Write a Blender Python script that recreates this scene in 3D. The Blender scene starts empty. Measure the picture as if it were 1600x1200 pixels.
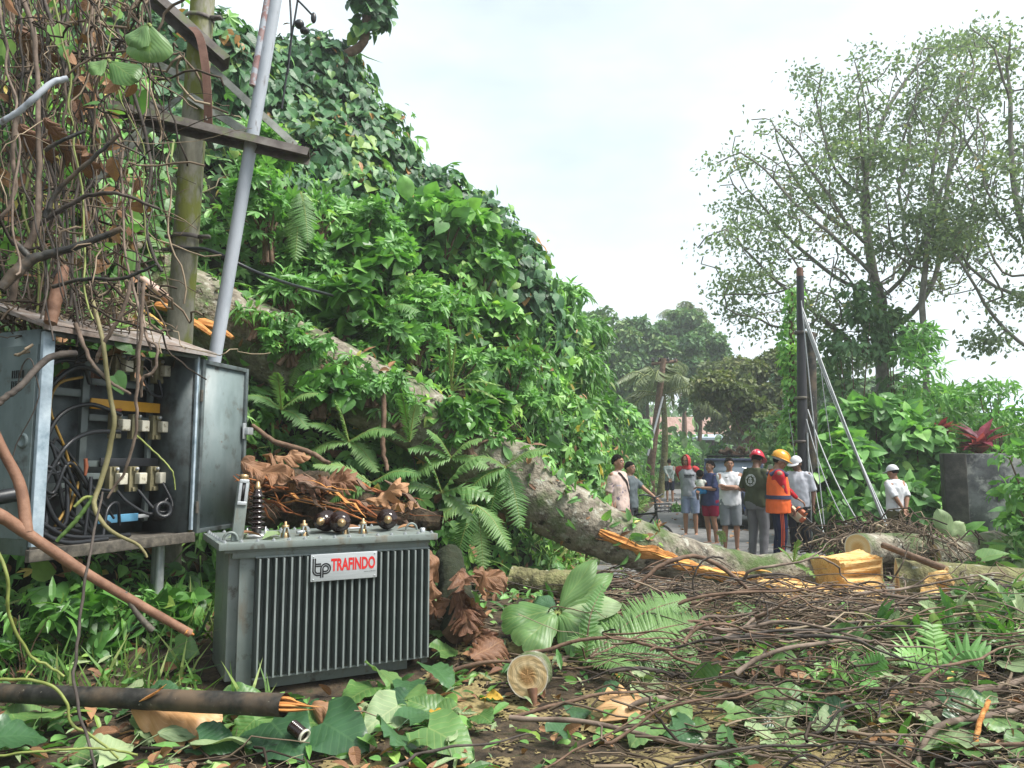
import bpy, bmesh, math, random
import numpy as np
from mathutils import Vector, Matrix, noise as mnoise

R = math.radians
random.seed(7)
rng = np.random.default_rng(7)
S = bpy.context.scene
COL = S.collection

# ------------------------------------------------------------------ camera
FPX, HOR, CAMZ = 1180.0, 720.0, 1.6
PITCH = math.atan((HOR - 600.0) / FPX)
cam_d = bpy.data.cameras.new('camera')
cam = bpy.data.objects.new('camera', cam_d)
COL.objects.link(cam)
cam.location = (0, 0, CAMZ)
cam.rotation_euler = (R(90) + PITCH, 0, 0)
cam_d.sensor_width = 36.0
cam_d.lens = 36.0 * FPX / 1600.0
cam_d.clip_start = 0.05
cam_d.clip_end = 2000
S.camera = cam

# ------------------------------------------------------------------ world, sun, exposure
SUN_EL, SUN_AZ = 57.0, 108.0          # azimuth measured from +Y towards +X
W = bpy.data.worlds.new('World')
S.world = W
W.use_nodes = True
wt = W.node_tree
wt.nodes.clear()
w_out = wt.nodes.new('ShaderNodeOutputWorld')
w_bg = wt.nodes.new('ShaderNodeBackground')
w_sky = wt.nodes.new('ShaderNodeTexSky')
w_sky.sky_type = 'NISHITA'
w_sky.sun_disc = False
w_sky.sun_elevation = R(SUN_EL)
w_sky.sun_rotation = R(SUN_AZ)
w_tc = wt.nodes.new('ShaderNodeTexCoord')
w_map = wt.nodes.new('ShaderNodeMapping')
w_map.inputs['Scale'].default_value = (1.0, 1.0, 2.6)
w_no = wt.nodes.new('ShaderNodeTexNoise')
w_no.inputs['Scale'].default_value = 1.5
w_no.inputs['Detail'].default_value = 5
w_no.inputs['Roughness'].default_value = 0.55
w_rm = wt.nodes.new('ShaderNodeValToRGB')
w_rm.color_ramp.elements[0].position = 0.36
w_rm.color_ramp.elements[0].color = (0.50, 0.50, 0.50, 1)
w_rm.color_ramp.elements[1].position = 0.62
w_rm.color_ramp.elements[1].color = (0.94, 0.94, 0.94, 1)
w_mx = wt.nodes.new('ShaderNodeMixRGB')
w_mx.inputs['Color2'].default_value = (7.5, 8.45, 8.9, 1)      # the high overcast
wt.links.new(w_tc.outputs['Generated'], w_map.inputs['Vector'])
wt.links.new(w_map.outputs['Vector'], w_no.inputs['Vector'])
wt.links.new(w_no.outputs['Fac'], w_rm.inputs['Fac'])
wt.links.new(w_rm.outputs['Color'], w_mx.inputs['Fac'])
wt.links.new(w_sky.outputs['Color'], w_mx.inputs['Color1'])
wt.links.new(w_mx.outputs['Color'], w_bg.inputs['Color'])
w_bg.inputs['Strength'].default_value = 0.063
wt.links.new(w_bg.outputs['Background'], w_out.inputs['Surface'])

sun_d = bpy.data.lights.new('sun', 'SUN')
sun_d.energy = 3.0
sun_d.angle = R(22)
sun_d.color = (1.0, 0.96, 0.9)
sun = bpy.data.objects.new('sun', sun_d)
COL.objects.link(sun)
_sd = Vector((math.sin(R(SUN_AZ)) * math.cos(R(SUN_EL)), math.cos(R(SUN_AZ)) * math.cos(R(SUN_EL)), math.sin(R(SUN_EL))))
sun.rotation_euler = _sd.to_track_quat('Z', 'Y').to_euler()

S.view_settings.view_transform = 'Standard'
S.view_settings.look = 'None'
S.view_settings.exposure = 1.3
S.view_settings.gamma = 1
S.view_settings.use_curve_mapping = False
S.render.engine = 'CYCLES'
S.cycles.max_bounces = 6
S.cycles.volume_bounces = 1
S.cycles.diffuse_bounces = 3
S.cycles.glossy_bounces = 2
S.cycles.transmission_bounces = 3
S.cycles.transparent_max_bounces = 4

# ------------------------------------------------------------------ helpers
CT, ST = math.cos(PITCH), math.sin(PITCH)

def P(px, py, Y):
    """The world point seen at photo pixel (px, py) at world depth Y."""
    x = (px - 800.0) / FPX
    y = (600.0 - py) / FPX
    d = np.array([x, CT - y * ST, ST + y * CT])
    t = Y / d[1]
    return np.array([d[0] * t, Y, CAMZ + d[2] * t])

def proj(v):
    v = np.asarray(v, float).reshape(-1, 3)
    dz = v[:, 2] - CAMZ
    f = v[:, 1] * CT + dz * ST
    u = -v[:, 1] * ST + dz * CT
    f = np.where(f < 0.05, 0.05, f)
    return 800 + FPX * v[:, 0] / f, 600 - FPX * u / f

def unit(v):
    v = np.asarray(v, float)
    return v / (np.linalg.norm(v, axis=-1, keepdims=True) + 1e-9)

def fbm(x, y, z=0.0, s=1.0, o=3):
    return mnoise.fractal(Vector((x * s, y * s, z * s)), 1.0, 2.0, o)

class MB:
    """Collects shapes and links them as ONE mesh object. 'lc' per vertex = (across, along, tint)."""
    def __init__(s):
        s.V, s.L, s.T, s.M, s.A, s.n = [], [], [], [], [], 0

    def add(s, v, faces, m=0, lc=None, tint=0.5):
        v = np.asarray(v, float).reshape(-1, 3)
        if isinstance(faces, np.ndarray):
            L = faces.ravel()
            T = np.full(len(faces), faces.shape[1])
        else:
            T = np.array([len(f) for f in faces])
            L = np.array([i for f in faces for i in f])
        if lc is None:
            lc = np.zeros((len(v), 3))
            lc[:, 2] = tint
        s.V.append(v); s.L.append(L + s.n); s.T.append(T)
        s.M.append(np.full(len(T), m) if np.isscalar(m) else np.asarray(m))
        s.A.append(np.asarray(lc, float)); s.n += len(v)
        return s

    def tube(s, pts, rad, n=8, m=0, cap=True, tint=0.5, flat=1.0):
        p = np.asarray(pts, float)
        k = len(p)
        r = np.broadcast_to(np.asarray(rad, float), (k,))
        t = unit(np.gradient(p, axis=0))
        ref = np.array([0, 0, 1.0]) if abs(t[0][2]) < 0.9 else np.array([1.0, 0, 0])
        a = np.zeros((k, 3)); b = np.zeros((k, 3))
        cur = unit(np.cross(np.cross(t[0], ref), t[0]))
        for i in range(k):
            cur = cur - t[i] * np.dot(cur, t[i])
            cur = cur / (np.linalg.norm(cur) + 1e-9)
            a[i] = cur; b[i] = np.cross(t[i], cur)
        ang = np.arange(n) * 2 * np.pi / n
        v = p[:, None] + r[:, None, None] * (np.cos(ang)[None, :, None] * a[:, None] * flat + np.sin(ang)[None, :, None] * b[:, None])
        i = np.arange(k - 1)[:, None] * n
        j = np.arange(n)[None]
        j2 = (j + 1) % n
        f = np.stack([i + j, i + j2, i + n + j2, i + n + j], -1).reshape(-1, 4)
        seg = np.concatenate([[0], np.cumsum(np.linalg.norm(np.diff(p, axis=0), axis=1))])
        lc = np.zeros((k, n, 3)); lc[..., 0] = ang[None] / 6.2832; lc[..., 1] = seg[:, None]; lc[..., 2] = tint
        s.add(v.reshape(-1, 3), f, m, lc.reshape(-1, 3))
        if cap:
            s.add(v[0], [tuple(range(n))[::-1]], m, tint=tint)
            s.add(v[-1], [tuple(range(n))], m, tint=tint)
        return s

    def box(s, c, size, rot=None, m=0, tint=0.5, bev=0.0):
        h = np.asarray(size, float) / 2
        if bev > 0:
            bm = bmesh.new()
            bmesh.ops.create_cube(bm, size=1)
            for v in bm.verts:
                v.co = Vector((v.co.x * 2 * h[0], v.co.y * 2 * h[1], v.co.z * 2 * h[2]))
            bmesh.ops.bevel(bm, geom=bm.edges[:], offset=min(bev, h.min() * 0.9), segments=2, affect='EDGES', profile=0.6)
            bm.verts.index_update()
            v = np.array([q.co[:] for q in bm.verts])
            f = [tuple(q.index for q in fc.verts) for fc in bm.faces]
            bm.free()
        else:
            v = np.array([[x, y, z] for z in (-1, 1) for y in (-1, 1) for x in (-1, 1)], float) * h
            f = [(0, 2, 3, 1), (4, 5, 7, 6), (0, 1, 5, 4), (2, 6, 7, 3), (0, 4, 6, 2), (1, 3, 7, 5)]
        if rot is not None:
            v = v @ np.asarray(rot, float).T
        s.add(v + np.asarray(c, float), f, m, tint=tint)
        return s

    def bar(s, a, b, w, h, up=(0, 0, 1), m=0, bev=0.0, tint=0.5):
        a = np.asarray(a, float); b = np.asarray(b, float)
        d = unit(b - a)
        up = np.asarray(up, float)
        x = unit(np.cross(d, up)); z = np.cross(x, d)
        rot = np.stack([x, d, z], 1)
        return s.box((a + b) / 2, (w, np.linalg.norm(b - a), h), rot, m, tint, bev)

    def lathe(s, prof, o=(0, 0, 0), axis=(0, 0, 1), n=16, m=0, tint=0.5, cap=True):
        axis = unit(np.asarray(axis, float))
        ref = np.array([1.0, 0, 0]) if abs(axis[0]) < 0.9 else np.array([0, 1.0, 0])
        x = unit(np.cross(ref, axis)); y = np.cross(axis, x)
        pr = np.asarray(prof, float)
        ang = np.arange(n) * 2 * np.pi / n
        v = np.asarray(o, float) + pr[:, 1][:, None, None] * axis + pr[:, 0][:, None, None] * (np.cos(ang)[None, :, None] * x + np.sin(ang)[None, :, None] * y)
        k = len(pr)
        i = np.arange(k - 1)[:, None] * n
        j = np.arange(n)[None]; j2 = (j + 1) % n
        f = np.stack([i + j, i + j2, i + n + j2, i + n + j], -1).reshape(-1, 4)
        lc = np.zeros((k, n, 3)); lc[..., 0] = pr[:, 0][:, None]; lc[..., 1] = pr[:, 1][:, None]; lc[..., 2] = tint
        s.add(v.reshape(-1, 3), f, m, lc.reshape(-1, 3))
        if cap:
            if pr[0, 0] > 1e-5: s.add(v[0], [tuple(range(n))[::-1]], m, tint=tint)
            if pr[-1, 0] > 1e-5: s.add(v[-1], [tuple(range(n))], m, tint=tint)
        return s

    def ball(s, c, r, n=12, k=8, rot=None, m=0, tint=0.5):
        r = np.broadcast_to(np.asarray(r, float), (3,))
        th = np.linspace(0, np.pi, k + 1)[1:-1]
        ph = np.arange(n) * 2 * np.pi / n
        v = [[0, 0, 1.0]] + [[math.sin(t) * math.cos(q), math.sin(t) * math.sin(q), math.cos(t)] for t in th for q in ph] + [[0, 0, -1.0]]
        v = np.array(v) * r
        f = [(0, 1 + j, 1 + (j + 1) % n) for j in range(n)]
        for i in range(k - 2):
            f += [(1 + i * n + j, 1 + (i + 1) * n + j, 1 + (i + 1) * n + (j + 1) % n, 1 + i * n + (j + 1) % n) for j in range(n)]
        q = 1 + (k - 2) * n
        f += [(q + j, len(v) - 1, q + (j + 1) % n) for j in range(n)]
        if rot is not None:
            v = v @ np.asarray(rot, float).T
        s.add(v + np.asarray(c, float), f, m, tint=tint)
        return s

    def scatter(s, tmpl, pos, nrm, tip, scale, m=0, tint=None, aspect=None):
        """Copies of a leaf template; local +Y runs to tip, local +Z along nrm."""
        tv, tf = tmpl
        N = len(pos)
        if N == 0: return s
        y = unit(tip)
        z = np.asarray(nrm, float)
        x = unit(np.cross(y, z)); z = np.cross(x, y)
        sc = np.broadcast_to(np.asarray(scale, float), (N,))
        ax = sc if aspect is None else sc * aspect
        v = (tv[None, :, 0:1] * ax[:, None, None] * x[:, None] + tv[None, :, 1:2] * sc[:, None, None] * y[:, None]
             + tv[None, :, 2:3] * sc[:, None, None] * z[:, None]) + np.asarray(pos)[:, None]
        k = len(tv)
        L0 = np.array([i for f in tf for i in f]); T0 = np.array([len(f) for f in tf])
        L = (L0[None] + (np.arange(N) * k)[:, None]).ravel()
        lc = np.zeros((N, k, 3)); lc[..., 0] = tv[None, :, 0]; lc[..., 1] = tv[None, :, 1]
        lc[..., 2] = (rng.random(N) if tint is None else np.broadcast_to(tint, (N,)))[:, None]
        s.V.append(v.reshape(-1, 3)); s.L.append(L + s.n); s.T.append(np.tile(T0, N))
        s.M.append(np.full(N * len(T0), m)); s.A.append(lc.reshape(-1, 3)); s.n += N * k
        return s

    def build(s, name, mats, parent=None, smooth=True, origin=None):
        me = bpy.data.meshes.new(name)
        if s.n:
            V = np.concatenate(s.V); L = np.concatenate(s.L).astype(np.int32); T = np.concatenate(s.T).astype(np.int32)
            o3 = np.zeros(3) if origin is None else np.asarray(origin, float)
            me.vertices.add(len(V)); me.vertices.foreach_set('co', (V - o3).astype(np.float32).ravel())
            me.loops.add(len(L)); me.loops.foreach_set('vertex_index', L)
            me.polygons.add(len(T))
            me.polygons.foreach_set('loop_start', np.concatenate([[0], np.cumsum(T)[:-1]]).astype(np.int32))
            me.polygons.foreach_set('loop_total', T)
            me.polygons.foreach_set('material_index', np.concatenate(s.M).astype(np.int32))
            me.polygons.foreach_set('use_smooth', np.full(len(T), bool(smooth)))
            at = me.attributes.new('lc', 'FLOAT_VECTOR', 'POINT')
            at.data.foreach_set('vector', np.concatenate(s.A).astype(np.float32).ravel())
            me.update(calc_edges=True)
        for mm in (mats if isinstance(mats, (list, tuple)) else [mats]):
            me.materials.append(mm)
        ob = bpy.data.objects.new(name, me)
        COL.objects.link(ob)
        if origin is not None: ob.location = origin
        if parent is not None:
            ob.parent = parent
            if origin is None and parent.get('_w'):        # mesh given in world coordinates
                ob.matrix_parent_inverse = parent.matrix_world.inverted()
        return ob

def sharp(ob, ang=35):
    """Smooth shading with crisp edges above an angle."""
    me = ob.data
    me.set_sharp_from_angle(angle=R(ang))
    return ob

def tag(o, label=None, cat=None, group=None, kind=None):
    if label: o['label'] = label
    if cat: o['category'] = cat
    if group: o['group'] = group
    if kind: o['kind'] = kind
    return o

def thing(name, loc, label, cat, group=None, rz=0.0):
    o = bpy.data.objects.new(name, None)
    COL.objects.link(o)
    o.empty_display_size = 0.2
    o.location = [float(q) for q in loc]
    o.rotation_euler = (0, 0, rz)
    return tag(o, label, cat, group)

def wpart(mb, name, mats, parent, smooth=True):
    """A part whose shapes were laid out in world coordinates: shift it into its parent's frame (no rotation)."""
    off = np.array(parent.location[:])
    q = parent.parent
    while q is not None:
        off = off + np.array(q.location[:]); q = q.parent
    mb.V = [v - off for v in mb.V]
    return mb.build(name, mats, parent, smooth)

def copy_tree(o, parent=None):
    c = o.copy(); COL.objects.link(c); c.parent = parent
    for ch in list(o.children): copy_tree(ch, c)
    return c

def rotz(a):
    c, s_ = math.cos(a), math.sin(a)
    return np.array([[c, -s_, 0], [s_, c, 0], [0, 0, 1.0]])

def spline(pts, n):
    """Catmull-Rom through points (any number of columns)."""
    p = np.asarray(pts, float)
    p = np.vstack([2 * p[0] - p[1], p, 2 * p[-1] - p[-2]])
    k = len(p) - 3
    out = []
    for t in np.linspace(0, k - 1e-6, n):
        i = int(t); u = t - i
        a, b, c, d = p[i], p[i + 1], p[i + 2], p[i + 3]
        out.append(0.5 * ((2 * b) + (-a + c) * u + (2 * a - 5 * b + 4 * c - d) * u * u + (-a + 3 * b - 3 * c + d) * u ** 3))
    return np.array(out)

def wiggle(a, b, n, amp, f=1.0, sag=0.0):
    t = np.linspace(0, 1, n)[:, None]
    p = np.asarray(a) * (1 - t) + np.asarray(b) * t
    s0 = rng.random(3) * 60
    w = np.array([[mnoise.noise(Vector((s0[0] + q * f * 3, 1.3, s0[1]))), mnoise.noise(Vector((s0[1] + q * f * 3, 4.1, s0[2]))), mnoise.noise(Vector((s0[2] + q * f * 3, 7.7, s0[0])))] for q in t[:, 0]])
    w2 = np.array([[mnoise.noise(Vector((s0[0] + q * f * 11, 1.3, s0[1]))), mnoise.noise(Vector((s0[1] + q * f * 11, 4.1, s0[2]))), 0] for q in t[:, 0]])
    e = np.sin(np.pi * np.clip(t, .0, 1)) ** .5
    return p + (w * amp + w2 * amp * .25) * e + np.array([0, 0, -sag]) * (4 * t * (1 - t))

# ------------------------------------------------------------------ materials
def _ramp(nt, stops):
    n = nt.nodes.new('ShaderNodeValToRGB')
    e = n.color_ramp.elements
    while len(e) < len(stops): e.new(0.5)
    for q, (p, c) in zip(e, stops):
        q.position = p; q.color = (*c, 1)
    return n

def _even(cols):
    return [(i / max(1, len(cols) - 1), c) for i, c in enumerate(cols)]

def mat(name, cols, scale=8.0, rough=0.7, bump=0.3, metal=0.0, detail=6, lo=0.3, hi=0.7, stretch=(1, 1, 1), spec=0.4, dist=0.02, coord='Object', bscale=None):
    m = bpy.data.materials.new(name)
    m.use_nodes = True
    nt = m.node_tree
    b = nt.nodes['Principled BSDF']
    b.inputs['Roughness'].default_value = rough
    b.inputs['Metallic'].default_value = metal
    b.inputs['Specular IOR Level'].default_value = spec
    tc = nt.nodes.new('ShaderNodeTexCoord'); mp = nt.nodes.new('ShaderNodeMapping')
    mp.inputs['Scale'].default_value = stretch
    nt.links.new(tc.outputs[coord], mp.inputs['Vector'])
    no = nt.nodes.new('ShaderNodeTexNoise')
    no.inputs['Scale'].default_value = scale; no.inputs['Detail'].default_value = detail; no.inputs['Roughness'].default_value = 0.62
    nt.links.new(mp.outputs['Vector'], no.inputs['Vector'])
    st = [(lo + (hi - lo) * p, c) for p, c in _even(cols)] if not isinstance(cols[0][1], tuple) else cols
    rp = _ramp(nt, st)
    nt.links.new(no.outputs['Fac'], rp.inputs['Fac'])
    nt.links.new(rp.outputs['Color'], b.inputs['Base Color'])
    if bump:
        n2 = no
        if bscale:
            n2 = nt.nodes.new('ShaderNodeTexNoise')
            n2.inputs['Scale'].default_value = bscale; n2.inputs['Detail'].default_value = 6
            nt.links.new(mp.outputs['Vector'], n2.inputs['Vector'])
        bp = nt.nodes.new('ShaderNodeBump')
        bp.inputs['Strength'].default_value = bump; bp.inputs['Distance'].default_value = dist
        nt.links.new(n2.outputs['Fac'], bp.inputs['Height'])
        nt.links.new(bp.outputs['Normal'], b.inputs['Normal'])
    m['_c'] = 1
    return m

def overlay(m, col, scale, lo, hi, seed=0.0, coord='Object', stretch=(1, 1, 1), detail=5):
    """Lays patches of another real colour (lichen, rust, dirt, peeling paint) over a material."""
    nt = m.node_tree
    b = nt.nodes['Principled BSDF']
    prev = b.inputs['Base Color'].links[0].from_socket
    tc = nt.nodes.new('ShaderNodeTexCoord'); mp = nt.nodes.new('ShaderNodeMapping')
    mp.inputs['Scale'].default_value = stretch; mp.inputs['Location'].default_value = (seed, seed * 1.7, -seed)
    nt.links.new(tc.outputs[coord], mp.inputs['Vector'])
    no = nt.nodes.new('ShaderNodeTexNoise')
    no.inputs['Scale'].default_value = scale; no.inputs['Detail'].default_value = detail; no.inputs['Roughness'].default_value = 0.6
    nt.links.new(mp.outputs['Vector'], no.inputs['Vector'])
    rp = _ramp(nt, [(lo, (0, 0, 0)), (hi, (1, 1, 1))])
    nt.links.new(no.outputs['Fac'], rp.inputs['Fac'])
    mx = nt.nodes.new('ShaderNodeMixRGB')
    nt.links.new(rp.outputs['Color'], mx.inputs['Fac'])
    nt.links.new(prev, mx.inputs['Color1'])
    mx.inputs['Color2'].default_value = (*col, 1)
    nt.links.new(mx.outputs['Color'], b.inputs['Base Color'])
    return m

def leafmat(name, cols, vein=0.0, trans=0.25, rough=0.42, spec=0.45, veins=9.0, blot=0.25, vcol=None, gain=1.0, desat=.07):
    m = bpy.data.materials.new(name)
    m.use_nodes = True
    nt = m.node_tree
    N, Lk = nt.nodes, nt.links
    b = N['Principled BSDF']; out = N['Material Output']
    b.inputs['Roughness'].default_value = rough
    b.inputs['Specular IOR Level'].default_value = spec
    at = N.new('ShaderNodeAttribute'); at.attribute_name = 'lc'
    sp = N.new('ShaderNodeSeparateXYZ'); Lk.new(at.outputs['Vector'], sp.inputs['Vector'])
    st = cols if isinstance(cols[0][1], tuple) else _even(cols)
    st = [(p, tuple(min(.8, gain * (q * (1 - desat) + desat * (.25 * c[0] + .65 * c[1] + .1 * c[2]) * w_)) for q, w_ in zip(c, (1.05, .95, .75)))) for p, c in st]
    rp = _ramp(nt, st)
    Lk.new(sp.outputs['Z'], rp.inputs['Fac'])
    col = rp.outputs['Color']
    tc = N.new('ShaderNodeTexCoord')
    no = N.new('ShaderNodeTexNoise'); no.inputs['Scale'].default_value = 5.0; no.inputs['Detail'].default_value = 4
    Lk.new(tc.outputs['Object'], no.inputs['Vector'])
    hs = N.new('ShaderNodeHueSaturation')
    mr = N.new('ShaderNodeMapRange'); mr.inputs['From Min'].default_value = 0.3; mr.inputs['From Max'].default_value = 0.7
    mr.inputs['To Min'].default_value = 1 - blot; mr.inputs['To Max'].default_value = 1 + blot
    Lk.new(no.outputs['Fac'], mr.inputs['Value']); Lk.new(mr.outputs['Result'], hs.inputs['Value'])
    Lk.new(col, hs.inputs['Color']); col = hs.outputs['Color']
    if vein > 0:
        ab = N.new('ShaderNodeMath'); ab.operation = 'ABSOLUTE'; Lk.new(sp.outputs['X'], ab.inputs[0])
        md = N.new('ShaderNodeMath'); md.operation = 'LESS_THAN'; Lk.new(ab.outputs[0], md.inputs[0]); md.inputs[1].default_value = 0.018
        ma = N.new('ShaderNodeMath'); ma.operation = 'MULTIPLY_ADD'; Lk.new(ab.outputs[0], ma.inputs[0]); ma.inputs[1].default_value = -0.9
        Lk.new(sp.outputs['Y'], ma.inputs[2])
        ml = N.new('ShaderNodeMath'); ml.operation = 'MULTIPLY'; Lk.new(ma.outputs[0], ml.inputs[0]); ml.inputs[1].default_value = veins
        fr = N.new('ShaderNodeMath'); fr.operation = 'FRACT'; Lk.new(ml.outputs[0], fr.inputs[0])
        pg = N.new('ShaderNodeMath'); pg.operation = 'PINGPONG'; Lk.new(fr.outputs[0], pg.inputs[0]); pg.inputs[1].default_value = 0.5
        lt = N.new('ShaderNodeMath'); lt.operation = 'LESS_THAN'; Lk.new(pg.outputs[0], lt.inputs[0]); lt.inputs[1].default_value = 0.06
        mx = N.new('ShaderNodeMath'); mx.operation = 'MAXIMUM'; Lk.new(md.outputs[0], mx.inputs[0]); Lk.new(lt.outputs[0], mx.inputs[1])
        mu = N.new('ShaderNodeMath'); mu.operation = 'MULTIPLY'; Lk.new(mx.outputs[0], mu.inputs[0]); mu.inputs[1].default_value = vein
        mc = N.new('ShaderNodeMixRGB'); Lk.new(mu.outputs[0], mc.inputs['Fac']); Lk.new(col, mc.inputs['Color1'])
        c2 = vcol or (0.25, 0.32, 0.10)
        mc.inputs['Color2'].default_value = (*c2, 1)
        col = mc.outputs['Color']
        bp = N.new('ShaderNodeBump'); bp.inputs['Strength'].default_value = 0.28; bp.inputs['Distance'].default_value = 0.008
        Lk.new(pg.outputs[0], bp.inputs['Height']); Lk.new(bp.outputs['Normal'], b.inputs['Normal'])
    Lk.new(col, b.inputs['Base Color'])
    if trans > 0:
        tr = N.new('ShaderNodeBsdfTranslucent')
        br = N.new('ShaderNodeMixRGB'); br.blend_type = 'MULTIPLY'; br.inputs['Fac'].default_value = 1
        Lk.new(col, br.inputs['Color1']); br.inputs['Color2'].default_value = (1.3, 1.5, 0.7, 1)
        Lk.new(br.outputs['Color'], tr.inputs['Color'])
        ms = N.new('ShaderNodeMixShader'); ms.inputs['Fac'].default_value = trans
        Lk.new(b.outputs[0], ms.inputs[1]); Lk.new(tr.outputs[0], ms.inputs[2]); Lk.new(ms.outputs[0], out.inputs['Surface'])
    return m

# ------------------------------------------------------------------ leaf templates (base at origin, tip along +Y, face +Z)
def tm_half(outline, mid, fold=0.18, droop=0.25):
    """Leaf of two halves from a right-hand outline and midrib stations of the same count."""
    v, f = [], []
    n = len(outline)
    for (y) in mid: v.append((0, y))
    for s_ in (1, -1):
        for (x, y) in outline: v.append((s_ * x, y))
    v = np.array(v, float)
    z = -fold * np.abs(v[:, 0]) * 0 + fold * np.abs(v[:, 0]) - droop * np.clip(v[:, 1], 0, 2) ** 2
    tv = np.column_stack([v, z])
    for s_, o in ((0, n), (1, 2 * n)):
        for i in range(n - 1):
            q = (i, o + i, o + i + 1, i + 1) if s_ == 0 else (i, i + 1, o + i + 1, o + i)
            f.append(q)
    return tv, f

T_HEART = tm_half([(0.05, -0.02), (0.30, -0.13), (0.47, 0.05), (0.50, 0.30), (0.38, 0.58), (0.17, 0.84), (0.005, 1.02)],
                  [0.0, 0.02, 0.10, 0.30, 0.58, 0.84, 1.0], 0.22, 0.22)
T_OVAL = tm_half([(0.01, 0.0), (0.20, 0.15), (0.28, 0.40), (0.24, 0.65), (0.10, 0.90), (0.004, 1.0)], [0, 0.14, 0.38, 0.63, 0.88, 0.99], 0.35, 0.25)
T_LANCE = tm_half([(0.01, 0.0), (0.12, 0.25), (0.12, 0.6), (0.003, 1.0)], [0, 0.25, 0.6, 1.0], 0.3, 0.35)
T_RHOMB = (np.array([[0, 0, 0], [0.28, 0.45, 0.06], [0, 1, -0.1], [-0.28, 0.45, 0.06]], float), [(0, 1, 2), (0, 2, 3)])
T_BLADE = (np.array([[-0.02, 0, 0], [0.02, 0, 0], [0.016, 0.5, 0.02], [-0.016, 0.5, 0.02], [0, 1, -0.15]], float), [(0, 1, 2, 3), (3, 2, 4)])

def tm_lobed(nl=5, depth=0.5):
    """Palmately lobed leaf (fan of lobes round the stalk)."""
    v = [(0, 0.12, 0.0)]
    ang = np.linspace(-120, 120, nl * 4 + 1)
    for i, a in enumerate(ang):
        k = (i % 4)
        r = [1 - depth, 0.78, 1.0, 0.78][k] * (0.62 + 0.38 * math.cos(R(a) * 0.62))
        v.append((r * 0.62 * math.sin(R(a)), 0.12 + r * 0.72 * math.cos(R(a)), -0.22 * r * r))
    f = [(0, i + 1, i) for i in range(1, len(v) - 1)]
    return np.array(v, float), f
T_LOBED = tm_lobed(5, 0.5)

def lobed_blade(length, width, nl, depth=0.6, fwd=0.35, droop=0.3, curl=0.15, seed=0, pts=None, twist=0.0, rows=3, steps=5, narrow=0.0, point=True):
    """A big pinnately lobed blade (breadfruit leaf, basket fern frond) as (verts, faces, lc) along +Y, or along a given curve."""
    rg = np.random.default_rng(seed)
    K = nl * steps + 1
    t = np.linspace(0, 1, K)
    env = np.sin(np.pi * np.clip(0.06 + 0.92 * t, 0, 1)) ** 0.65
    if nl == 1: env = np.sin(np.pi * np.clip(0.02 + 0.98 * t, 0, 1) ** .8) ** 0.85
    if narrow: env = np.sin(np.pi * np.clip(t * 0.96 + 0.03, 0, 1)) ** narrow
    V, LC, F = [], [], []
    for sgn in (1, -1):
        ph = t * nl + (0.0 if sgn > 0 else 0.5)
        fr = ph - np.floor(ph)
        lobe = (1 - np.abs(2 * np.clip(fr * .9 + .02, 0, 1) - 1) ** 1.6) if point else np.sin(np.pi * fr) ** 0.55
        jit = 1 + 0.18 * (rg.random(int(nl) + 3)[np.floor(ph).astype(int)] - 0.5)
        w = width * env * (1 - depth + depth * lobe) * jit
        base = len(V)
        for i in range(K):
            for r_ in range(rows + 1):
                q = r_ / rows
                x = sgn * w[i] * q
                y = t[i] * length + fwd * w[i] * q + (0.5 - fr[i]) * 0.0
                z = curl * (w[i] * q) * (0.5 - q) * 2 * 0.6 + 0.012 * math.sin(9 * t[i] + 3 * q) - 0.10 * w[i] * q * q
                V.append((x, y, z)); LC.append((sgn * q * 0.5, t[i], 0))
        for i in range(K - 1):
            for r_ in range(rows):
                a = base + i * (rows + 1) + r_
                b = a + rows + 1
                F.append((a, a + 1, b + 1, b) if sgn > 0 else (a, b, b + 1, a + 1))
    V = np.array(V, float); LC = np.array(LC, float)
    if pts is None:
        V[:, 2] -= droop * length * np.clip(V[:, 1] / length, 0, 1.2) ** 2
        V[:, 1] -= droop * 0.25 * length * np.clip(V[:, 1] / length, 0, 1.2) ** 2
    return V, F, LC

def place(V, o, tip, nrm):
    y = unit(tip); x = unit(np.cross(y, nrm)); z = np.cross(x, y)
    return V @ np.stack([x, y, z]) + np.asarray(o, float)
# ------------------------------------------------------------------ the material set
G = lambda r, g, b: (r, g, b)
M_heart = leafmat('heart_vine_leaf', [(0.0, G(.020, .060, .026)), (0.45, G(.034, .100, .040)), (0.8, G(.060, .150, .044)), (0.97, G(.14, .22, .04)), (1.0, G(.25, .12, .03))], trans=0.22, rough=0.47, spec=0.4, vein=0.18, veins=5, gain=1.6, desat=.03)
M_mid = leafmat('bank_leaf', [(0.0, G(.030, .085, .022)), (0.5, G(.060, .165, .034)), (0.9, G(.110, .240, .045)), (0.97, G(.17, .28, .05)), (1.0, G(.34, .24, .05))], trans=0.30, rough=0.45, gain=2.15, desat=.15)
M_bush = leafmat('shrub_leaf', [(0.0, G(.024, .075, .016)), (0.5, G(.050, .140, .026)), (0.92, G(.095, .215, .036)), (1.0, G(.22, .24, .05))], trans=0.28, rough=0.40, gain=1.6)
M_grass = leafmat('grass_blade', [(0.0, G(.05, .12, .022)), (0.6, G(.11, .22, .04)), (1.0, G(.24, .28, .09))], trans=0.3, rough=0.6, gain=1.35)
M_far = leafmat('far_leaf', [(0.0, G(.035, .085, .034)), (0.5, G(.062, .128, .046)), (1.0, G(.12, .165, .05))], trans=0.2, rough=0.6, gain=1.8)
M_olive = leafmat('olive_leaf', [(0.0, G(.050, .075, .026)), (0.6, G(.095, .125, .036)), (1.0, G(.16, .16, .05))], trans=0.25, rough=0.6, gain=1.35)
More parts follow.
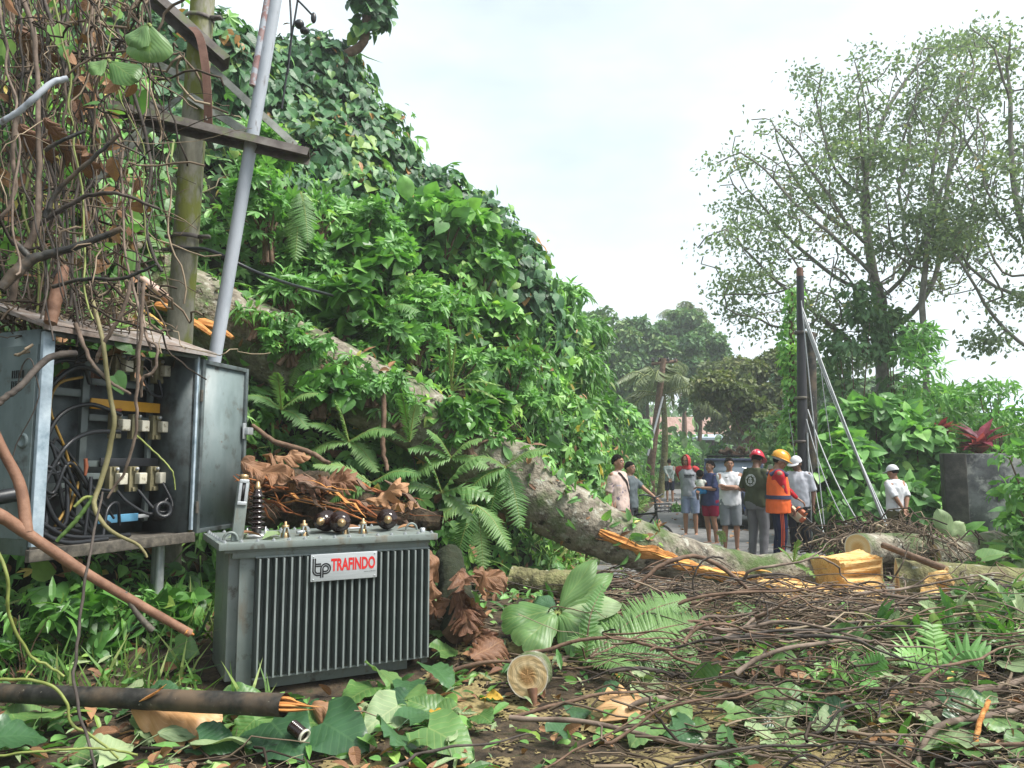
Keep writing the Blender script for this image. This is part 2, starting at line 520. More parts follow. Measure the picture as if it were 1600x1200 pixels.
M_tree = leafmat('canopy_leaf', [(0.0, G(.036, .062, .040)), (0.6, G(.060, .100, .056)), (0.95, G(.095, .135, .066)), (1.0, G(.16, .12, .05))], trans=0.4, rough=0.6, gain=2.5, desat=.35)
M_big = leafmat('broad_leaf', [(0.0, G(.045, .125, .028)), (0.5, G(.085, .20, .045)), (1.0, G(.17, .30, .10))], vein=0.42, trans=0.22, rough=0.42, veins=7)
M_bigd = leafmat("dark_broad_leaf", [(0.0, G(.020, .065, .028)), (0.5, G(.036, .105, .042)), (1.0, G(.06, .15, .05))], vein=0.30, trans=0.18, rough=0.32, veins=7, vcol=(.10, .2, .08))
M_pale = leafmat('pale_leaf_back', [(0.0, G(.16, .25, .11)), (0.5, G(.24, .34, .16)), (1.0, G(.32, .40, .20))], vein=0.35, trans=0.2, rough=0.6, veins=7, vcol=(.42, .46, .24))
M_fern = leafmat('fern_blade', [(0.0, G(.050, .15, .030)), (0.5, G(.09, .22, .05)), (1.0, G(.20, .33, .10))], vein=0.3, trans=0.3, rough=0.45, veins=16)
M_dry = leafmat('dry_leaf', [(0.0, G(.13, .055, .028)), (0.5, G(.25, .12, .055)), (1.0, G(.42, .22, .10))], vein=0.3, trans=0.12, rough=0.65, veins=9, vcol=(.4, .24, .12))
M_tan = leafmat('tan_leaf', [(0.0, G(.40, .19, .07)), (0.5, G(.50, .26, .10)), (1.0, G(.62, .36, .16))], vein=0.4, trans=0.1, rough=0.5, veins=9, vcol=(.58, .36, .18))
M_yel = leafmat('yellow_leaf', [(0.0, G(.50, .26, .02)), (1.0, G(.66, .40, .04))], vein=0.2, trans=0.2, rough=0.5)
M_red = leafmat('red_leaf', [(0.0, G(.08, .014, .03)), (0.6, G(.18, .022, .05)), (1.0, G(.32, .05, .08))], trans=0.3, rough=0.4)
M_soil = mat('litter_soil', [G(.012, .009, .006), G(.035, .025, .015), G(.075, .052, .030), G(.03, .04, .015)], scale=9, bump=0.9, dist=0.05, rough=0.95, detail=9)
M_bank = mat('bank_soil', [G(.008, .010, .005), G(.018, .024, .010), G(.035, .030, .016)], scale=3, bump=0.8, dist=0.1, rough=0.95)
M_asph = mat('asphalt', [G(.10, .10, .105), G(.16, .158, .155), G(.22, .21, .20)], scale=5, bump=0.3, dist=0.01, rough=0.85, bscale=120)
M_saw = mat('sawdust', [G(.10, .075, .035), G(.22, .17, .075), G(.33, .27, .12)], scale=30, bump=0.5, rough=0.95)
M_bark = mat('grey_bark', [G(.07, .06, .045), G(.17, .145, .11), G(.27, .24, .185), G(.34, .31, .25)], scale=7, bump=1.0, dist=0.03, rough=0.9, detail=9, bscale=26)
overlay(M_bark, (.36, .35, .29), 9.0, .585, .63, 3.0)
overlay(M_bark, (.035, .03, .022), 7.0, .60, .65, 11.0)
overlay(M_bark, (.075, .115, .035), 2.2, .50, .66, 21.0)
M_bark2 = mat('mossy_bark', [G(.06, .05, .03), G(.13, .12, .055), G(.21, .20, .09), G(.15, .18, .06)], scale=6, bump=1.0, dist=0.03, rough=0.95, detail=9, bscale=30)
overlay(M_bark2, (.30, .30, .24), 9.0, .60, .64, 5.0)
M_brown = mat('brown_bark', [G(.07, .040, .024), G(.14, .085, .055), G(.21, .135, .09)], scale=10, bump=0.6, dist=0.01, rough=0.8, bscale=40)
M_canopy_bark = mat('pale_grey_bark', [G(.11, .10, .085), G(.19, .175, .15), G(.28, .26, .23)], scale=6, bump=.4, rough=.9)
M_redwood = mat('red_brown_bark', [G(.13, .06, .035), G(.22, .115, .07), G(.30, .17, .11)], scale=8, bump=0.4, dist=0.008, rough=0.7, bscale=40)
M_black = mat('dark_wet_bark', [G(.010, .010, .009), G(.026, .025, .022), G(.06, .058, .05)], scale=14, bump=0.5, dist=0.006, rough=0.55)
overlay(M_black, (.24, .23, .19), 26.0, .66, .70, 2.0)
M_twig = leafmat('twig_bark', [(0.0, G(.025, .018, .013)), (0.45, G(.095, .068, .046)), (0.8, G(.21, .155, .105)), (1.0, G(.34, .27, .18))], trans=0, rough=0.8, spec=0.25, blot=0.4)
M_greenvine = mat('green_vine', [G(.14, .17, .04), G(.24, .28, .07)], scale=12, bump=0.2, rough=0.6)
M_wood = mat('fresh_wood', [G(.55, .25, .05), G(.66, .38, .10), G(.74, .50, .18)], scale=4, bump=0.6, dist=0.01, rough=0.75, stretch=(1.2, 12, 12), detail=7)
M_torn = mat('torn_wood', [G(.24, .08, .02), G(.46, .18, .045), G(.58, .27, .08), G(.66, .42, .18)], scale=5, bump=1.0, dist=0.02, rough=0.85, detail=9, stretch=(1, 9, 9), lo=.25, hi=.75)
M_redrot = mat('torn_red_wood', [G(.07, .022, .010), G(.22, .07, .02), G(.42, .17, .05)], scale=9, bump=0.9, dist=0.02, rough=0.85, detail=8)

def endgrain(name, cols, rim):
    m = bpy.data.materials.new(name); m.use_nodes = True
    nt = m.node_tree; N, Lk = nt.nodes, nt.links
    b = N['Principled BSDF']; b.inputs['Roughness'].default_value = 0.8
    at = N.new('ShaderNodeAttribute'); at.attribute_name = 'lc'
    sp = N.new('ShaderNodeSeparateXYZ'); Lk.new(at.outputs['Vector'], sp.inputs['Vector'])
    tc = N.new('ShaderNodeTexCoord'); no = N.new('ShaderNodeTexNoise'); no.inputs['Scale'].default_value = 9; no.inputs['Detail'].default_value = 6
    Lk.new(tc.outputs['Object'], no.inputs['Vector'])
    ad = N.new('ShaderNodeMath'); ad.operation = 'MULTIPLY_ADD'; Lk.new(no.outputs['Fac'], ad.inputs[0]); ad.inputs[1].default_value = 0.09
    Lk.new(sp.outputs['X'], ad.inputs[2])
    rp = _ramp(nt, [(0.05, cols[0]), (0.34, cols[0]), (0.5, cols[1]), (0.62, cols[2]), (0.9, cols[1]), (1.03, cols[2]), (1.07, rim)])
    Lk.new(ad.outputs[0], rp.inputs['Fac'])
    wv = N.new('ShaderNodeMath'); wv.operation = 'MULTIPLY'; Lk.new(ad.outputs[0], wv.inputs[0]); wv.inputs[1].default_value = 70
    sn = N.new('ShaderNodeMath'); sn.operation = 'SINE'; Lk.new(wv.outputs[0], sn.inputs[0])
    mr = N.new('ShaderNodeMapRange'); mr.inputs['From Min'].default_value = -1; mr.inputs['To Min'].default_value = 0.86; mr.inputs['To Max'].default_value = 1.04
    Lk.new(sn.outputs[0], mr.inputs['Value'])
    hs = N.new('ShaderNodeHueSaturation'); Lk.new(mr.outputs['Result'], hs.inputs['Value']); Lk.new(rp.outputs['Color'], hs.inputs['Color'])
    Lk.new(hs.outputs['Color'], b.inputs['Base Color'])
    bp = N.new('ShaderNodeBump'); bp.inputs['Strength'].default_value = 0.4; bp.inputs['Distance'].default_value = 0.006
    Lk.new(no.outputs['Fac'], bp.inputs['Height']); Lk.new(bp.outputs['Normal'], b.inputs['Normal'])
    return m
M_end = endgrain('cut_wood_face', [(.36, .20, .075), (.52, .36, .17), (.60, .46, .26)], (.62, .56, .46))
M_end2 = endgrain('fresh_cut_face', [(.60, .34, .11), (.70, .46, .20), (.74, .55, .30)], (.72, .68, .58))
M_paint = mat('grey_green_paint', [G(.145, .17, .157), G(.175, .205, .19), G(.205, .23, .213)], scale=5, bump=0.15, dist=0.003, rough=0.45, spec=0.5)
overlay(M_paint, (.07, .065, .05), 11.0, .58, .72, 4.0)
overlay(M_paint, (.16, .13, .09), 4.0, .56, .74, 14.0, stretch=(3, 3, .6))
M_fin = mat('fin_paint', [G(.10, .12, .114), G(.13, .155, .147), G(.16, .185, .175)], scale=4, bump=0.1, rough=0.45, spec=0.5, stretch=(1, 1, .3))
M_edge = mat('fin_edge_metal', [G(.17, .20, .19), G(.25, .28, .27)], scale=6, bump=0.1, rough=0.45, spec=0.5)
M_cab = mat('cabinet_steel', [G(.115, .15, .15), G(.17, .215, .215), G(.235, .275, .27)], scale=3, bump=0.2, dist=0.004, rough=0.5, spec=0.5, stretch=(1, 1, .5))
overlay(M_cab, (.06, .055, .045), 6.0, .56, .72, 9.0)
overlay(M_cab, (.10, .05, .025), 16.0, .68, .74, 2.0)
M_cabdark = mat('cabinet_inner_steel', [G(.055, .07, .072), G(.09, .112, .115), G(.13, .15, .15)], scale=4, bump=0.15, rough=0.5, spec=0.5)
M_cabedge = mat('worn_pale_blue_paint', [G(.20, .27, .32), G(.36, .44, .50), G(.50, .58, .63)], scale=9, bump=0.3, dist=0.003, rough=0.5)
M_rust = mat('rusty_sheet', [G(.12, .08, .06), G(.22, .17, .14), G(.31, .28, .26), G(.38, .36, .35)], scale=6, bump=0.5, dist=0.006, rough=0.75)
M_dirt = mat('grimy_steel', [G(.035, .03, .025), G(.09, .08, .065), G(.16, .14, .11)], scale=20, bump=0.6, dist=0.005, rough=0.8)
M_yellow = mat('yellow_busbar', [G(.56, .27, .02), G(.66, .34, .03)], scale=7, bump=0.1, rough=0.5)
M_blue = mat('blue_busbar', [G(.07, .22, .36), G(.13, .33, .48)], scale=7, bump=0.1, rough=0.5)
M_cream = mat('cream_ceramic', [G(.52, .49, .38), G(.66, .63, .52)], scale=12, bump=0.1, rough=0.4, spec=0.5)
overlay(M_cream, (.22, .19, .12), 18.0, .54, .66, 5.0)
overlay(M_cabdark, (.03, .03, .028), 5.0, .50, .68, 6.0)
M_tanplastic = mat('fuse_base', [G(.17, .15, .08), G(.27, .24, .14)], scale=14, bump=0.2, rough=0.6)
M_wire = mat('black_cable', [G(.010, .011, .013), G(.025, .027, .03)], scale=9, bump=0.1, rough=0.4, spec=0.5)
M_ywire = mat('yellow_cable', [G(.26, .15, .03), G(.40, .24, .05)], scale=9, bump=0.1, rough=0.5)
M_copper = mat('copper_lug', [G(.42, .13, .07), G(.58, .22, .12)], scale=9, bump=0.1, rough=0.4, metal=0.6)
M_brass = mat('brass', [G(.30, .20, .10), G(.48, .34, .18)], scale=20, bump=0.1, rough=0.4, metal=0.7)
M_glaze = mat('brown_glaze', [G(.014, .007, .006), G(.028, .013, .010)], scale=4, bump=0.0, rough=0.12, spec=0.7)
M_galv = mat('galvanised_steel', [G(.30, .32, .33), G(.42, .44, .45), G(.50, .52, .53)], scale=12, bump=0.15, rough=0.45, metal=0.5)
M_plate = mat('brushed_plate', [G(.36, .38, .39), G(.44, .46, .47)], scale=6, bump=0.05, rough=0.4, metal=0.1, stretch=(1, 1, 14))
M_ink = mat('black_lettering', [G(.008, .008, .009), G(.014, .014, .015)], scale=5, bump=0, rough=0.5)
M_redink = mat('red_lettering', [G(.56, .018, .018), G(.62, .03, .028)], scale=5, bump=0, rough=0.5)
M_conc = mat('mossy_concrete', [G(.12, .115, .085), G(.22, .21, .16), G(.30, .29, .24)], scale=9, bump=0.5, dist=0.008, rough=0.9, stretch=(1, 1, .35), bscale=40)
overlay(M_conc, (.15, .165, .03), 4.5, .47, .58, 6.0, stretch=(1, 1, .4))
overlay(M_conc, (.045, .045, .035), 9.0, .60, .68, 14.0, stretch=(1, 1, .3))
M_pipe = mat('whitewashed_steel', [G(.27, .30, .34), G(.38, .41, .45), G(.46, .49, .53)], scale=5, bump=0.2, dist=0.003, rough=0.55, stretch=(1, 1, .3))
overlay(M_pipe, (.16, .14, .13), 10.0, .62, .70, 3.0, stretch=(1, 1, .25))
M_arm = mat('weathered_steel_arm', [G(.05, .042, .036), G(.10, .085, .075), G(.155, .14, .125)], scale=7, bump=0.4, dist=0.004, rough=0.75)
overlay(M_arm, (.10, .12, .05), 5.0, .55, .68, 8.0)
M_armgrey = mat('grey_brace_steel', [G(.16, .17, .15), G(.25, .26, .23), G(.31, .32, .29)], scale=9, bump=0.3, dist=0.004, rough=0.7)
overlay(M_armgrey, (.11, .13, .06), 6.0, .54, .66, 1.0)
M_strap = mat('rusty_strap', [G(.10, .045, .03), G(.19, .10, .07)], scale=9, bump=0.3, rough=0.7)

# ------------------------------------------------------------------ the hillside, ground and road
ST_ = [
 (-6.0, [(-5.5, 0), (-6.6, 1.2), (-8, 4), (-10, 8), (-14, 13)]),
 (3.0, [(-4.2, 0), (-5.2, 1.0), (-6.3, 3.0), (-8, 6), (-12, 11)]),
 (5.0, [(-3.5, 0), (-4.4, .8), (-5.2, 2.2), (-6.6, 5), (-9, 9), (-13, 12)]),
 (6.5, [(-2.6, 0), (-3.5, .5), (-4.5, 1.6), (-5.4, 3.6), (-7, 6.5), (-10, 9.5), (-13, 11)]),
 (7.8, [(-1.3, 0), (-2.6, .8), (-3.6, 2.1), (-4.7, 4.0), (-6.2, 6.3), (-9, 9.5), (-13, 11)]),
 (9.0, [(-.1, 0), (-.9, .6), (-2, 1.55), (-3.5, 2.6), (-4.8, 4.5), (-6.2, 6.8), (-9, 9.5), (-13, 11)]),
 (10.0, [(.5, 0), (0, .9), (-1.2, 2.1), (-2.7, 3.3), (-4.4, 5.2), (-6, 7.6), (-9, 9.5), (-13, 11)]),
 (11.2, [(.95, 0), (.55, 1.2), (-.45, 2.6), (-2, 4.1), (-3.7, 6.2), (-5.4, 8.3), (-9, 9.2), (-13, 10)]),
 (12.5, [(1.3, 0), (.95, 1.5), (.3, 3.1), (-.8, 4.6), (-2.3, 6.4), (-3.2, 8.0), (-5, 8.9), (-9, 9.2), (-13, 10)]),
 (14.0, [(1.75, 0), (1.4, 1.8), (.82, 3.3), (.52, 4.6), (.44, 5.7), (-.05, 6.4), (-1.3, 7.05), (-2.2, 8.0), (-2.8, 9.0), (-3.7, 9.9), (-5, 9.2), (-9, 9.4), (-13, 10)]),
 (16.0, [(2.15, 0), (1.85, 1.3), (1.2, 2.6), (.6, 3.6), (-.1, 4.3), (-1.2, 5.1), (-5, 6.6), (-13, 8)]),
 (19.0, [(2.75, 0), (2.55, 1.1), (2.15, 2.5), (1.65, 3.6), (.8, 4.4), (-1, 5.1), (-5, 5.8), (-13, 7)]),
 (24.0, [(3.85, 0), (3.65, .8), (3.4, 1.9), (2.9, 3.2), (1.8, 4.2), (-2, 5.2), (-13, 6)]),
 (29.0, [(5.0, 0), (4.85, .5), (4.65, 1.3), (4.2, 2.4), (2.8, 3.6), (-2, 4.8), (-13, 6)]),
 (38.0, [(7.0, 0), (6.6, .4), (5.8, 1.0), (4.6, 1.8), (2, 3.2), (-13, 6)]),
 (62.0, [(16, 0), (14.5, .4), (12, 1.0), (8, 2.5), (2, 4.2), (-13, 8)]),
]
NU = 56
_rows = []
for y_, pr in ST_:
    c = spline(pr, 160)
    s_ = np.concatenate([[0], np.cumsum(np.linalg.norm(np.diff(c, axis=0), axis=1))])
    u_ = np.linspace(0, 1, NU) ** 1.25 * s_[-1]
    _rows.append(np.column_stack([np.interp(u_, s_, c[:, 0]), np.full(NU, y_), np.interp(u_, s_, c[:, 1])]))
_rows = np.array(_rows)
_ys = np.concatenate([np.arange(-6, 3, 1.0), np.arange(3, 20, .25), np.arange(20, 40, .6), np.arange(40, 62.1, 2)])
HG = np.zeros((len(_ys), NU, 3))
_st = np.array([q[0] for q in ST_])
for j in range(NU):                                # monotone-ish smooth interpolation between stations
    for c in range(3):
        HG[:, j, c] = np.interp(_ys, _st, _rows[:, j, c])
for _ in range(2):
    HG[1:-1, :, 0] = .25 * HG[:-2, :, 0] + .5 * HG[1:-1, :, 0] + .25 * HG[2:, :, 0]
    HG[1:-1, :, 2] = .25 * HG[:-2, :, 2] + .5 * HG[1:-1, :, 2] + .25 * HG[2:, :, 2]
def grid_normals(g):
    du = np.gradient(g, axis=0); dv = np.gradient(g, axis=1)
    n = unit(np.cross(dv, du))
    return n if n[..., 2].mean() > 0 else -n
_n = grid_normals(HG)
for i in range(len(_ys)):
    for j in range(2, NU):
        p = HG[i, j]
        a = min(1.0, j / 8.0)
        d = 0.55 * fbm(p[0], p[1], p[2], 0.75, 3) + 0.22 * mnoise.noise(Vector((p[0] * 2.1, p[1] * 2.1, p[2] * 2.1)))
        if p[1] < 8.5: d *= 0.6
        HG[i, j] = p + _n[i, j] * a * (d - 0.12)
HN = grid_normals(HG)
HG[:, 0, 2] = -0.3

def grid_faces(a, b):
    i = np.arange(a - 1)[:, None] * b; j = np.arange(b - 1)[None]
    return np.stack([i + j, i + j + 1, i + b + j + 1, i + b + j], -1).reshape(-1, 4)
_mb = MB(); _mb.add(HG.reshape(-1, 3), grid_faces(len(_ys), NU)[:, ::-1])
tag(_mb.build('hillside', M_bank), kind='structure')

def gz(x, y):
    """Height of the littered ground: low mounds of debris in the foreground."""
    z = 0.05 * fbm(x, y, 0, 0.9, 3)
    m = lambda cx, cy, r, h: h * math.exp(-((x - cx) ** 2 + (y - cy) ** 2) / (r * r))
    z += m(1.7, 7.0, 1.1, .15) + m(3.0, 5.6, .9, .16) + m(2.0, 5.0, .8, .12) + m(3.4, 6.6, 1.2, .14) + m(-3.0, 6.6, 1.2, .35) + m(.6, 6.9, .7, .16) + m(-.35, 6.9, .9, .35) + m(4.9, 6.2, 1.2, .16)
    f = 1.0 if y < 9.5 else max(0.0, 1 - (y - 9.5) / 1.5)
    return z * f

_gx = np.concatenate([np.linspace(-300, -12, 8), np.linspace(-10, 14, 121), np.linspace(16, 300, 8)])
_gy = np.concatenate([np.linspace(-60, 0, 5), np.linspace(1, 12, 78), np.linspace(13, 60, 30), np.linspace(80, 500, 8)])
_g = np.array([[(x, y, gz(x, y) if (-10 < x < 14 and 0.5 < y < 12) else 0.0) for x in _gx] for y in _gy])
_mb = MB(); _mb.add(_g.reshape(-1, 3), grid_faces(len(_gy), len(_gx)))
tag(_mb.build('ground', M_soil), kind='structure')

_rc = spline([(2.2, 8.5), (3.4, 12), (4.7, 17), (6.2, 23), (7.9, 30), (10.2, 40), (14.5, 48), (24, 54), (45, 58)], 60)
_t = unit(np.gradient(_rc, axis=0)); _nn = np.column_stack([-_t[:, 1], _t[:, 0]])
_rows2 = []
for k, wd in enumerate(np.linspace(2.15, -2.15, 9)):
    q = _rc + _nn * wd
    _rows2.append(np.column_stack([q, np.full(len(q), 0.012 + 0.04 * (1 - (wd / 2.15) ** 2))]))
_rg = np.array(_rows2)
_mb = MB(); _mb.add(_rg.reshape(-1, 3), grid_faces(9, len(_rc)))
tag(_mb.build('road', M_asph), kind='structure')

_hx = np.linspace(-40, 120, 60); _hy = np.linspace(42, 150, 40)
def fz(x, y): return (y - 42) / 108 * 16 * sm(-10, 20, y - 42 + 6) * (1 - .75 * sm(12, 45, x)) * sm(-60, 0, x) * (1 + .3 * fbm(x, y, 0, .05)) - .05 + 0 * x
def sm(a, b, x):
    t = min(1, max(0, (x - a) / (b - a))); return t * t * (3 - 2 * t)
_fh = np.array([[(x, y, fz(x, y)) for x in _hx] for y in _hy])
_mb = MB(); _mb.add(_fh.reshape(-1, 3), grid_faces(len(_hy), len(_hx)))
tag(_mb.build('far_hill', M_bank), kind='structure')

# sampling of the hillside surface
_c = 0.25 * (HG[:-1, :-1] + HG[1:, :-1] + HG[:-1, 1:] + HG[1:, 1:])
_ar = np.linalg.norm(np.cross(HG[1:, :-1] - HG[:-1, :-1], HG[:-1, 1:] - HG[:-1, :-1]), axis=-1)
_px, _py = proj(_c.reshape(-1, 3))
_vis = ((_px > -120) & (_px < 1720) & (_py > -160) & (_py < 1320) & (_c.reshape(-1, 3)[:, 1] > 3)).reshape(_ar.shape)
_cn = 0.25 * (HN[:-1, :-1] + HN[1:, :-1] + HN[:-1, 1:] + HN[1:, 1:])
_fac = ((_cn * unit(np.array([0, 0, CAMZ]) - _c)).sum(-1) > -0.35)
def hill_sample(n, wfun):
    w = _ar * _vis * _fac * np.vectorize(wfun)(_c[..., 0], _c[..., 1], _c[..., 2])
    w = w.ravel() / w.sum()
    k = rng.choice(len(w), n, p=w)
    i, j = np.unravel_index(k, _ar.shape)
    a, b = rng.random(n)[:, None], rng.random(n)[:, None]
    p = (HG[i, j] * (1 - a) + HG[i + 1, j] * a) * (1 - b) + (HG[i, j + 1] * (1 - a) + HG[i + 1, j + 1] * a) * b
    return p, _cn[i, j]

def fol_dirs(nrm, down=0.7, jit=0.5, out=0.3):
    """Leaf normals facing out of the slope and tips hanging down it."""
    n = len(nrm)
    z = unit(nrm + np.array([0, 0, .35]) + jit * rng.normal(size=(n, 3)))
    t = np.array([0, 0, -1.0]) * down + out * nrm + 0.45 * rng.normal(size=(n, 3))
    t = t - z * (t * z).sum(-1, keepdims=True) * 0.8
    return z, unit(t)
M_sap = mat('pale_sapwood', [G(.58, .42, .20), G(.68, .54, .30)], scale=8, bump=.4, rough=.8, stretch=(6, 6, 1))
M_lich = mat('yellow_lichen_bark', [G(.07, .06, .03), G(.17, .15, .07), G(.26, .22, .10)], scale=7, bump=.9, dist=.02, rough=.95, bscale=30)
overlay(M_lich, (.42, .32, .06), 5.0, .48, .58, 4.0)
# ------------------------------------------------------------------ plants on the bank
def inbox(p, m=160):
    a, b = proj(p)
    return (a > -m) & (a < 1600 + m) & (b > -m) & (b < 1200 + m)

def bankcover(name, n, wfun, mix, off, down=0.7, jit=0.5, out=0.3):
    """Ground cover on the slope: mix = [(template, material index, share, size lo, size hi, aspect)]."""
    mb = MB()
    mats = []
    for (tm, mt, share, lo, hi, asp) in mix:
        if mt not in mats: mats.append(mt)
        k = int(n * share)
        p, nr = hill_sample(k, wfun)
        ok = inbox(p)
        p, nr = p[ok], nr[ok]
        k = len(p)
        z, t = fol_dirs(nr, down, jit, out)
        p = p + nr * (off[0] + (off[1] - off[0]) * rng.random(k)[:, None] ** 1.5)
        s_ = lo + (hi - lo) * rng.random(k) ** 1.6
        cl = np.array([mnoise.noise(Vector(q * 1.1)) for q in p])
        tint = np.clip(0.45 + 0.5 * cl + 0.28 * rng.normal(size=k), 0, 0.955)
        rare = rng.random(k) < 0.016
        tint = np.where(rare, 1.0, tint)
        mb.scatter(tm, p, z, t, s_, mats.index(mt), tint, asp)
    o = mb.build(name, mats, smooth=False)
    tag(o, kind='stuff')
    return o

def sm(a, b, x): 
    t = min(1, max(0, (x - a) / (b - a))); return t * t * (3 - 2 * t)

def upper_line(y):      # height above which the heart-leaf creeper takes over
    return np.interp(y, [9, 11, 12.5, 14, 15, 18], [7.2, 6.0, 4.7, 3.4, 3.6, 9])
def patch(x, y, z, s=0.8, lo=-.15, hi=.15):
    return sm(lo, hi, mnoise.noise(Vector((x * s + 9, y * s, z * s))))
w_heart = lambda x, y, z: sm(-.7, .5, z - upper_line(y)) * (1 if y > 8.2 else 0.25) * (1 if y < 18 else 0)
w_mid = lambda x, y, z: (1 - .9 * sm(-.5, .7, z - upper_line(y))) * sm(.3, 1.3, z) * (1 if 6.0 < y < 17.5 else .05) * (0.16 + .84 * patch(x, y, z)) * (1.0 if x > -4.2 else .55)
w_low = lambda x, y, z: (1 if y < 11.5 else .5) * (1 - sm(1.2, 2.6, z)) * (1 if 5 < y < 17 else .1)
w_left = lambda x, y, z: (1 if y < 9.6 else .2) * sm(-2.4, -4.0, x) * sm(1.0, 2.5, z)
w_road = lambda x, y, z: (1 if y > 14.5 else 0) * (1.0 if y < 40 else .3) * sm(.25, 1.0, z)
w_edge = lambda x, y, z: (1 if y > 9.8 else .0) * (1 - sm(.5, 1.5, z)) * (1.0 if y < 34 else .3)

tag(bankcover('heart_leaf_creeper', 10500, w_heart, [(T_HEART, M_heart, 1.0, .11, .27, 1.0)], (.0, .30), 1.0, .33, .18))
tag(bankcover('slope_undergrowth', 21000, w_mid, [
    (T_HEART, M_mid, .22, .09, .24, 1.0), (T_LOBED, M_mid, .22, .14, .34, 1.0), (T_LANCE, M_mid, .26, .12, .30, 1.0),
    (T_OVAL, M_mid, .14, .10, .22, 1.0), (T_BLADE, M_grass, .11, .30, .7, 1.3), (T_OVAL, M_pale, .015, .10, .2, 1.0), (T_LANCE, M_dry, .035, .10, .22, 1.4)], (.0, .5), .55, .6, .35))
tag(bankcover('undergrowth_below_trunk', 8500, w_low, [
    (T_LANCE, M_mid, .34, .10, .26, 1.0), (T_LOBED, M_mid, .14, .12, .28, 1.0), (T_BLADE, M_grass, .16, .2, .55, 1.2),
    (T_OVAL, M_mid, .24, .10, .2, 1.0), (T_OVAL, M_dry, .10, .08, .2, 1.2)], (.0, .25), .5, .7, .35))
tag(bankcover('dim_hanging_undergrowth', 9000, w_left, [
    (T_HEART, M_mid, .36, .10, .26, 1.0), (T_OVAL, M_mid, .24, .10, .22, 1.0), (T_LANCE, M_mid, .24, .14, .30, 1.0), (T_LANCE, M_dry, .16, .14, .32, 1.2)], (.0, .5), .9, .6, .3))
tag(bankcover('roadside_undergrowth', 16000, w_road, [
    (T_LANCE, M_bush, .5, .16, .34, 1.2), (T_OVAL, M_bush, .35, .12, .26, 1.0), (T_HEART, M_mid, .15, .12, .24, 1.0)], (.0, .6), .8, .5, .4))
tag(bankcover('verge_grass', 11000, w_edge, [(T_BLADE, M_grass, .75, .25, .7, 1.6), (T_LANCE, M_mid, .25, .1, .24, 1.0)], (.0, .1), -.75, .5, .5))

mb = MB()                           # dead stems and vines running over the slope
p_, n_ = hill_sample(620, lambda x, y, z: (1 if 6 < y < 15 else .1) * sm(.4, 1.5, z) * (.06 + 1.6 * max(0, mnoise.noise(Vector((x * .7 + 3, y * .7, z * .7)))) + (1.2 if (x < -2.6 and y < 11) else 0)))
for q, m_ in zip(p_, n_):
    t = unit(np.cross(m_, rng.normal(size=3)) * [1, 1, 1] + [0, 0, -.5]); L = .4 + 1.1 * rng.random()
    mb.tube(wiggle(q + m_ * .12, q + t * L + m_ * (.10 + .2 * rng.random()), 12, .18, 1.4), (.004 + .012 * rng.random() ** 3) * np.linspace(1, .5, 12), 4, cap=False, tint=.2 + .8 * rng.random())
tag(mb.build('dead_slope_stems', [M_twig]), kind='stuff')

def clump_leaves(mb, centers, radii, n, tm, lo, hi, mi, down=.5, up=.5, asp=None, shell=.5, cull=True, tbias=0.0):
    centers = np.asarray(centers); radii = np.asarray(radii)
    k = rng.choice(len(centers), n, p=radii ** 2 / (radii ** 2).sum())
    d = unit(rng.normal(size=(n, 3))); d[:, 2] = np.where(d[:, 2] < -.35, -d[:, 2], d[:, 2])
    r = shell + (1 - shell) * rng.random(n) ** .6
    p = centers[k] + d * (radii[k] * r)[:, None] * np.array([1, 1, .8])
    if cull:
        ok = inbox(p); p, d, k = p[ok], d[ok], k[ok]; n = len(p)
    z = unit(d * .55 + np.array([0, 0, up]) + .45 * rng.normal(size=(n, 3)))
    t = unit(d * .6 + np.array([0, 0, -down]) + .45 * rng.normal(size=(n, 3)))
    ct = rng.random(len(centers))
    tint = np.clip(.30 + .4 * ct[k] + .18 * rng.normal(size=n) + tbias, 0, .96)
    mb.scatter(tm, p, z, t, lo + (hi - lo) * rng.random(n) ** 1.5, mi, tint, asp)

def shrub(name, base, size, nclump, nleaf, tm, mt, lo, hi, label, cat='shrub', group=None, down=.5, stem=M_brown, tm2=None, mt2=None, lean=(0, 0), rmin=.22, rmax=.42, stem_r=.03, up=.5, shell=.5):
    """Thing > foliage, stem. size = half extents x, y and height."""
    base = np.asarray(base, float); sx, sy, h = size
    o = thing(name, base, label, cat, group)
    cs, rs = [], []
    for i in range(nclump):
        u = rng.random(); a = rng.random() * 6.283
        zz = h * (.18 + .78 * u)
        prof = math.sin(math.pi * min(1, (.16 + .80 * u))) ** .6
        rr = math.sqrt(rng.random()) * .85
        cs.append([sx * prof * rr * math.cos(a) + lean[0] * zz, sy * prof * rr * math.sin(a) + lean[1] * zz, zz])
        rs.append(min(sx, h) * (rmin + (rmax - rmin) * rng.random()))
    cs = np.array(cs); rs = np.array(rs)
    mb = MB()
    if tm2 is None:
        clump_leaves(mb, cs + base, rs, nleaf, tm, lo, hi, 0, down, up, shell=shell)
        mats = [mt]
    else:
        clump_leaves(mb, cs + base, rs, int(nleaf * .7), tm, lo, hi, 0, down, up, shell=shell)
        clump_leaves(mb, cs + base, rs, int(nleaf * .3), tm2, lo, hi, 1, down, up, shell=shell)
        mats = [mt, mt2]
    wpart(mb, 'foliage', mats, o, False)
    sb = MB()
    for c in cs[:: max(1, len(cs) // 9)]:
        q = spline([[.05 * rng.normal(), .05 * rng.normal(), -.1], [c[0] * .3, c[1] * .3, c[2] * .45], c], 7)
        sb.tube(q, np.linspace(stem_r, stem_r * .35, 7), 6)
    sb.build('stem', stem, o)
    return o

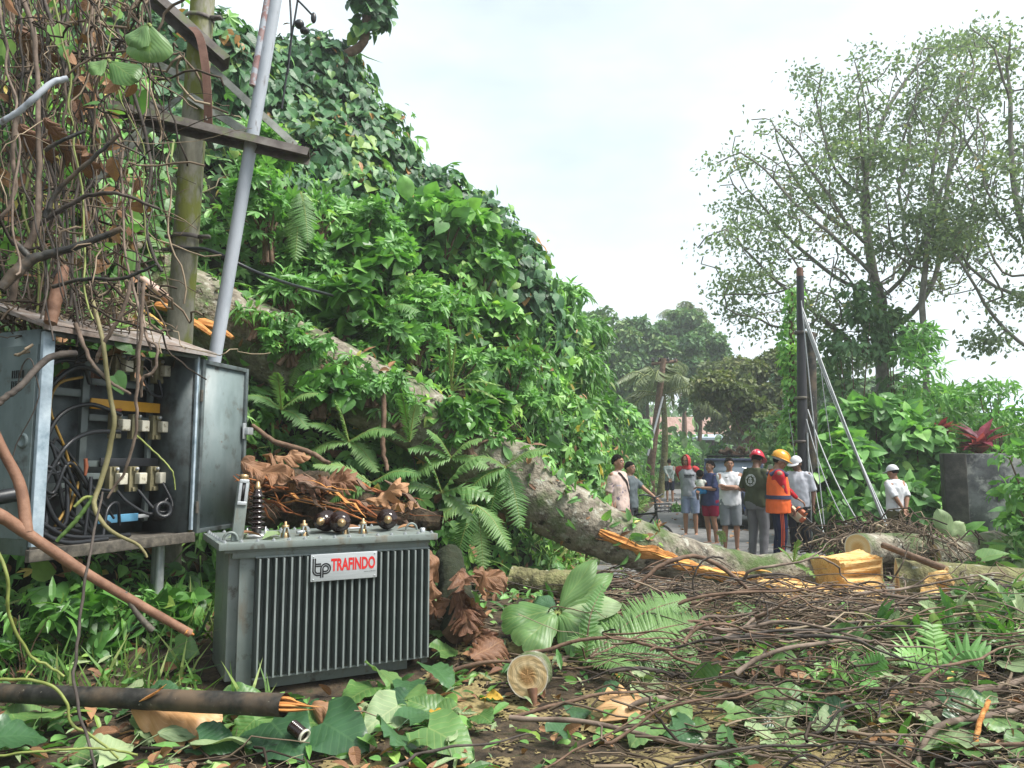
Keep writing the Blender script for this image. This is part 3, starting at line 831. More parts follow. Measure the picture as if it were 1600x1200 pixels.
def hz(y, u):
    """Point on the hillside at depth y, u = 0..1 up its profile."""
    i = int(np.argmin(abs(_ys - y))); j = int(u * (NU - 1)); return HG[i, j].copy()

# shrubs along the bank beside the road
_bl = ['tall shrub with drooping leaves at the foot of the creeper covered slope', 'dense green shrub leaning over the grassy verge',
       'leafy shrub with pale new shoots beyond the fallen trunk', 'rounded dark shrub on the bank beside the road',
       'feathery shrub with long drooping leaves above the verge', 'bright green shrub on the roadside bank', 'low shrub at the far end of the bank near the leaning pole']
for i, (px, py, y, sx, h) in enumerate([(872, 690, 14.8, .95, 2.3), (900, 690, 17.5, 1.0, 2.1), (868, 610, 15.6, 1.0, 2.2), (930, 700, 21.5, 1.0, 1.9), (905, 620, 20, 1.1, 2.0), (968, 715, 27, 1.1, 1.9), (845, 715, 13.6, .7, 1.3)]):
    b = P(px, py, y)
    shrub('roadside_shrub', b, (sx, sx, h), 26, 1900, T_LANCE if i % 2 == 0 else T_OVAL, M_bush if i in (0, 1, 3, 4) else M_mid, .15, .34, _bl[i], group='shrubs on the roadside bank', down=.75)
for i, (px, py, y, sx, h) in enumerate([(1050, 735, 50, 2.4, 3.2), (1083, 730, 52, 1.8, 2.4), (1030, 742, 46, 1.8, 1.9)]):
    b = P(px, py, y); b[2] = 0.0
    shrub('roadside_shrub', b, (sx, sx, h), 22, 1500, T_OVAL, M_mid, .22, .42, ['bright green bush in front of the rusty roofed house', 'pale green bush beside the house porch post', 'low grassy bush behind the man in grey'][i], group='bushes in front of the house')

# shrubs that stand out of the slope, with lobed pale leaves
_sl = ['lobed leaf shrub on the slope above the fallen trunk', 'light green shrub below the dark creeper', 'leafy shrub in the middle of the slope', 'light shrub under the big upright leaf', 'low leafy shrub beside the upper trunk']
for i, (px, py, y, sx, h) in enumerate([(610, 520, 10.6, .75, 1.2), (690, 440, 12.0, .8, 1.35), (560, 420, 11.2, .7, 1.0), (745, 520, 12.2, .8, 1.3), (480, 450, 9.8, .55, .7)]):
    shrub('slope_shrub', P(px, py, y), (sx, sx * .8, h), 18, 750, T_LOBED if i % 2 == 0 else T_HEART, M_mid, .13, .28, _sl[i], group='shrubs on the slope', down=.45)

_sp = [(T_LOBED, M_mid, 'lobed leaf shrub growing out of the slope', 'lobed leaf shrubs of the slope'), (T_LANCE, M_mid, 'narrow leaf shrub growing out of the slope', 'narrow leaf shrubs of the slope'), (T_HEART, M_bush, 'heart leaf shrub growing out of the slope', 'heart leaf shrubs of the slope')]
for i, (px, py, y) in enumerate([(420, 400, 9.6), (500, 380, 10.6), (560, 480, 10.4), (650, 560, 10.6), (720, 610, 11.0), (790, 590, 12.4), (800, 660, 11.8), (640, 400, 12.3), (760, 430, 13.2), (830, 520, 14.2), (450, 500, 9.2), (535, 540, 9.6), (600, 590, 9.7), (700, 520, 11.6), (770, 690, 10.6), (400, 300, 10.2)]):
    tm, mt, lb, gr = _sp[i % 3]; s_ = .35 + .35 * rng.random()
    shrub('slope_shrub', P(px, py, y - .2), (s_, s_ * .8, s_ * 1.5), 12, 420, tm, mt, .10, .26, lb, group=gr, down=.35, shell=.4)
for i, (px, py, y) in enumerate([(455, 560, 8.45), (520, 600, 8.5), (575, 622, 8.5), (630, 655, 8.6), (735, 702, 8.75), (500, 640, 8.2), (400, 520, 8.35), (605, 628, 8.7), (700, 672, 8.8)]):
    tm, mt, lb, gr = _sp[(0, 1, 0, 1, 0, 2, 1, 0, 2)[i]]; s_ = .30 + .2 * rng.random()
    shrub('trunk_creeper', P(px, py, y), (s_ * 1.3, s_ * .6, s_ * .8), 11, 260, tm, mt, .08, .20, 'leafy creeper draped over the upper half of the fallen trunk', cat='creeper', group='creepers on the trunk', down=.8, shell=.3)

# the column of creeper hanging above the ridge
cb = P(590, -150, 13.2)
t_ = thing('creeper_clad_trunk', P(520, 130, 13.2), 'dark creeper clad leaning trunk at the top of the slope', 'tree')
_a = P(572, 52, 13.2); _b = P(565, -120, 13.2); _r = P(520, 130, 13.2)
mb = MB(); cs = [_a + (_b - _a) * q + np.array([.18 * math.sin(q * 9), 0, 0]) for q in np.linspace(0, 1, 9)]
clump_leaves(mb, cs, np.array([.22, .34, .40, .42, .42, .42, .42, .42, .42]), 800, T_HEART, .13, .24, 0, .9, .2)
wpart(mb, 'foliage', [M_heart], t_, False)
mb = MB(); mb.tube(spline([_r - (0, 0, .4), _r + (_a - _r) * .5 + (-.1, 0, 0), _a, _b], 14), np.linspace(.1, .07, 14), 7)
wpart(mb, 'trunk', M_brown, t_)

# big upright leaves on the slope
def big_leaf_plant(name, base, leaves, mt, label, cat='plant', group=None, stalk=M_greenvine):
    """Thing > leaf (each its own), stem. leaves = [(tip offset, width, nlobes, depth, normal, seed)]."""
    base = np.asarray(base, float)
    o = thing(name, base, label, cat, group)
    sb = MB()
    for (st, tipv, wd, nl, dp, nr, sd) in leaves:
        st = np.asarray(st, float); tipv = np.asarray(tipv, float)
        L = np.linalg.norm(tipv)
        V, F, LC = lobed_blade(L, wd, nl, dp, .35, .22, .15, sd, rows=3, steps=6)
        LC[:, 2] = .3 + .5 * rng.random()
        mb = MB(); mb.add(place(V, st, tipv, nr), F, 0, LC)
        mb.tube(np.array([st - tipv * .02, st + tipv * .5 - np.array(nr) * .012 * 0, st + tipv * .92 - np.array([0, 0, .17 * L])]) if False else spline([(0, 0, 0), st * .6 + [0, 0, .02], st], 6), np.linspace(.012, .007, 6), 5, 1)
        mb.build('leaf', [mt, stalk], o)
    return o

big_leaf_plant('broad_leaf_plant', P(705, 372, 11.9), [((0, 0, .05), (-.30, -.1, .55), .16, 1, .0, (0, -1, .3), 1), ((.05, 0, .05), (.22, -.1, .62), .19, 1, .0, (.2, -1, .2), 2)], M_mid, 'pair of big upright pale green leaves high on the slope')
big_leaf_plant('broad_leaf_plant', P(640, 320, 12.2), [((0, 0, .05), (-.10, -.2, .42), .16, 1, .0, (0, -1, .3), 3), ((.05, 0, 0), (.30, -.2, .30), .15, 1, .0, (.2, -1, .4), 4)], M_mid, 'broad leaves catching light below the dark creeper')
for (px, py, y, dx, dz, wd, lb) in [(235, 62, 5.0, .02, -.26, .16, 'bright green round leaf hanging beside the mossy pole'), (172, 118, 5.2, .22, -.12, .12, 'dim broad leaf hanging among the dangling vines'), (60, 640, 5.6, 0.1, -.2, .1, None)]:
    if lb: big_leaf_plant('hanging_leaf', P(px, py - 20, y), [((0, 0, 0), (dx, -.06, dz), wd, 1, .0, (.1, -1, .35), 5), ((-.02, 0, .01), (-.13, -.05, dz * .55), wd * .8, 1, 0, (-.2, -1, .4), 6)], M_big, lb)

# ------------------------------------------------------------------ fern fronds
def frond_mesh(curve, width, npin, narrow=.75, seed=0, nrm=(0, 0, 1), kind='pinnate', droop=.25, lc=0.5, fuse=.12):
    """A frond along a curve: separate tapering pinnae on both sides of the rachis (or a deeply lobed blade)."""
    mb = MB()
    c = spline(curve, npin * 2 + 1)
    tg = unit(np.gradient(c, axis=0))
    nr = np.asarray(nrm, float)
    rg = np.random.default_rng(seed)
    K = len(c)
    Ltot = np.linalg.norm(np.diff(c, axis=0), axis=1).sum()
    for sgn in (1, -1):
        for i in range(1, K - 1):
            t = i / (K - 1)
            if kind == 'pinnate' and i % 1: continue
            w = width * (math.sin(math.pi * (t * .93 + .05)) ** narrow) * (1 + .12 * rg.normal())
            if w < .004: continue
            y = tg[i]; x = unit(np.cross(y, nr)) * sgn; z = unit(np.cross(x * sgn, y))
            pw = Ltot / (K - 1) * (0.62 if kind == 'pinnate' else .56)
            n = 4
            dirn = unit(x + y * .38 + z * (.12 - droop * .5) + .06 * rg.normal(size=3))
            v, l = [], []
            for k in range(n + 1):
                q = k / n
                hw = pw * (1 - q ** 2.2) * (1.0 if q > .05 else 1.12) + .0006
                ctr = c[i] + dirn * w * q - z * droop * w * q * q * .8
                v += [ctr - y * hw, ctr + z * hw * .25, ctr + y * hw]
                l += [(q * .5 * sgn, t, lc)] * 3
            f = []
            for k in range(n):
                a = k * 3
                f += [(a, a + 1, a + 4, a + 3), (a + 1, a + 2, a + 5, a + 4)]
            mb.add(v, f, 0, l)
    mb.tube(c, np.linspace(.006, .0015, K) * (1 + Ltot), 5, 1)
    return mb

def fern(name, base, fronds, label, cat='fern', group=None, mt=None, rach=M_greenvine):
    base = np.asarray(base, float)
    o = thing(name, base, label, cat, group)
    for i, (dx, dy, dz, wd, n, dr) in enumerate(fronds):
        a = np.zeros(3); e = np.array([dx, dy, dz]); L = np.linalg.norm(e)
        m_ = e * .5 + np.array([0, 0, dr * L])
        s_ = np.cross(e, [0, 0, 1]); nr = unit(np.cross(s_, e)) if np.linalg.norm(s_) > 1e-4 else (0, -1, 0)
        nr = unit(nr + np.array([0, -.5, .1]))
        frond_mesh([a, m_, e], wd, n, .7, int(rng.integers(1e6)), nr, lc=.25 + .6 * rng.random()).build('frond', [mt or M_fern, rach], o, False)
    return o

def rand_fronds(n, L, wd, spread=1.0, up=.3, npin=13, side=None, drop=.3):
    out = []
    for i in range(n):
        a = rng.random() * 6.283 if side is None else side + spread * (rng.random() - .5) * 3
        l = L * (.65 + .5 * rng.random())
        out.append((l * math.cos(a), l * math.sin(a) * .7 - .08 * l, l * (up * rng.random() - drop * rng.random()), wd * (.8 + .4 * rng.random()), npin, .12 + .12 * rng.random()))
    return out
# ------------------------------------------------------------------ trees
def colonize(root, pts, step, infl, kill, iters=140, trunk=None):
    """Space colonisation: returns node positions and parents."""
    nodes = [np.asarray(root, float)]; par = [-1]
    if trunk is not None:
        for q in trunk:
            nodes.append(np.asarray(q, float)); par.append(len(nodes) - 2)
    A = np.asarray(pts, float)
    alive = np.ones(len(A), bool)
    nd = np.array(nodes)
    near = np.full(len(A), 1e9); who = np.zeros(len(A), int)
    def upd(s0):
        for i in range(s0, len(nodes)):
            d = np.linalg.norm(A - nodes[i], axis=1)
            m = d < near
            near[m] = d[m]; who[m] = i
    upd(0)
    for it in range(iters):
        act = alive & (near < infl)
        if not act.any():
            if it > 3 or not alive.any(): break
            act = alive & (near <= near[alive].min() + .1)
        s0 = len(nodes)
        for i in np.unique(who[act]):
            q = A[act & (who == i)]
            d = unit(unit(q - nodes[i]).sum(0) + .25 * rng.normal(size=3))
            nodes.append(nodes[i] + d * step); par.append(int(i))
        upd(s0)
        alive &= near > kill
        if not alive.any(): break
    return np.array(nodes), np.array(par)

def limb_mesh(nodes, par, r_tip, expo=2.3, rmax=None, n=5):
    N = len(nodes)
    acc = np.zeros(N); ch = [[] for _ in range(N)]
    for i in range(1, N): ch[par[i]].append(i)
    for i in range(N - 1, -1, -1):
        acc[i] = r_tip ** expo if not ch[i] else sum(acc[c] for c in ch[i])
    r = acc ** (1 / expo)
    if rmax: r = np.minimum(r, rmax)
    mb = MB()
    st = [(0, None)]
    while st:
        i, p = st.pop()
        line = [i] if p is None else [p, i]
        while ch[i]:
            cs = sorted(ch[i], key=lambda c: -acc[c])
            for c in cs[1:]: st.append((c, i))
            i = cs[0]; line.append(i)
        if len(line) >= 2:
            q = nodes[line]
            rr = r[line].copy()
            if p is not None: rr[0] = rr[1]
            mb.tube(q, rr, 8 if rr[0] > .06 else (5 if rr[0] > .02 else 3), cap=False, tint=.5)
    return mb, np.array([not c for c in ch])

def big_tree(name, base, trunk_pts, blobs, natt, nleaf, label, r_tip=.017, step=.38, leaf=(.08, .175), mt=None, bark=None, tm=T_RHOMB, kill=.5, spread=.27, rmax=.26):
    base = np.asarray(base, float)
    att = []
    wts = np.array([b[1][0] * b[1][1] * b[1][2] for b in blobs]); wts /= wts.sum()
    for b, w in zip(blobs, wts):
        k = max(8, int(natt * w))
        d = unit(rng.normal(size=(k, 3))) * (rng.random(k) ** .42)[:, None]
        att.append(np.asarray(b[0]) + d * np.asarray(b[1]))
    att = np.concatenate(att)
    nodes, par = colonize(base, att, step, 40 * step, kill, trunk=trunk_pts)
    o = thing(name, base, label, 'tree')
    mb, tips = limb_mesh(nodes, par, r_tip, rmax=rmax)
    wpart(mb, 'trunk', bark or M_canopy_bark, o)
    depth_ok = np.linalg.norm(nodes - base, axis=1) > 2.2
    cand = np.where(depth_ok)[0]
    wt_ = np.where(tips[cand], 6.0, 1.0)
    wt_ *= np.array([np.clip(.45 + 1.7 * mnoise.noise(Vector(nodes[i] * .6)), .04, 2) for i in cand])
    k = rng.choice(cand, nleaf, p=wt_ / wt_.sum())
    p = nodes[k] + rng.normal(size=(nleaf, 3)) * spread * np.array([1, 1, .55])
    ok = inbox(p); p, k = p[ok], k[ok]; n = len(p)
    z = unit(np.array([0, 0, .8]) + .6 * rng.normal(size=(n, 3)))
    t = unit(np.array([0, 0, -.45]) + rng.normal(size=(n, 3)))
    tint = np.clip(np.array([.5 + .55 * mnoise.noise(Vector(nodes[i] * .7)) for i in k]) + .15 * rng.normal(size=n), 0, 1)
    lb = MB(); lb.scatter(tm, p, z, t, leaf[0] + (leaf[1] - leaf[0]) * rng.random(n), 0, tint)
    wpart(lb, 'crown', mt or M_tree, o, False)
    return o

# the spreading tree on the right
Yt = 20.0
b = P(1385, 770, Yt); b[2] = 0
big_tree('spreading_tree', b, [P(1384, 690, Yt), P(1380, 620, Yt), P(1378, 560, Yt), P(1383, 510, Yt)],
         [(P(1235, 300, Yt - .5), (2.1, 2.0, 2.6)), (P(1330, 225, Yt), (2.3, 2.2, 2.5)), (P(1430, 190, Yt + .5), (2.2, 2.2, 2.6)), (P(1190, 420, Yt - 1), (1.8, 1.8, 1.5)),
          (P(1150, 262, Yt - 1), (.8, 1.0, .8)), (P(1310, 420, Yt - 1), (2.0, 1.8, 1.6)), (P(1430, 400, Yt - .5), (1.7, 1.6, 1.5)), (P(1500, 110, Yt + 1), (1.3, 1.5, 1.3)),
          (P(1170, 490, Yt - 1), (1.2, 1.2, .9)), (P(1290, 500, Yt - 1), (1.8, 1.2, .9))], 1700, 16000,
         'tall spreading tree with fine airy crown on the right of the road', mt=M_tree)
b = P(1700, 780, 17.0); b[2] = 0
big_tree('spreading_tree', b, [P(1690, 650, 17), P(1640, 560, 17), P(1570, 525, 17.2), P(1510, 560, 17.2)][:2] + [P(1660, 520, 17)],
         [(P(1560, 300, 17.5), (1.5, 2.0, 3.1)), (P(1590, 140, 17.5), (1.4, 1.8, 1.8)), (P(1520, 420, 17), (1.2, 1.4, 1.2)), (P(1560, 530, 17), (1.3, .8, .35)), (P(1515, 45, 17.5), (.5, .5, .4))], 620, 6500,
         'tree leaning in from the right edge with thick bare limbs', mt=M_tree)
b = P(1455, 760, 18.0); b[2] = 0
big_tree('forked_tree', b, [P(1452, 690, 18), P(1448, 620, 18), P(1445, 540, 18), P(1440, 470, 18)],
         [(P(1410, 330, 18), (1.2, 1.3, 1.7)), (P(1500, 270, 18), (1.2, 1.3, 1.9)), (P(1480, 420, 18), (.9, .8, .9))], 280, 2600,
         'slender forked tree with dark trunk behind the leafy shrubs on the right', mt=M_tree)

# creeper and dense foliage round the foot of the big trees
shrub('climber_column', P(1340, 745, 18.5) * [1, 1, 0], (.95, .9, 6.2), 34, 2600, T_RHOMB, M_far, .14, .30, 'dense hanging climber round the shaded trunk behind the black pole', cat='climber', down=.9, rmin=.35, rmax=.55)
shrub('climber_column', P(1400, 745, 19.2) * [1, 1, 0], (1.0, .9, 5.6), 30, 2200, T_RHOMB, M_far, .14, .30, 'dark climber covering the main trunk of the spreading tree', cat='climber', down=.9, rmin=.35, rmax=.55)
shrub('leafy_sapling', P(1465, 760, 16) * [1, 1, 0], (1.05, .9, 4.4), 40, 2600, T_LANCE, M_mid, .14, .32, 'tall light green sapling left of the concrete wall', cat='sapling', down=.4)
shrub('leafy_sapling', P(1565, 760, 15.5) * [1, 1, 0], (1.1, .9, 3.3), 34, 1700, T_LANCE, M_mid, .12, .28, 'light green sapling growing behind the concrete wall', cat='sapling', down=.4)
for i, (px, y, sx, h, n) in enumerate([(1325, 14.6, .85, 2.0, 900), (1375, 15.4, 1.15, 2.75, 1500), (1440, 14.6, .95, 2.15, 1100), (1415, 13.4, .6, 1.1, 520), (1315, 13.5, .5, .9, 380), (1500, 12.4, .45, .42, 200), (1625, 11.4, .6, .9, 380)]):
    b = P(px, 800, y) * [1, 1, 0]
    shrub('heart_leaf_bush', b, (sx, sx * .8, h), 22, n, T_HEART, M_mid if i not in (4,) else M_bush, .16, .34,
          ['heart leaf bush right behind the black pole cables', 'tall heart leaf bush behind the man with his back turned', 'heart leaf bush beside the left end of the concrete wall',
           'low heart leaf bush between the man in white and the wall', 'small dark bush at the foot of the slack cables', 'low leafy plant growing in front of the concrete wall', 'leafy bush at the right edge beside the wall'][i],
          group='heart leaf bushes on the right', down=.55, rmin=.28, rmax=.5)
shrub('dense_hedge', P(1550, 800, 17) * [1, 1, 0], (1.9, 1.0, 2.4), 30, 1700, T_OVAL, M_bush, .12, .26, 'dense dark hedge behind the concrete wall', cat='hedge')
shrub('dense_hedge', P(1300, 800, 22) * [1, 1, 0], (2.6, 1.2, 3.0), 36, 2200, T_OVAL, M_far, .16, .3, 'shaded hedge behind the cable bushes', cat='hedge')
shrub('dense_hedge', P(1450, 800, 24) * [1, 1, 0], (4.2, 1.4, 3.4), 44, 2600, T_OVAL, M_far, .18, .34, 'long shaded hedge at the foot of the tall trees', cat='hedge')
shrub('edge_bush', P(1630, 850, 10.5) * [1, 1, 0], (.7, .7, 2.0), 22, 900, T_OVAL, M_mid, .08, .2, 'leafy bush cut off by the right edge of the photo', cat='bush')
# red leaved plants above the wall
def cordyline(px, py, y, s, label):
    base = P(px, py, y)
    o = thing('red_leaf_plant', base * [1, 1, 0], label, 'plant')
    mb = MB(); N = 34
    a = rng.random(N) * 6.283; el = rng.random(N) * 1.15 + .1
    d = np.column_stack([np.cos(a) * np.cos(el), np.sin(a) * np.cos(el), np.sin(el)])
    p = np.tile(base, (N, 1)) - np.array([0, 0, .18]) * rng.random((N, 1)) * 1.6
    z = unit(np.column_stack([-d[:, 0] * d[:, 2], -d[:, 1] * d[:, 2], 1 - d[:, 2] ** 2]))
    mb.scatter(T_LANCE, p, z, d, s * (.7 + .5 * rng.random(N)), 0, None, 1.3)
    wpart(mb, 'leaf_rosette', M_red, o, False)
    sb = MB(); sb.tube([base * [1, 1, 0], base * [1, 1, .5] + [.03, 0, 0], base], [.03, .025, .02], 6); wpart(sb, 'stem', M_brown, o)
cordyline(1530, 690, 14.2, .55, 'crimson leaved plant rising above the concrete wall')
cordyline(1468, 668, 14.6, .36, 'smaller dark red leaved plant left of the wall top')

# creeper covered pole beside the black pole
o = thing('creeper_covered_post', P(1238, 790, 14.6) * [1, 1, 0], 'pole wrapped in bright creeper left of the black utility pole', 'post')
mb = MB(); b0 = P(1238, 790, 14.6) * [1, 1, 0]; b1 = P(1236, 450, 14.6)
cs = np.array([b0 + (b1 - b0) * q + [.08 * math.sin(14 * q), 0, 0] for q in np.linspace(.12, .98, 26)])
clump_leaves(mb, cs, .24 - .10 * np.linspace(0, 1, 26) + .05 * rng.random(26), 2300, T_RHOMB, .08, .17, 0, .9, .3, tbias=.2)
wpart(mb, 'foliage', [M_mid], o, False)
mb = MB(); mb.tube([b0, b1], [.07, .05], 8); wpart(mb, 'pole', M_brown, o)

# trees up the road and on the far hill
def crown_tree(name, base, blobs, nleaf, tm, mt, lo, hi, label, group=None, trunk_r=.2, bark=M_brown, down=.5, shell=.62, cat='tree'):
    base = np.asarray(base, float)
    o = thing(name, base, label, cat, group)
    cs, rs = [], []
    for c, r in blobs:
        c = np.asarray(c, float); r = np.broadcast_to(np.asarray(r, float), (3,))
        for k in range(16):
            d = unit(rng.normal(size=3)); q = .35 + .6 * rng.random()
            cs.append(c + d * r * q); rs.append(r.mean() * (.22 + .22 * rng.random()))
    mb = MB(); clump_leaves(mb, cs, rs, nleaf, tm, lo, hi, 0, down, .5, shell=shell)
    wpart(mb, 'crown', mt, o, False)
    sb = MB()
    top = np.mean([np.asarray(c, float) for c, r in blobs], axis=0)
    sb.tube(spline([base, base + (top - base) * .5 + [.2, 0, 0], top], 8), np.linspace(trunk_r, trunk_r * .4, 8), 7)
    for c, r in blobs:
        c = np.asarray(c, float); sb.tube(spline([base + (top - base) * .45, (base + (top - base) * .6 + c) / 2, c], 6), np.linspace(trunk_r * .4, trunk_r * .12, 6), 5)
    wpart(sb, 'trunk', bark, o)
    return o
_k = 9000
_fx = np.column_stack([rng.uniform(-10, 90, _k), rng.uniform(44, 110, _k)])
_fp = np.array([[x, y, fz(x, y) + 2.6 * rng.random() ** 1.5 * (1 + .8 * mnoise.noise(Vector((x * .3, y * .3, 0))))] for x, y in _fx])
_fp = _fp[inbox(_fp)]
mb = MB(); _kk = len(_fp)
mb.scatter(T_OVAL, _fp, unit(np.array([0, -.5, .8]) + .5 * rng.normal(size=(_kk, 3))), unit(np.array([0, -.2, -.5]) + .6 * rng.normal(size=(_kk, 3))), rng.uniform(.4, 1.0, _kk), 0, np.clip([.45 + .6 * mnoise.noise(Vector(q * .25)) for q in _fp], 0, 1))
tag(mb.build('far_undergrowth', [M_far], smooth=False), kind='stuff')
def cr(px, py, Y, r): return (P(px, py, Y), r)
hills = [
 ((905, 700, 46), [cr(905, 520, 46, (1.9, 1.6, 1.3)), cr(935, 505, 46, (1.1, 1.2, .9)), cr(890, 570, 46, (2.2, 1.6, 2.2))], M_far, 2300, 'thin crowned tree against the sky above the roadside shrubs'),
 ((960, 700, 50), [cr(955, 560, 50, (1.9, 1.8, 2.0)), cr(975, 610, 50, (2.4, 1.8, 2.3))], M_far, 2500, 'creeper covered tree on the far hill behind the shrubs'),
 ((1005, 700, 54), [cr(1005, 535, 54, (2.6, 2.0, 1.5)), cr(995, 590, 54, (2.8, 2.0, 2.4)), cr(1025, 560, 54, (1.8, 1.8, 1.7))], M_far, 3300, 'broad creeper covered tree at the middle of the far hill'),
 ((1070, 700, 56), [cr(1070, 505, 58, (1.7, 1.6, 1.1)), cr(1048, 525, 58, (1.3, 1.4, 1.1))], M_far, 1700, 'dark round topped tree highest on the far hill'),
 ((1085, 700, 52), [cr(1075, 560, 52, (2.4, 2.0, 1.9)), cr(1110, 550, 52, (1.6, 1.6, 1.6)), cr(1095, 620, 52, (2.6, 1.8, 2.2))], M_far, 3300, 'creeper draped tree above the rusty roof on the far hill'),
 ((1150, 720, 44), [cr(1140, 600, 44, (2.0, 1.6, 1.7)), cr(1180, 590, 44, (2.0, 1.6, 1.3)), cr(1165, 650, 44, (2.6, 1.6, 1.7))], M_olive, 3000, 'olive green tree behind the blue jeep'),
 ((1245, 740, 34), [cr(1195, 610, 34, (1.6, 1.4, 1.2)), cr(1225, 580, 34, (1.2, 1.3, 1.3)), cr(1215, 660, 34, (1.6, 1.4, 1.2))], M_olive, 3000, 'olive leaved tree overhanging the road left of the black pole'),
 ((1205, 745, 30), [cr(1150, 625, 30, (1.2, 1.2, .9)), cr(1120, 610, 30, (1.1, 1.1, .7)), cr(1180, 655, 30, (1.2, 1.1, .8))], M_olive, 2400, 'brownish green tree with drooping branches right of the palm'),
 ((1290, 740, 40), [cr(1270, 610, 40, (2.4, 1.6, 2.2)), cr(1320, 600, 40, (2.4, 1.6, 2.4)), cr(1290, 680, 40, (2.6, 1.6, 1.6))], M_far, 3200, 'shaded tree behind the black pole in the distance'),
 ((1420, 740, 42), [cr(1400, 640, 42, (2.8, 1.6, 2.4)), cr(1470, 650, 42, (2.6, 1.6, 2.0))], M_far, 2600, 'distant tree behind the trunks on the right'),
]
for (bp, bl, mt, n, lb) in hills:
    b = P(*bp); b[2] = 0
    crown_tree('broadleaf_tree', b, bl, int(n * 2.6), T_OVAL, mt, .0042 * b[1], .0095 * b[1], lb, 'trees beyond the road')
b = P(1128, 705, 31) * [1, 1, 0]
shrub('small_round_tree', b, (.85, .8, 2.1), 18, 1000, T_OVAL, M_heart, .16, .3, 'small dark round tree beside the house porch', cat='tree', rmin=.3, rmax=.45)

# coconut palm
def palm(px, py, y, base_py, s, label):
    top = P(px, py, y); b = P(px - 6, base_py, y); b[2] = 0
    o = thing('coconut_palm', b, label, 'palm')
    sb = MB(); sb.tube(spline([b, (b + top) / 2 + [.15, 0, 0], top], 9), np.linspace(.17, .11, 9), 9); wpart(sb, 'trunk', M_bark2, o)
    for i in range(19):
        a = i * 2.4 + .3 * rng.random(); el = [1.2, .8, .45, .1, -.35][i % 5] + .2 * rng.normal()
        L = s * (.85 + .3 * rng.random())
        d = np.array([math.cos(a) * math.cos(el), math.sin(a) * math.cos(el), math.sin(el)])
        c = spline([top, top + d * L * .5 + [0, 0, .10 * L], top + d * L * .95 - [0, 0, .32 * L]], 30)
        mb = MB(); mb.tube(c, np.linspace(.035, .008, 30), 4, 1)
        tg = unit(np.gradient(c, axis=0))
        for sg in (1, -1):
            idx = np.arange(3, 30)
            x = unit(np.cross(tg[idx], [0, 0, 1.0])) * sg
            t = unit(x * .7 + tg[idx] * .35 + np.array([0, 0, -.75]) + .1 * rng.normal(size=(27, 3)))
            mb.scatter(T_LANCE, c[idx], unit(np.cross(t, tg[idx])), t, s * .30 * np.sin(np.linspace(.35, 2.9, 27)) + .1, 0, .35 + .4 * rng.random(27), .35)
        wpart(mb, 'frond', [M_palm, M_greenvine], o, False)
M_palm = leafmat('palm_leaflet', [(0, G(.09, .125, .055)), (.5, G(.15, .20, .085)), (1, G(.24, .26, .13))], trans=.2, rough=.5)
palm(1036, 616, 33, 712, 2.3, 'coconut palm with drooping fronds in front of the far hill')
palm(1068, 505, 60, 640, 2.6, 'palm crown poking above the far hill')
# ------------------------------------------------------------------ lettering
def text_mesh(txt, h, width, mt, name, parent, o, ex, ez, depth=.004, bold=.0):
    cu = bpy.data.curves.new('lettering', 'FONT')
    cu.body = txt; cu.size = 1.0; cu.extrude = 0.0; cu.offset = bold; cu.resolution_u = 3
    tmp = bpy.data.objects.new('lettering_source', cu); COL.objects.link(tmp)
    dg = bpy.context.evaluated_depsgraph_get()
    me = bpy.data.meshes.new_from_object(tmp.evaluated_get(dg))
    V = np.array([v.co[:] for v in me.vertices]); F = [tuple(p.vertices) for p in me.polygons]
    bpy.data.objects.remove(tmp, do_unlink=True)
    V = V - V.min(0)
    V = V / V.max(0).clip(1e-6) * np.array([width, h, 0])
    n = np.cross(ex, ez)
    o = np.asarray(o, float); ex = np.asarray(ex, float); ez = np.asarray(ez, float)
    f0 = o + V[:, :1] * ex + V[:, 1:2] * ez + n * depth
    mb = MB(); mb.add(f0, F)
    return mb.build(name, mt, parent, False)

# ------------------------------------------------------------------ the grey-green transformer
_o = P(342, 850, 5.02); TZ = _o[2]
trf = thing('transformer', [_o[0], _o[1], 0.06], 'grey green finned power transformer with a red and black name plate', 'transformer', rz=R(28.5))
H = TZ - 0.06                                   # lid top above the base
LW, LD = 1.55, .86
mb = MB(); mb.box((LW / 2 + .01, LD / 2 + .06, (H - .1) / 2 + .05), (LW - .16, LD - .24, H - .13), bev=.012)
mb.box((.20, .115, H / 2 - .02), (.10, .03, H - .12), bev=.005); mb.box((LW - .06, .115, H / 2 - .02), (.05, .03, H - .12), bev=.005)
mb.box((LW / 2 + .01, .11, H - .085), (LW - .17, .10, .05), bev=.006)
mb.box((LW * .5, .20, .05), (LW - .35, .10, .1), bev=.006); mb.box((LW * .5, LD - .1, .05), (LW - .35, .10, .1), bev=.006)
sharp(mb.build('tank', M_paint, trf))
mb = MB(); mb.box((LW / 2, LD / 2, H - .024), (LW, LD, .048), bev=.008)
mb.box((LW / 2, LD / 2 + .01, H - .062), (LW - .09, LD - .09, .022), bev=.004)
lid = sharp(mb.build('lid', M_paint, trf))
_bm = MB(); _bm.lathe([(.013, 0), (.013, .010), (.006, .011), (.006, .018), (0, .019)], n=6)
b0 = _bm.build('bolt', M_galv, lid, False); b0.location = (.04, .035, H); first = True
for (x, y) in [(.04 + i * .105, .035) for i in range(15)] + [(.035, .035 + i * .11) for i in range(1, 8)] + [(.04 + i * .105, LD - .035) for i in range(15)]:
    if first: first = False; continue
    c = b0.copy(); COL.objects.link(c); c.parent = lid; c.location = (x, y, H + .001)
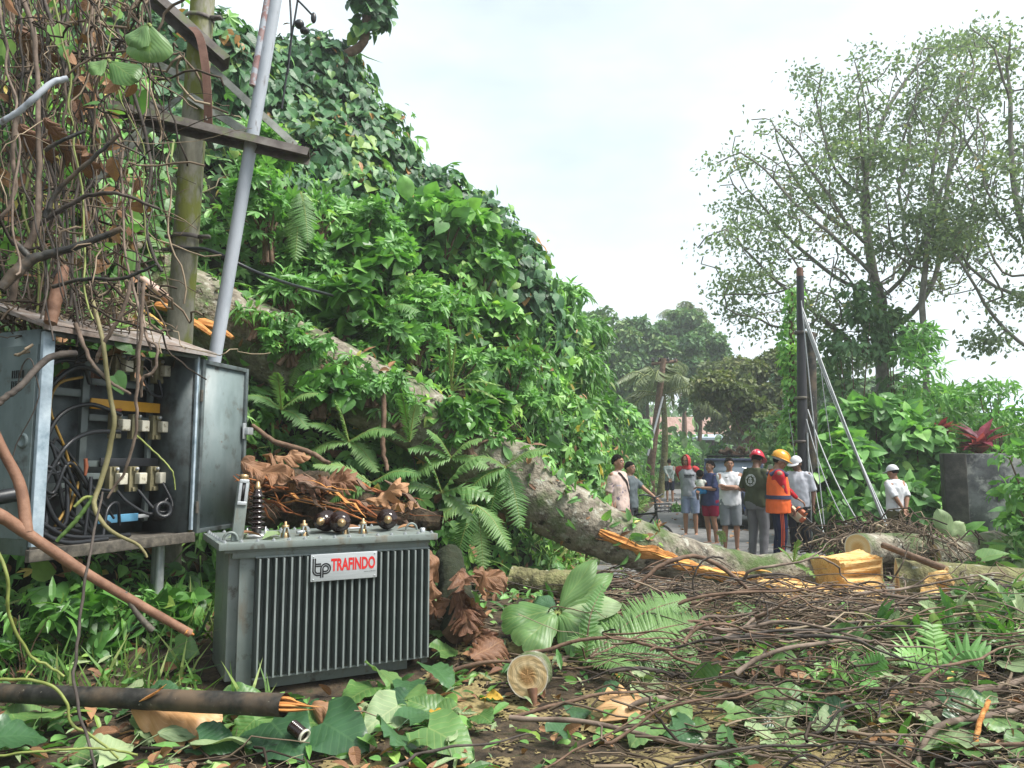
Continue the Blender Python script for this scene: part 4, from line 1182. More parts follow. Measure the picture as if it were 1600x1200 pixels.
# corrugated radiator
rad = MB(); fx0, fx1, fz0, fz1 = .255, LW - .055, .10, H - .115
rad.box(((fx0 + fx1) / 2, .125, (fz0 + fz1) / 2), (fx1 - fx0, .012, fz1 - fz0 - .004))
radiator = rad.build('radiator', M_fin, trf, False)
top = MB(); top.box(((fx0 + fx1) / 2, .058, fz1 + .006), (fx1 - fx0 + .02, .014, .012), bev=.003); top.build('rail', M_edge, radiator)
top = MB(); top.box(((fx0 + fx1) / 2, .058, fz0 - .006), (fx1 - fx0 + .02, .014, .012), bev=.003); top.build('rail', M_edge, radiator)
NF = 24
fb = MB(); fb.box((0, .016, 0), (.010, .10, fz1 - fz0 - .002)); fb.box((0, -.0385, 0), (.0115, .009, fz1 - fz0 - .002), m=1)
f0 = fb.build('cooling_fin', [M_fin, M_edge], radiator, False)
for i in range(NF):
    c = f0 if i == 0 else f0.copy()
    if i: COL.objects.link(c); c.parent = radiator
    c.location = (fx0 + (fx1 - fx0) * (i + .25) / (NF - .5), .0525, (fz0 + fz1) / 2)
# name plate
pw, ph = .475, .185
px0, pz0 = .60, H - .098 - ph - .006
pl = MB(); pl.box((px0 + pw / 2, -.004, pz0 + ph / 2), (pw, .008, ph), bev=.003)
plate = pl.build('name_plate', M_plate, trf)
for (dx, dz) in ((.018, .015), (pw - .018, .015), (.018, ph - .015), (pw - .018, ph - .015)):
    q = MB(); q.lathe([(.006, 0), (.005, .003), (0, .004)], (px0 + dx, -.008, pz0 + dz), (0, -1, 0), 8); q.build('rivet', M_galv, plate)
EX, EZ = np.array([1.0, 0, 0]), np.array([0, 0, 1.0])
text_mesh('TRAFINDO', .088, .318, M_redink, 'red_lettering', plate, (px0 + .142, -.0085, pz0 + .064), EX, EZ, .001, .035)
text_mesh('www.trafindo', .0075, .085, M_ink, 'small_lettering', plate, (px0 + .378, -.0085, pz0 + .045), EX, EZ, .001)
def stroke(mb, pts, w):
    p = np.asarray(pts, float); t = unit(np.gradient(p, axis=0)); n = np.column_stack([-t[:, 1], t[:, 0]])
    a, b = p + n * w / 2, p - n * w / 2
    v = np.vstack([np.column_stack([px0 + a[:, 0], np.full(len(a), -.0095), pz0 + a[:, 1]]), np.column_stack([px0 + b[:, 0], np.full(len(a), -.0095), pz0 + b[:, 1]])])
    k = len(p); mb.add(v, [(i, k + i, k + i + 1, i + 1) for i in range(k - 1)])
lg = MB()
def arc(cx, cy, r, a0, a1, n=16): return [(cx + r * math.cos(R(a)), cy + r * math.sin(R(a))) for a in np.linspace(a0, a1, n)]
for d in (-.0072, .0072):          # each stroke of the mark is a pair of bold lines
    stroke(lg, [(.024 + d, .158), (.024 + d, .09)] + arc(.050, .076, .026 - d, 180, 270) + [(.076, .050 + d)], .0095)
    stroke(lg, [(.034, .112 + d), (.072, .112 + d)], .0095)
    stroke(lg, [(.078 + d, .026), (.078 + d, .086)] + arc(.104, .086, .026 - d, 180, -90, 26) + [(.088, .060 + d)], .0095)
lg.build('black_emblem', M_ink, plate, False)
sm_ = MB(); sm_.box((.20, .068, H - .078), (.13, .006, .026), bev=.002); sm_.lathe([(.016, 0), (.016, .006), (0, .007)], (.30, .068, H - .078), (0, -1, 0), 12); sm_.build('rating_tag', M_edge, trf)
# fittings on the lid
ey = MB(); a = np.linspace(0, np.pi, 14); ey.tube(np.column_stack([.045 * np.cos(a), np.zeros(14), .012 + .05 * np.sin(a)]), .009, 8)
e0 = ey.build('lifting_eye', M_paint, trf); e0.location = (.085, .10, H)
e1 = e0.copy(); COL.objects.link(e1); e1.parent = trf; e1.location = (LW - .13, .22, H)
gt = MB(); g0 = np.array([.13, .13, H]); g1 = g0 + [.035, .02, .40]
gt.bar(g0, g1, .075, .045, up=(0, 1, 0), bev=.004); gauge = sharp(gt.build('oil_gauge_tube', M_paint, trf))
gp = MB(); q = g0 + (g1 - g0) * .82; ax = unit(g1 - g0)
for s_ in (-1, 1): gp.bar(q - ax * .075 + [s_ * .021, -.028, 0], q + ax * .075 + [s_ * .021, -.028, 0], .020, .012, up=(0, 1, 0), bev=.003)
for s_ in (-.075, .075): gp.bar(q + ax * s_ - ax * .012 + [0, -.0285, 0], q + ax * s_ + ax * .012 + [0, -.0285, 0], .062, .0135, up=(0, 1, 0), bev=.003)
gp.build('gauge_plate', M_galv, gauge)
gq = MB(); gq.bar(q - ax * .06 + [0, -.026, 0], q + ax * .06 + [0, -.026, 0], .022, .006, up=(0, 1, 0)); gq.build('gauge_glass', M_ink, gauge)
gc = MB(); gc.lathe([(.026, 0), (.026, .018), (.030, .02), (.030, .045), (.012, .05), (0, .05)], g1, ax, 12); gc.build('filler_cap', M_brass, gauge)
def bushing(o, axis, L, name='insulator', rs=1.0):
    axis = unit(np.asarray(axis, float)); pr = [(.036, 0.0)]
    ns = 7
    for i in range(ns):
        z = .05 + (L - .10) * i / ns; dz = (L - .10) / ns
        pr += [(.034, z), (.062 - .002 * i, z + dz * .35), (.063 - .002 * i, z + dz * .48), (.036, z + dz * .62), (.032, z + dz * .98)]
    pr += [(.030, L - .04), (.022, L - .02), (0.0, L - .018)]
    pr = [(a * rs, b) for a, b in pr]
    mb = MB(); mb.lathe(pr, o, axis, 20); ob = mb.build(name, M_glaze, trf)
    c = MB(); c.lathe([(.020, L - .022), (.024 * rs, L - .006), (.018 * rs, L), (.012 * rs, L + .03), (0, L + .034)], o, axis, 10); c.build('terminal_cap', M_brass, ob)
    return ob
ub = bushing((.305, .40, H), (0, 0, 1), .36)
fl = MB(); fl.lathe([(.105, 0), (.105, .014), (.05, .016), (.05, .02)], (.305, .40, H + .002), (0, 0, 1), 20)
fl.build('flange', M_galv, ub)
for k in range(4):
    c = MB(); a = k * 1.571 + .6; c.lathe([(.010, 0), (.010, .03), (.005, .032), (.005, .05), (0, .051)], (.305 + .088 * math.cos(a), .40 + .088 * math.sin(a), H + .014), (0, 0, 1), 6); c.build('flange_bolt', M_galv, ub)
for (x, y, ax_, L) in ((.78, .40, (-.50, -1, .06), .30), (.88, .26, (-.22, -1, .05), .30), (1.27, .34, (-.32, -1, .06), .30)):
    bushing((x - ax_[0] * .2, y + .2, H + .078), ax_, L, rs=1.3)
for i, (x, y) in enumerate(((.475, .24), (.62, .30), (.92, .30), (1.05, .26))):
    c = MB(); c.lathe([(.034, 0), (.030, .03), (.022, .034), (.018, .06), (.026, .062), (.026, .085), (.010, .088), (.010, .11), (0, .112)], (x, y, H), (0, 0, 1), 14)
    tp = c.build('terminal_post', M_brass, trf)
    c = MB(); c.bar((x - .024, y - .036, H + .001), (x - .010, y - .030, H + .07), .016, .006); c.bar((x + .026, y - .036, H + .001), (x + .012, y - .030, H + .07), .016, .006)
    c.bar((x - .012, y - .030, H + .069), (x + .012, y - .030, H + .07), .016, .006)
    c.build('terminal_clip', M_edge, tp)
c = MB(); c.bar((.86, .36, H + .03), (1.12, .34, H + .035), .02, .012); c.bar((.56, .25, H + .03), (.66, .30, H + .03), .02, .02); c.build('loose_strap', M_galv, trf)
c = MB(); c.lathe([(.022, 0), (.022, .03), (.012, .034), (0, .034)], (LW - .07, .14, H), (0, 0, 1), 8); c.build('drain_plug', M_galv, trf)

# ------------------------------------------------------------------ the open distribution cabinet
_a = P(45, 878, 5.2); _b = P(300, 832, 6.5)
CZ = (_a[2] + _b[2]) / 2
CA = math.atan2(_b[1] - _a[1], _b[0] - _a[0]); CW = float(np.hypot(_b[0] - _a[0], _b[1] - _a[1]))
cab = thing('electrical_cabinet', [_a[0], _a[1], CZ], 'open blue grey electrical cabinet with fuses and loose cables under dangling vines', 'cabinet', rz=CA)
CH, CD = 1.56, .56
def part(mb, name, mt, parent=None, smooth=True, ang=None):
    o = mb.build(name, mt, parent or cab, smooth)
    return sharp(o, ang) if ang else o
mb = MB(); mb.box((0.012, CD / 2 + .02, CH / 2), (.024, CD - .04, CH)); 
mb.box((-.004, CD * .42, CH * .5), (.012, CD * .7, CH * .86), bev=.004); part(mb, 'side_panel', M_cab)
sd = cab.children[-1]
mb = MB()
for r_ in range(2):
    for k in range(6): mb.box((-.012, CD * .30 + k * .022, CH * .80 - r_ * .075), (.006, .009, .055))
part(mb, 'louvre', M_ink, sd, False)
mb = MB(); mb.lathe([(.055, 0), (.05, .012), (.035, .014), (.03, .004), (0, .004)], (-.010, CD * .22, CH * .50), (-1, 0, 0), 18); part(mb, 'round_vent', M_cab, sd)
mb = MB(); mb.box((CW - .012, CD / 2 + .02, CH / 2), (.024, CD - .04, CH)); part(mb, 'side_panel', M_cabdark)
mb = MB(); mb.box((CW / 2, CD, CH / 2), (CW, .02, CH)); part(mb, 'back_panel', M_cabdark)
mb = MB(); mb.box((CW / 2, CD / 2, .015), (CW - .02, CD - .02, .03)); part(mb, 'floor_panel', M_dirt)
mb = MB(); mb.box((CW / 2, .0, .0), (CW + .03, .05, .085), bev=.006); part(mb, 'front_sill', M_dirt)
mb = MB(); mb.box((.035, -.005, CH / 2 + .02), (.085, .035, CH - .08), bev=.005); part(mb, 'door_post', M_cabedge)
mb = MB(); mb.box((CW - .02, -.004, CH / 2 + .02), (.022, .03, CH - .08), bev=.004); part(mb, 'door_post', M_cabedge)
mb = MB(); mb.box((CW / 2, .0, CH - .015), (CW, .03, .05), bev=.004); part(mb, 'header_rail', M_cabdark)
# sloping sheet roof
mb = MB(); v = []
for i, x in enumerate(np.linspace(-.07, CW + .09, 14)):
    for j, y in enumerate(np.linspace(-.10, CD + .10, 8)):
        z = CH + .02 + .20 * (y + .10) / (CD + .2) * (1.25 if y < CD * .9 else 1.2) + .008 * fbm(x * 3, y * 3)
        v.append((x, y, z))
v = np.array(v); f = grid_faces(14, 8); mb.add(v, f[:, ::-1]); mb.add(v - [0, 0, .012], f)
k = 14 * 8
edge = [(j * 1) for j in range(8)]
mb.bar(v[0] - [0, 0, .02], v[13 * 8] - [0, 0, .02], .008, .035); mb.bar(v[0] - [0, 0, .012], v[7] - [0, 0, .012], .012, .022); mb.bar(v[13 * 8] - [0, 0, .012], v[13 * 8 + 7] - [0, 0, .012], .012, .022)
part(mb, 'roof', M_rust, ang=30)
# busbar frame
mb = MB()
mb.box((.70, CD - .09, CH / 2), (.06, .04, CH - .25), bev=.004); mb.box((CW - .08, CD - .09, CH / 2), (.04, .04, CH - .25), bev=.004)
for z in (1.40, 1.28, .99, .62, .52): mb.box(((.72 + CW - .06) / 2, CD - .10, z), (CW - .80, .045, .05), bev=.004)
mb.box((.45, CD - .07, 1.18), (.55, .04, .06), bev=.004); mb.box((.42, CD - .07, .42), (.66, .03, .10), bev=.004)
part(mb, 'busbar_frame', M_fin, ang=40)
mb = MB(); mb.box(((.72 + CW - .04) / 2, CD - .15, 1.10), (CW - .74, .02, .085), bev=.004); yb = part(mb, 'yellow_busbar', M_yellow)
mb = MB(); mb.box(((.8 + CW) / 2, CD - .15, .63), (CW - .85, .02, .07), bev=.004); part(mb, 'black_busbar', M_wire)
mb = MB(); mb.box((1.02, CD - .15, .17), (.38, .02, .065), bev=.004); part(mb, 'blue_busbar', M_blue)
mb = MB(); mb.box((1.29, CD - .151, .175), (.16, .018, .03), bev=.003); part(mb, 'bare_busbar', M_plate)
for r_, z in enumerate((1.42, .93, .49)):
    for c_, x in enumerate((.94, 1.13, 1.34)):
        mb = MB(); mb.box((x, CD - .15, z), (.085, .06, .21), bev=.006); mb.box((x, CD - .18, z + .085), (.05, .05, .035), bev=.004); mb.box((x, CD - .18, z - .085), (.05, .05, .035), bev=.004)
        fh = part(mb, 'fuse_holder', M_tanplastic, ang=40)
        if not (r_ == 0 and c_ == 1):
            mb = MB(); mb.box((x + .03, CD - .225, z + .005), (.075, .065, .095), bev=.008); part(mb, 'fuse', M_cream, fh)
        mb = MB(); mb.lathe([(.014, 0), (.014, .02), (0, .022)], (x, CD - .205, z + .085), (0, -1, 0), 6); part(mb, 'terminal_bolt', M_galv, fh)
# cables
def cable(pts, r, mt, n=26):
    mb = MB(); mb.tube(spline(pts, n), r, 7); return part(mb, 'cable', mt)
CB = [[(.12, .40, 1.05), (.30, .38, 1.36), (.55, .40, 1.40), (.66, .42, 1.25)], [(.14, .36, 1.0), (.36, .30, 1.30), (.60, .36, 1.36), (.92, .40, 1.22)],
      [(.10, .30, .20), (.20, .32, .6), (.34, .34, .95), (.60, .36, 1.08), (.92, .38, 1.02)], [(.12, .25, .15), (.26, .30, .5), (.40, .3, .75), (.62, .34, .86), (.92, .38, .88)],
      [(.08, .40, .9), (.14, .3, .5), (.26, .28, .12), (.5, .3, .06)], [(.14, .42, 1.0), (.22, .34, .55), (.36, .30, .20), (.62, .32, .08)],
      [(.20, .42, .8), (.30, .36, .4), (.28, .3, .10)], [(.10, .2, .25), (.35, .18, .10), (.7, .2, .06), (.95, .25, .05)], [(.08, .16, .18), (.3, .12, .06), (.66, .14, .05)],
      [(.94, .40, .40), (1.02, .36, .30), (1.20, .30, .20), (1.36, .3, .32)], [(1.14, .40, .40), (1.26, .3, .22), (1.38, .26, .26), (1.36, .4, .5)],
      [(.98, .4, .12), (.9, .34, .3), (.78, .30, .26), (.72, .26, .06)], [(.16, .44, .35), (.3, .42, .32), (.55, .42, .44), (.9, .40, .40)], [(.62, .3, .52), (.60, .28, .36), (.56, .26, .06)],
      [(1.30, .40, 1.34), (1.30, .36, 1.2), (1.18, .36, 1.22), (1.12, .38, 1.34)], [(.10, .42, 1.2), (.16, .36, .9), (.13, .34, .6), (.2, .3, .3)]]
for i, q in enumerate(CB): cable([(a_, b_ - .06, c_) for a_, b_, c_ in q], .018 if i < 9 else .013, M_wire)
for k in range(9):
    z0 = .2 + .9 * rng.random(); cable([(.08 + .08 * rng.random(), .30 + .1 * rng.random(), z0), (.25 + .2 * rng.random(), .24, z0 * .5 + .5 * rng.random()), (.40 + .25 * rng.random(), .24 + .1 * rng.random(), .2 + .6 * rng.random()), (.5 + .4 * rng.random(), .30, .06 + .35 * rng.random())], .010 + .008 * rng.random(), M_wire)
for q in ([(.62, .40, 1.30), (.38, .34, 1.22), (.30, .30, 1.02), (.44, .30, .72), (.50, .30, .5), (.46, .28, .3), (.36, .26, .16)], [(.52, .32, .66), (.56, .30, .5), (.50, .28, .32), (.40, .26, .12)]): cable(q, .011, M_ywire)
mb = MB(); mb.tube([(.61, .30, .66), (.62, .30, .60), (.615, .30, .53)], [.014, .017, .010], 8); part(mb, 'cable_lug', M_copper)
mb = MB(); mb.tube([(.90, .36, 1.055), (.96, .37, 1.06)], [.012, .014], 8); part(mb, 'cable_lug', M_copper)
mb = MB(); mb.tube([(.72, .36, 1.46), (.80, .37, 1.47)], [.012, .014], 8); part(mb, 'cable_lug', M_copper)
mb = MB(); mb.lathe([(.045, .0), (.075, .0), (.075, .14), (.045, .14), (.045, 0)], (CW - .10, .30, .20), (-.3, -.9, .25), 20, cap=False); part(mb, 'conduit_mouth', M_wire)
# open door on the far side
door = bpy.data.objects.new('cabinet_door', None); COL.objects.link(door); door.parent = cab; door.location = (CW, -.012, .03); door.rotation_euler = (0, 0, R(12))
DW, DH = .74, CH - .07
mb = MB(); mb.box((DW / 2, 0, DH / 2), (DW, .014, DH)); part(mb, 'door_sheet', M_cab, door)
mb = MB()
for x in (.02, DW - .02): mb.box((x, -.018, DH / 2), (.04, .030, DH), bev=.004)
for z in (.018, DH - .018): mb.box((DW / 2, -.017, z), (DW - .08, .028, .036), bev=.004)
part(mb, 'door_rim', M_cabdark, door, ang=40)
mb = MB(); mb.box((DW - .005, -.05, DH * .60), (.10, .05, .07), bev=.008); mb.box((DW - .05, -.034, DH * .60), (.05, .012, .15), bev=.004); part(mb, 'latch', M_galv, door, ang=40)
for z in (.22, DH - .32):
    mb = MB(); mb.lathe([(.014, -.05), (.014, .05)], (-.005, -.03, z), (0, 0, 1), 10); part(mb, 'hinge', M_dirt, door)
for (x, y) in ((CW - .16, .18), (CW - .05, .34)):
    mb = MB(); mb.tube([(x, y, -CZ - .1), (x, y, 0)], .038, 10); part(mb, 'support_leg', M_galv)
mb = MB(); _l = Vector((-.30, .10, .50))
mb.tube([(-.32, .16, .36), (-.16, .10, .40), (-.05, .06, .42)], .05, 12); mb.tube([(-.05, .06, .42), (-.03, .055, .423)], .058, 12); part(mb, 'conduit_stub', M_wire)

# ------------------------------------------------------------------ mossy pole with its bent steel arms
pb = P(278, 560, 7.3); pt = P(321, -60, 7.3)
pole = thing('utility_pole', [pb[0], pb[1], .3], 'mossy round concrete utility pole carrying bent steel arms behind the cabinet', 'pole')
def wp(mb, name, mt, parent=pole, ang=None):
    o = wpart(mb, name, mt, parent); return sharp(o, ang) if ang else o
mb = MB(); q = spline([[pb[0] - .02, pb[1], .3], pb, pt, pt + (pt - pb) * .3], 30); mb.tube(q, np.linspace(.132, .108, 30), 20); wp(mb, 'shaft', M_conc)
for (px, py) in ((312, 32), (293, 372), (288, 392)):
    c = P(px, py, 7.3); d = unit(pt - pb); mb = MB(); mb.lathe([(.134, -.02), (.142, -.02), (.142, .02), (.134, .02)], c, d, 22, cap=False)
    mb.bar(c + [.13, -.04, 0], c + [.24, -.05, 0], .05, .03); mb.bar(c + [-.13, -.04, 0], c + [-.20, -.05, 0], .05, .03); wp(mb, 'clamp_band', M_arm)
def channel(a, b, w=.11, h=.07, up=(0, 0, 1)):
    a = np.asarray(a); b = np.asarray(b); d = unit(b - a); x = unit(np.cross(d, up)); z = np.cross(x, d)
    mb = MB(); mb.bar(a, b, w, .009, up)
    mb.bar(a + x * (w / 2 - .0045) - z * h / 2, b + x * (w / 2 - .0045) - z * h / 2, .009, h - .009, up); mb.bar(a - x * (w / 2 - .0045) - z * h / 2, b - x * (w / 2 - .0045) - z * h / 2, .009, h - .009, up)
    return mb
ARM = [((178, 166, 6.75), (484, 240, 6.95), .15, .09, M_arm), ((205, -40, 7.0), (358, 98, 7.15), .17, .09, M_arm)]
for (a, b, w, h, mt) in ARM: wp(channel(P(*a), P(*b), w, h, up=(0, .35, 1)), 'steel_arm', mt, ang=40)
for (a, b, w) in [((330, 106, 7.2), (462, 228, 7.0), .07), ((296, 140, 7.4), (178, 238, 7.1), .06), ((135, 45, 7.0), (290, 122, 7.3), .08), ((245, 190, 7.0), (142, 290, 6.8), .065), ((205, 138, 7.1), (262, 182, 6.85), .08), ((296, 150, 7.15), (382, 205, 7.2), .085)]:
    mb = MB(); mb.bar(P(*a), P(*b), w, .012, up=(0, -1, .3)); mb.bar(P(*a) + [0, .03, .02], P(*b) + [0, .03, .02], .012, w * .8, up=(0, -1, .3)); wp(mb, 'brace', M_armgrey if a[0] not in (205,) else M_arm, ang=40)
mb = MB(); c = spline([P(300, 42, 6.95), P(312, 58, 6.85), P(320, 100, 6.78), P(324, 150, 6.75), P(325, 193, 6.78)], 16)
v = np.concatenate([[q + [s_ * .038, d_, 0] for q in c] for s_, d_ in ((-1, 0), (1, 0), (1, .012), (-1, .012))]); k_ = 16
for s_ in range(4): mb.add(v, [(s_ * k_ + i, s_ * k_ + i + 1, ((s_ + 1) % 4) * k_ + i + 1, ((s_ + 1) % 4) * k_ + i) for i in range(15)])
sharp(wp(mb, 'bent_strap', M_strap), 40)
for (px, py, y) in ((458, 228, 6.9), (478, 236, 6.9), (322, 188, 6.72), (352, 92, 7.1)):
    mb = MB(); mb.lathe([(.016, 0), (.016, .015), (.008, .016), (.008, .04), (0, .041)], P(px, py, y), (0, -.3, 1), 6); wp(mb, 'arm_bolt', M_dirt)
# leaning whitewashed pipe
a = P(334, 568, 6.95); b = P(432, -10, 6.95)
pp = thing('steel_pipe', a - (b - a) * .12, 'leaning pale grey steel pipe with flaking reddish paint at its top', 'pipe')
d_ = unit(b - a)
mb = MB(); mb.tube([a - (b - a) * .12, a, (a + b) / 2, b - d_ * .05], .060, 18); wpart(mb, 'pipe', M_pipe, pp)
mb = MB(); mb.tube([b - (b - a) * .265 + [-.062, -.045, 0], b - (b - a) * .1 + [-.060, -.045, 0], b + (b - a) * .1 + [-.058, -.045, 0]], .032, 12); M_pinkpipe = mat('flaking_red_paint', [G(.20, .09, .08), G(.30, .17, .16), G(.36, .26, .25)], scale=6, bump=.3, rough=.6); overlay(M_pinkpipe, (.40, .43, .47), 9, .50, .56, 2)
wpart(mb, 'conduit', M_pinkpipe, pp)
mb = MB(); mb.tube([b - d_ * .06, b + d_ * .03, b + d_ * .25], [.045, .048, .045], 12); wpart(mb, 'pipe_cap', M_strap, pp)
# thick wires hanging near the pipe top
for i, (q, lb) in enumerate([([(452, -20), (455, 60), (446, 130), (440, 170)], 'grey drop wire hanging in a loose loop right of the leaning pipe'), ([(468, -20), (462, 20), (452, 80), (450, 112), (446, 118)], 'thin drop wire hanging above the burnt joints'),
                   ([(455, -10), (475, 10), (490, 26)], 'short wire ending in a dark joint against the sky')]):
    mb = MB(); mb.tube(spline([P(x, y, 7.4) for x, y in q], 20), .011, 6)
    if i == 2: mb.ball(P(490, 28, 7.4), (.03, .03, .06)); 
    if i == 1: mb.ball(P(468, 38, 7.4), (.05, .05, .05)); mb.ball(P(476, 48, 7.4), (.05, .04, .04))
    tag(mb.build('drop_wire', M_wire), lb, 'wire', 'wires beside the leaning pipe')
mb = MB(); mb.tube(spline([P(288, 388, 7.1), P(330, 392, 7.0), P(400, 425, 7.2), P(460, 446, 8.0), P(520, 462, 8.8)], 24), .018, 7)
tag(mb.build('slack_cable', M_wire), 'black slack cable running from the mossy pole into the slope', 'cable')
# ------------------------------------------------------------------ the fallen tree across the road
def log_mesh(c, r, n=36, seg=90, rough=.06, seed=0.0, ell=1.0, knots=()):
    """Tapered trunk along a curve with a lumpy surface; returns MB and ring array."""
    q = spline(np.column_stack([np.asarray(c, float), np.asarray(r, float)]), seg)
    p, rad = q[:, :3], q[:, 3]
    t = unit(np.gradient(p, axis=0))
    x = unit(np.cross(t, [0, 0, 1.0])); z = np.cross(x, t)
    ang = np.arange(n) * 2 * np.pi / n
    rings = np.zeros((seg, n, 3)); nrm = np.zeros((seg, n, 3))
    for i in range(seg):
        for j in range(n):
            d = math.cos(ang[j]) * x[i] + math.sin(ang[j]) * z[i]
            b0 = p[i] + d * rad[i]
            k = 1 + rough * mnoise.fractal(Vector(b0 * 1.6 / max(rad[i], .05) * .45) + Vector((seed, 0, 0)), 1, 2, 3) + rough * .35 * mnoise.noise(Vector(b0 * 9))
            for (kp, kr, kh) in knots:
                k += kh * math.exp(-np.sum((b0 - kp) ** 2) / (kr * kr))
            rings[i, j] = p[i] + d * rad[i] * k
            nrm[i, j] = d
    mb = MB()
    i = np.arange(seg - 1)[:, None] * n; j = np.arange(n)[None]; j2 = (j + 1) % n
    f = np.stack([i + j, i + j2, i + n + j2, i + n + j], -1).reshape(-1, 4)
    mb.add(rings.reshape(-1, 3), f)
    return mb, rings, nrm, p

def cap_disc(ring, out, mi=0, rough=.004, rings_=7):
    c = ring.mean(0); v, l = [], []
    for k in range(rings_ + 1):
        q = k / rings_
        for w in ring:
            v.append(c + (w - c) * q + out * rough * (rng.random() - .5) * (1 if 0 < k < rings_ else 0)); l.append((q, 0, .5))
    n = len(ring)
    mb = MB()
    i = np.arange(rings_)[:, None] * n; j = np.arange(n)[None]; j2 = (j + 1) % n
    mb.add(v, np.stack([i + j, i + n + j, i + n + j2, i + j2], -1).reshape(-1, 4), mi, l)
    return mb

ft = thing('fallen_tree', P(800, 760, 9.2), 'huge lichen spotted tree fallen across the road with its side torn open', 'fallen tree')
TC = [P(170, 410, 8.9), P(300, 485, 8.8), P(410, 535, 8.9), P(540, 600, 9.0), P(670, 665, 9.1), P(790, 745, 9.2), P(880, 800, 9.3), P(970, 842, 9.3), P(1080, 877, 9.3), P(1180, 897, 9.35), P(1272, 900, 9.4)]
TR = [.55, .47, .44, .42, .40, .39, .37, .31, .265, .24, .225]
tmb, trings, tn, tp_ = log_mesh(TC, TR, 44, 150, .075, 3.0, knots=[(P(822, 722, 8.9) + [0, .1, .08], .22, .35), (P(1230, 870, 9.3), .2, .25)])
wpart(tmb, 'trunk', M_bark, ft)
wpart(cap_disc(trings[-1], unit(tp_[-1] - tp_[-2])), 'cut_face', M_end2, ft, False)
# torn strip of bare wood along the near side
def torn(name, s0, s1, angs, lift, mt, wob, parent=ft):
    mb = MB(); K = 60; M_ = 9
    v = np.zeros((K, M_, 3))
    for a in range(K):
        t = a / (K - 1); i = (s0 + (s1 - s0) * t) * 149; i0 = min(148, int(i)); fr = i - i0
        wd = math.sin(math.pi * min(.98, .04 + t * .93)) ** .5
        for b in range(M_):
            q = (b / (M_ - 1) - .5)
            ag = angs[0] + (angs[1] - angs[0]) * t + q * wob * wd * (1 + .9 * mnoise.noise(Vector((t * 18, q * 3, 3.3))))
            j = (ag % 360) / 360 * 44; j0 = int(j) % 44; jf = j - int(j)
            pt_ = (trings[i0, j0] * (1 - jf) + trings[i0, (j0 + 1) % 44] * jf) * (1 - fr) + (trings[i0 + 1, j0] * (1 - jf) + trings[i0 + 1, (j0 + 1) % 44] * jf) * fr
            n_ = tn[i0, j0]
            v[a, b] = pt_ + n_ * ((lift * (1 - abs(q) * 1.6) + .03 * mnoise.noise(Vector((t * 7, b * 2.9, 0))) + .012 * mnoise.noise(Vector((t * 40, b * 3.7, 5)))) if abs(q) < .49 else -.02)
    mb.add(v.reshape(-1, 3), grid_faces(K, M_))
    return wpart(mb, name, mt, parent, False)
# angle where the trunk faces the camera
_side = [((tn[i] * unit(np.array([0, 0, CAMZ]) - tp_[i])).sum(-1)).argmax() for i in range(150)]
fa = np.array(_side) * 360 / 44
torn('torn_wood', .66, .985, (fa[100] + 0, fa[140] - 30), .030, M_torn, 42)
torn('torn_wood', .74, .93, (fa[110] - 2, fa[135] - 16), .040, M_wood, 14)
for k in range(9):
    i = int(100 + 44 * rng.random()); j = int((fa[i] + (-20 + 30 * rng.random())) / 360 * 44) % 44
    b_ = trings[i, j]; d = unit(tp_[min(149, i + 3)] - tp_[i]) * (1 if rng.random() < .7 else -1)
    L = .15 + .3 * rng.random()
    mb = MB(); mb.tube(spline([b_ - d * .1, b_ + d * L * .5 + tn[i, j] * .03, b_ + d * L + tn[i, j] * (.03 + .05 * rng.random()) - [0, 0, .03]], 6), [.004, .02, .018, .014, .008, .002], 5, tint=.5, flat=.5); wpart(mb, 'splinter', M_torn if k % 2 else M_wood, ft, False)
# stump flare high on the slope, fresh yellow break
for (px, py, y, L, w) in [(250, 478, 8.2, .5, .10), (285, 500, 8.1, .35, .12), (318, 505, 8.25, .35, .12), (180, 470, 8.0, .6, .05)]:
    mb = MB(); a = P(px, py, y); mb.tube(spline([a, a + [L * .5, -.05, -.16 * L], a + [L, -.05, -.5 * L]], 8), np.linspace(w, w * .4, 8), 7, flat=.5); wpart(mb, 'torn_wood', M_torn if px != 180 else M_wood, ft, False)
mb = MB(); mb.tube(spline([P(195, 418, 8.2), P(245, 455, 8.3), P(300, 500, 8.4)], 10), [.06, .10, .12, .13, .13, .13, .12, .11, .1, .06], 8, flat=.45); wpart(mb, 'peeled_bark', mat('peeled_inner_bark', [G(.45, .28, .22), G(.58, .44, .38)], scale=5, bump=.3), ft)
# moss tufts and rootlets stay with the trunk
mb = MB()
for k in range(1500):
    i = int(rng.random() * 112); j = int(rng.integers(44))
    if tn[i, j, 2] < .15 and rng.random() < .8: continue
    mb.scatter(T_LANCE if k % 3 else T_OVAL, trings[i, j][None], unit(tn[i, j] + .4 * rng.normal(size=3))[None], unit(tn[i, j] * .4 + rng.normal(size=3) * .6)[None], .07 + .12 * rng.random(), int(k % 5 == 0))
wpart(mb, 'clinging_leaves', [M_mid, M_dry], ft, False)

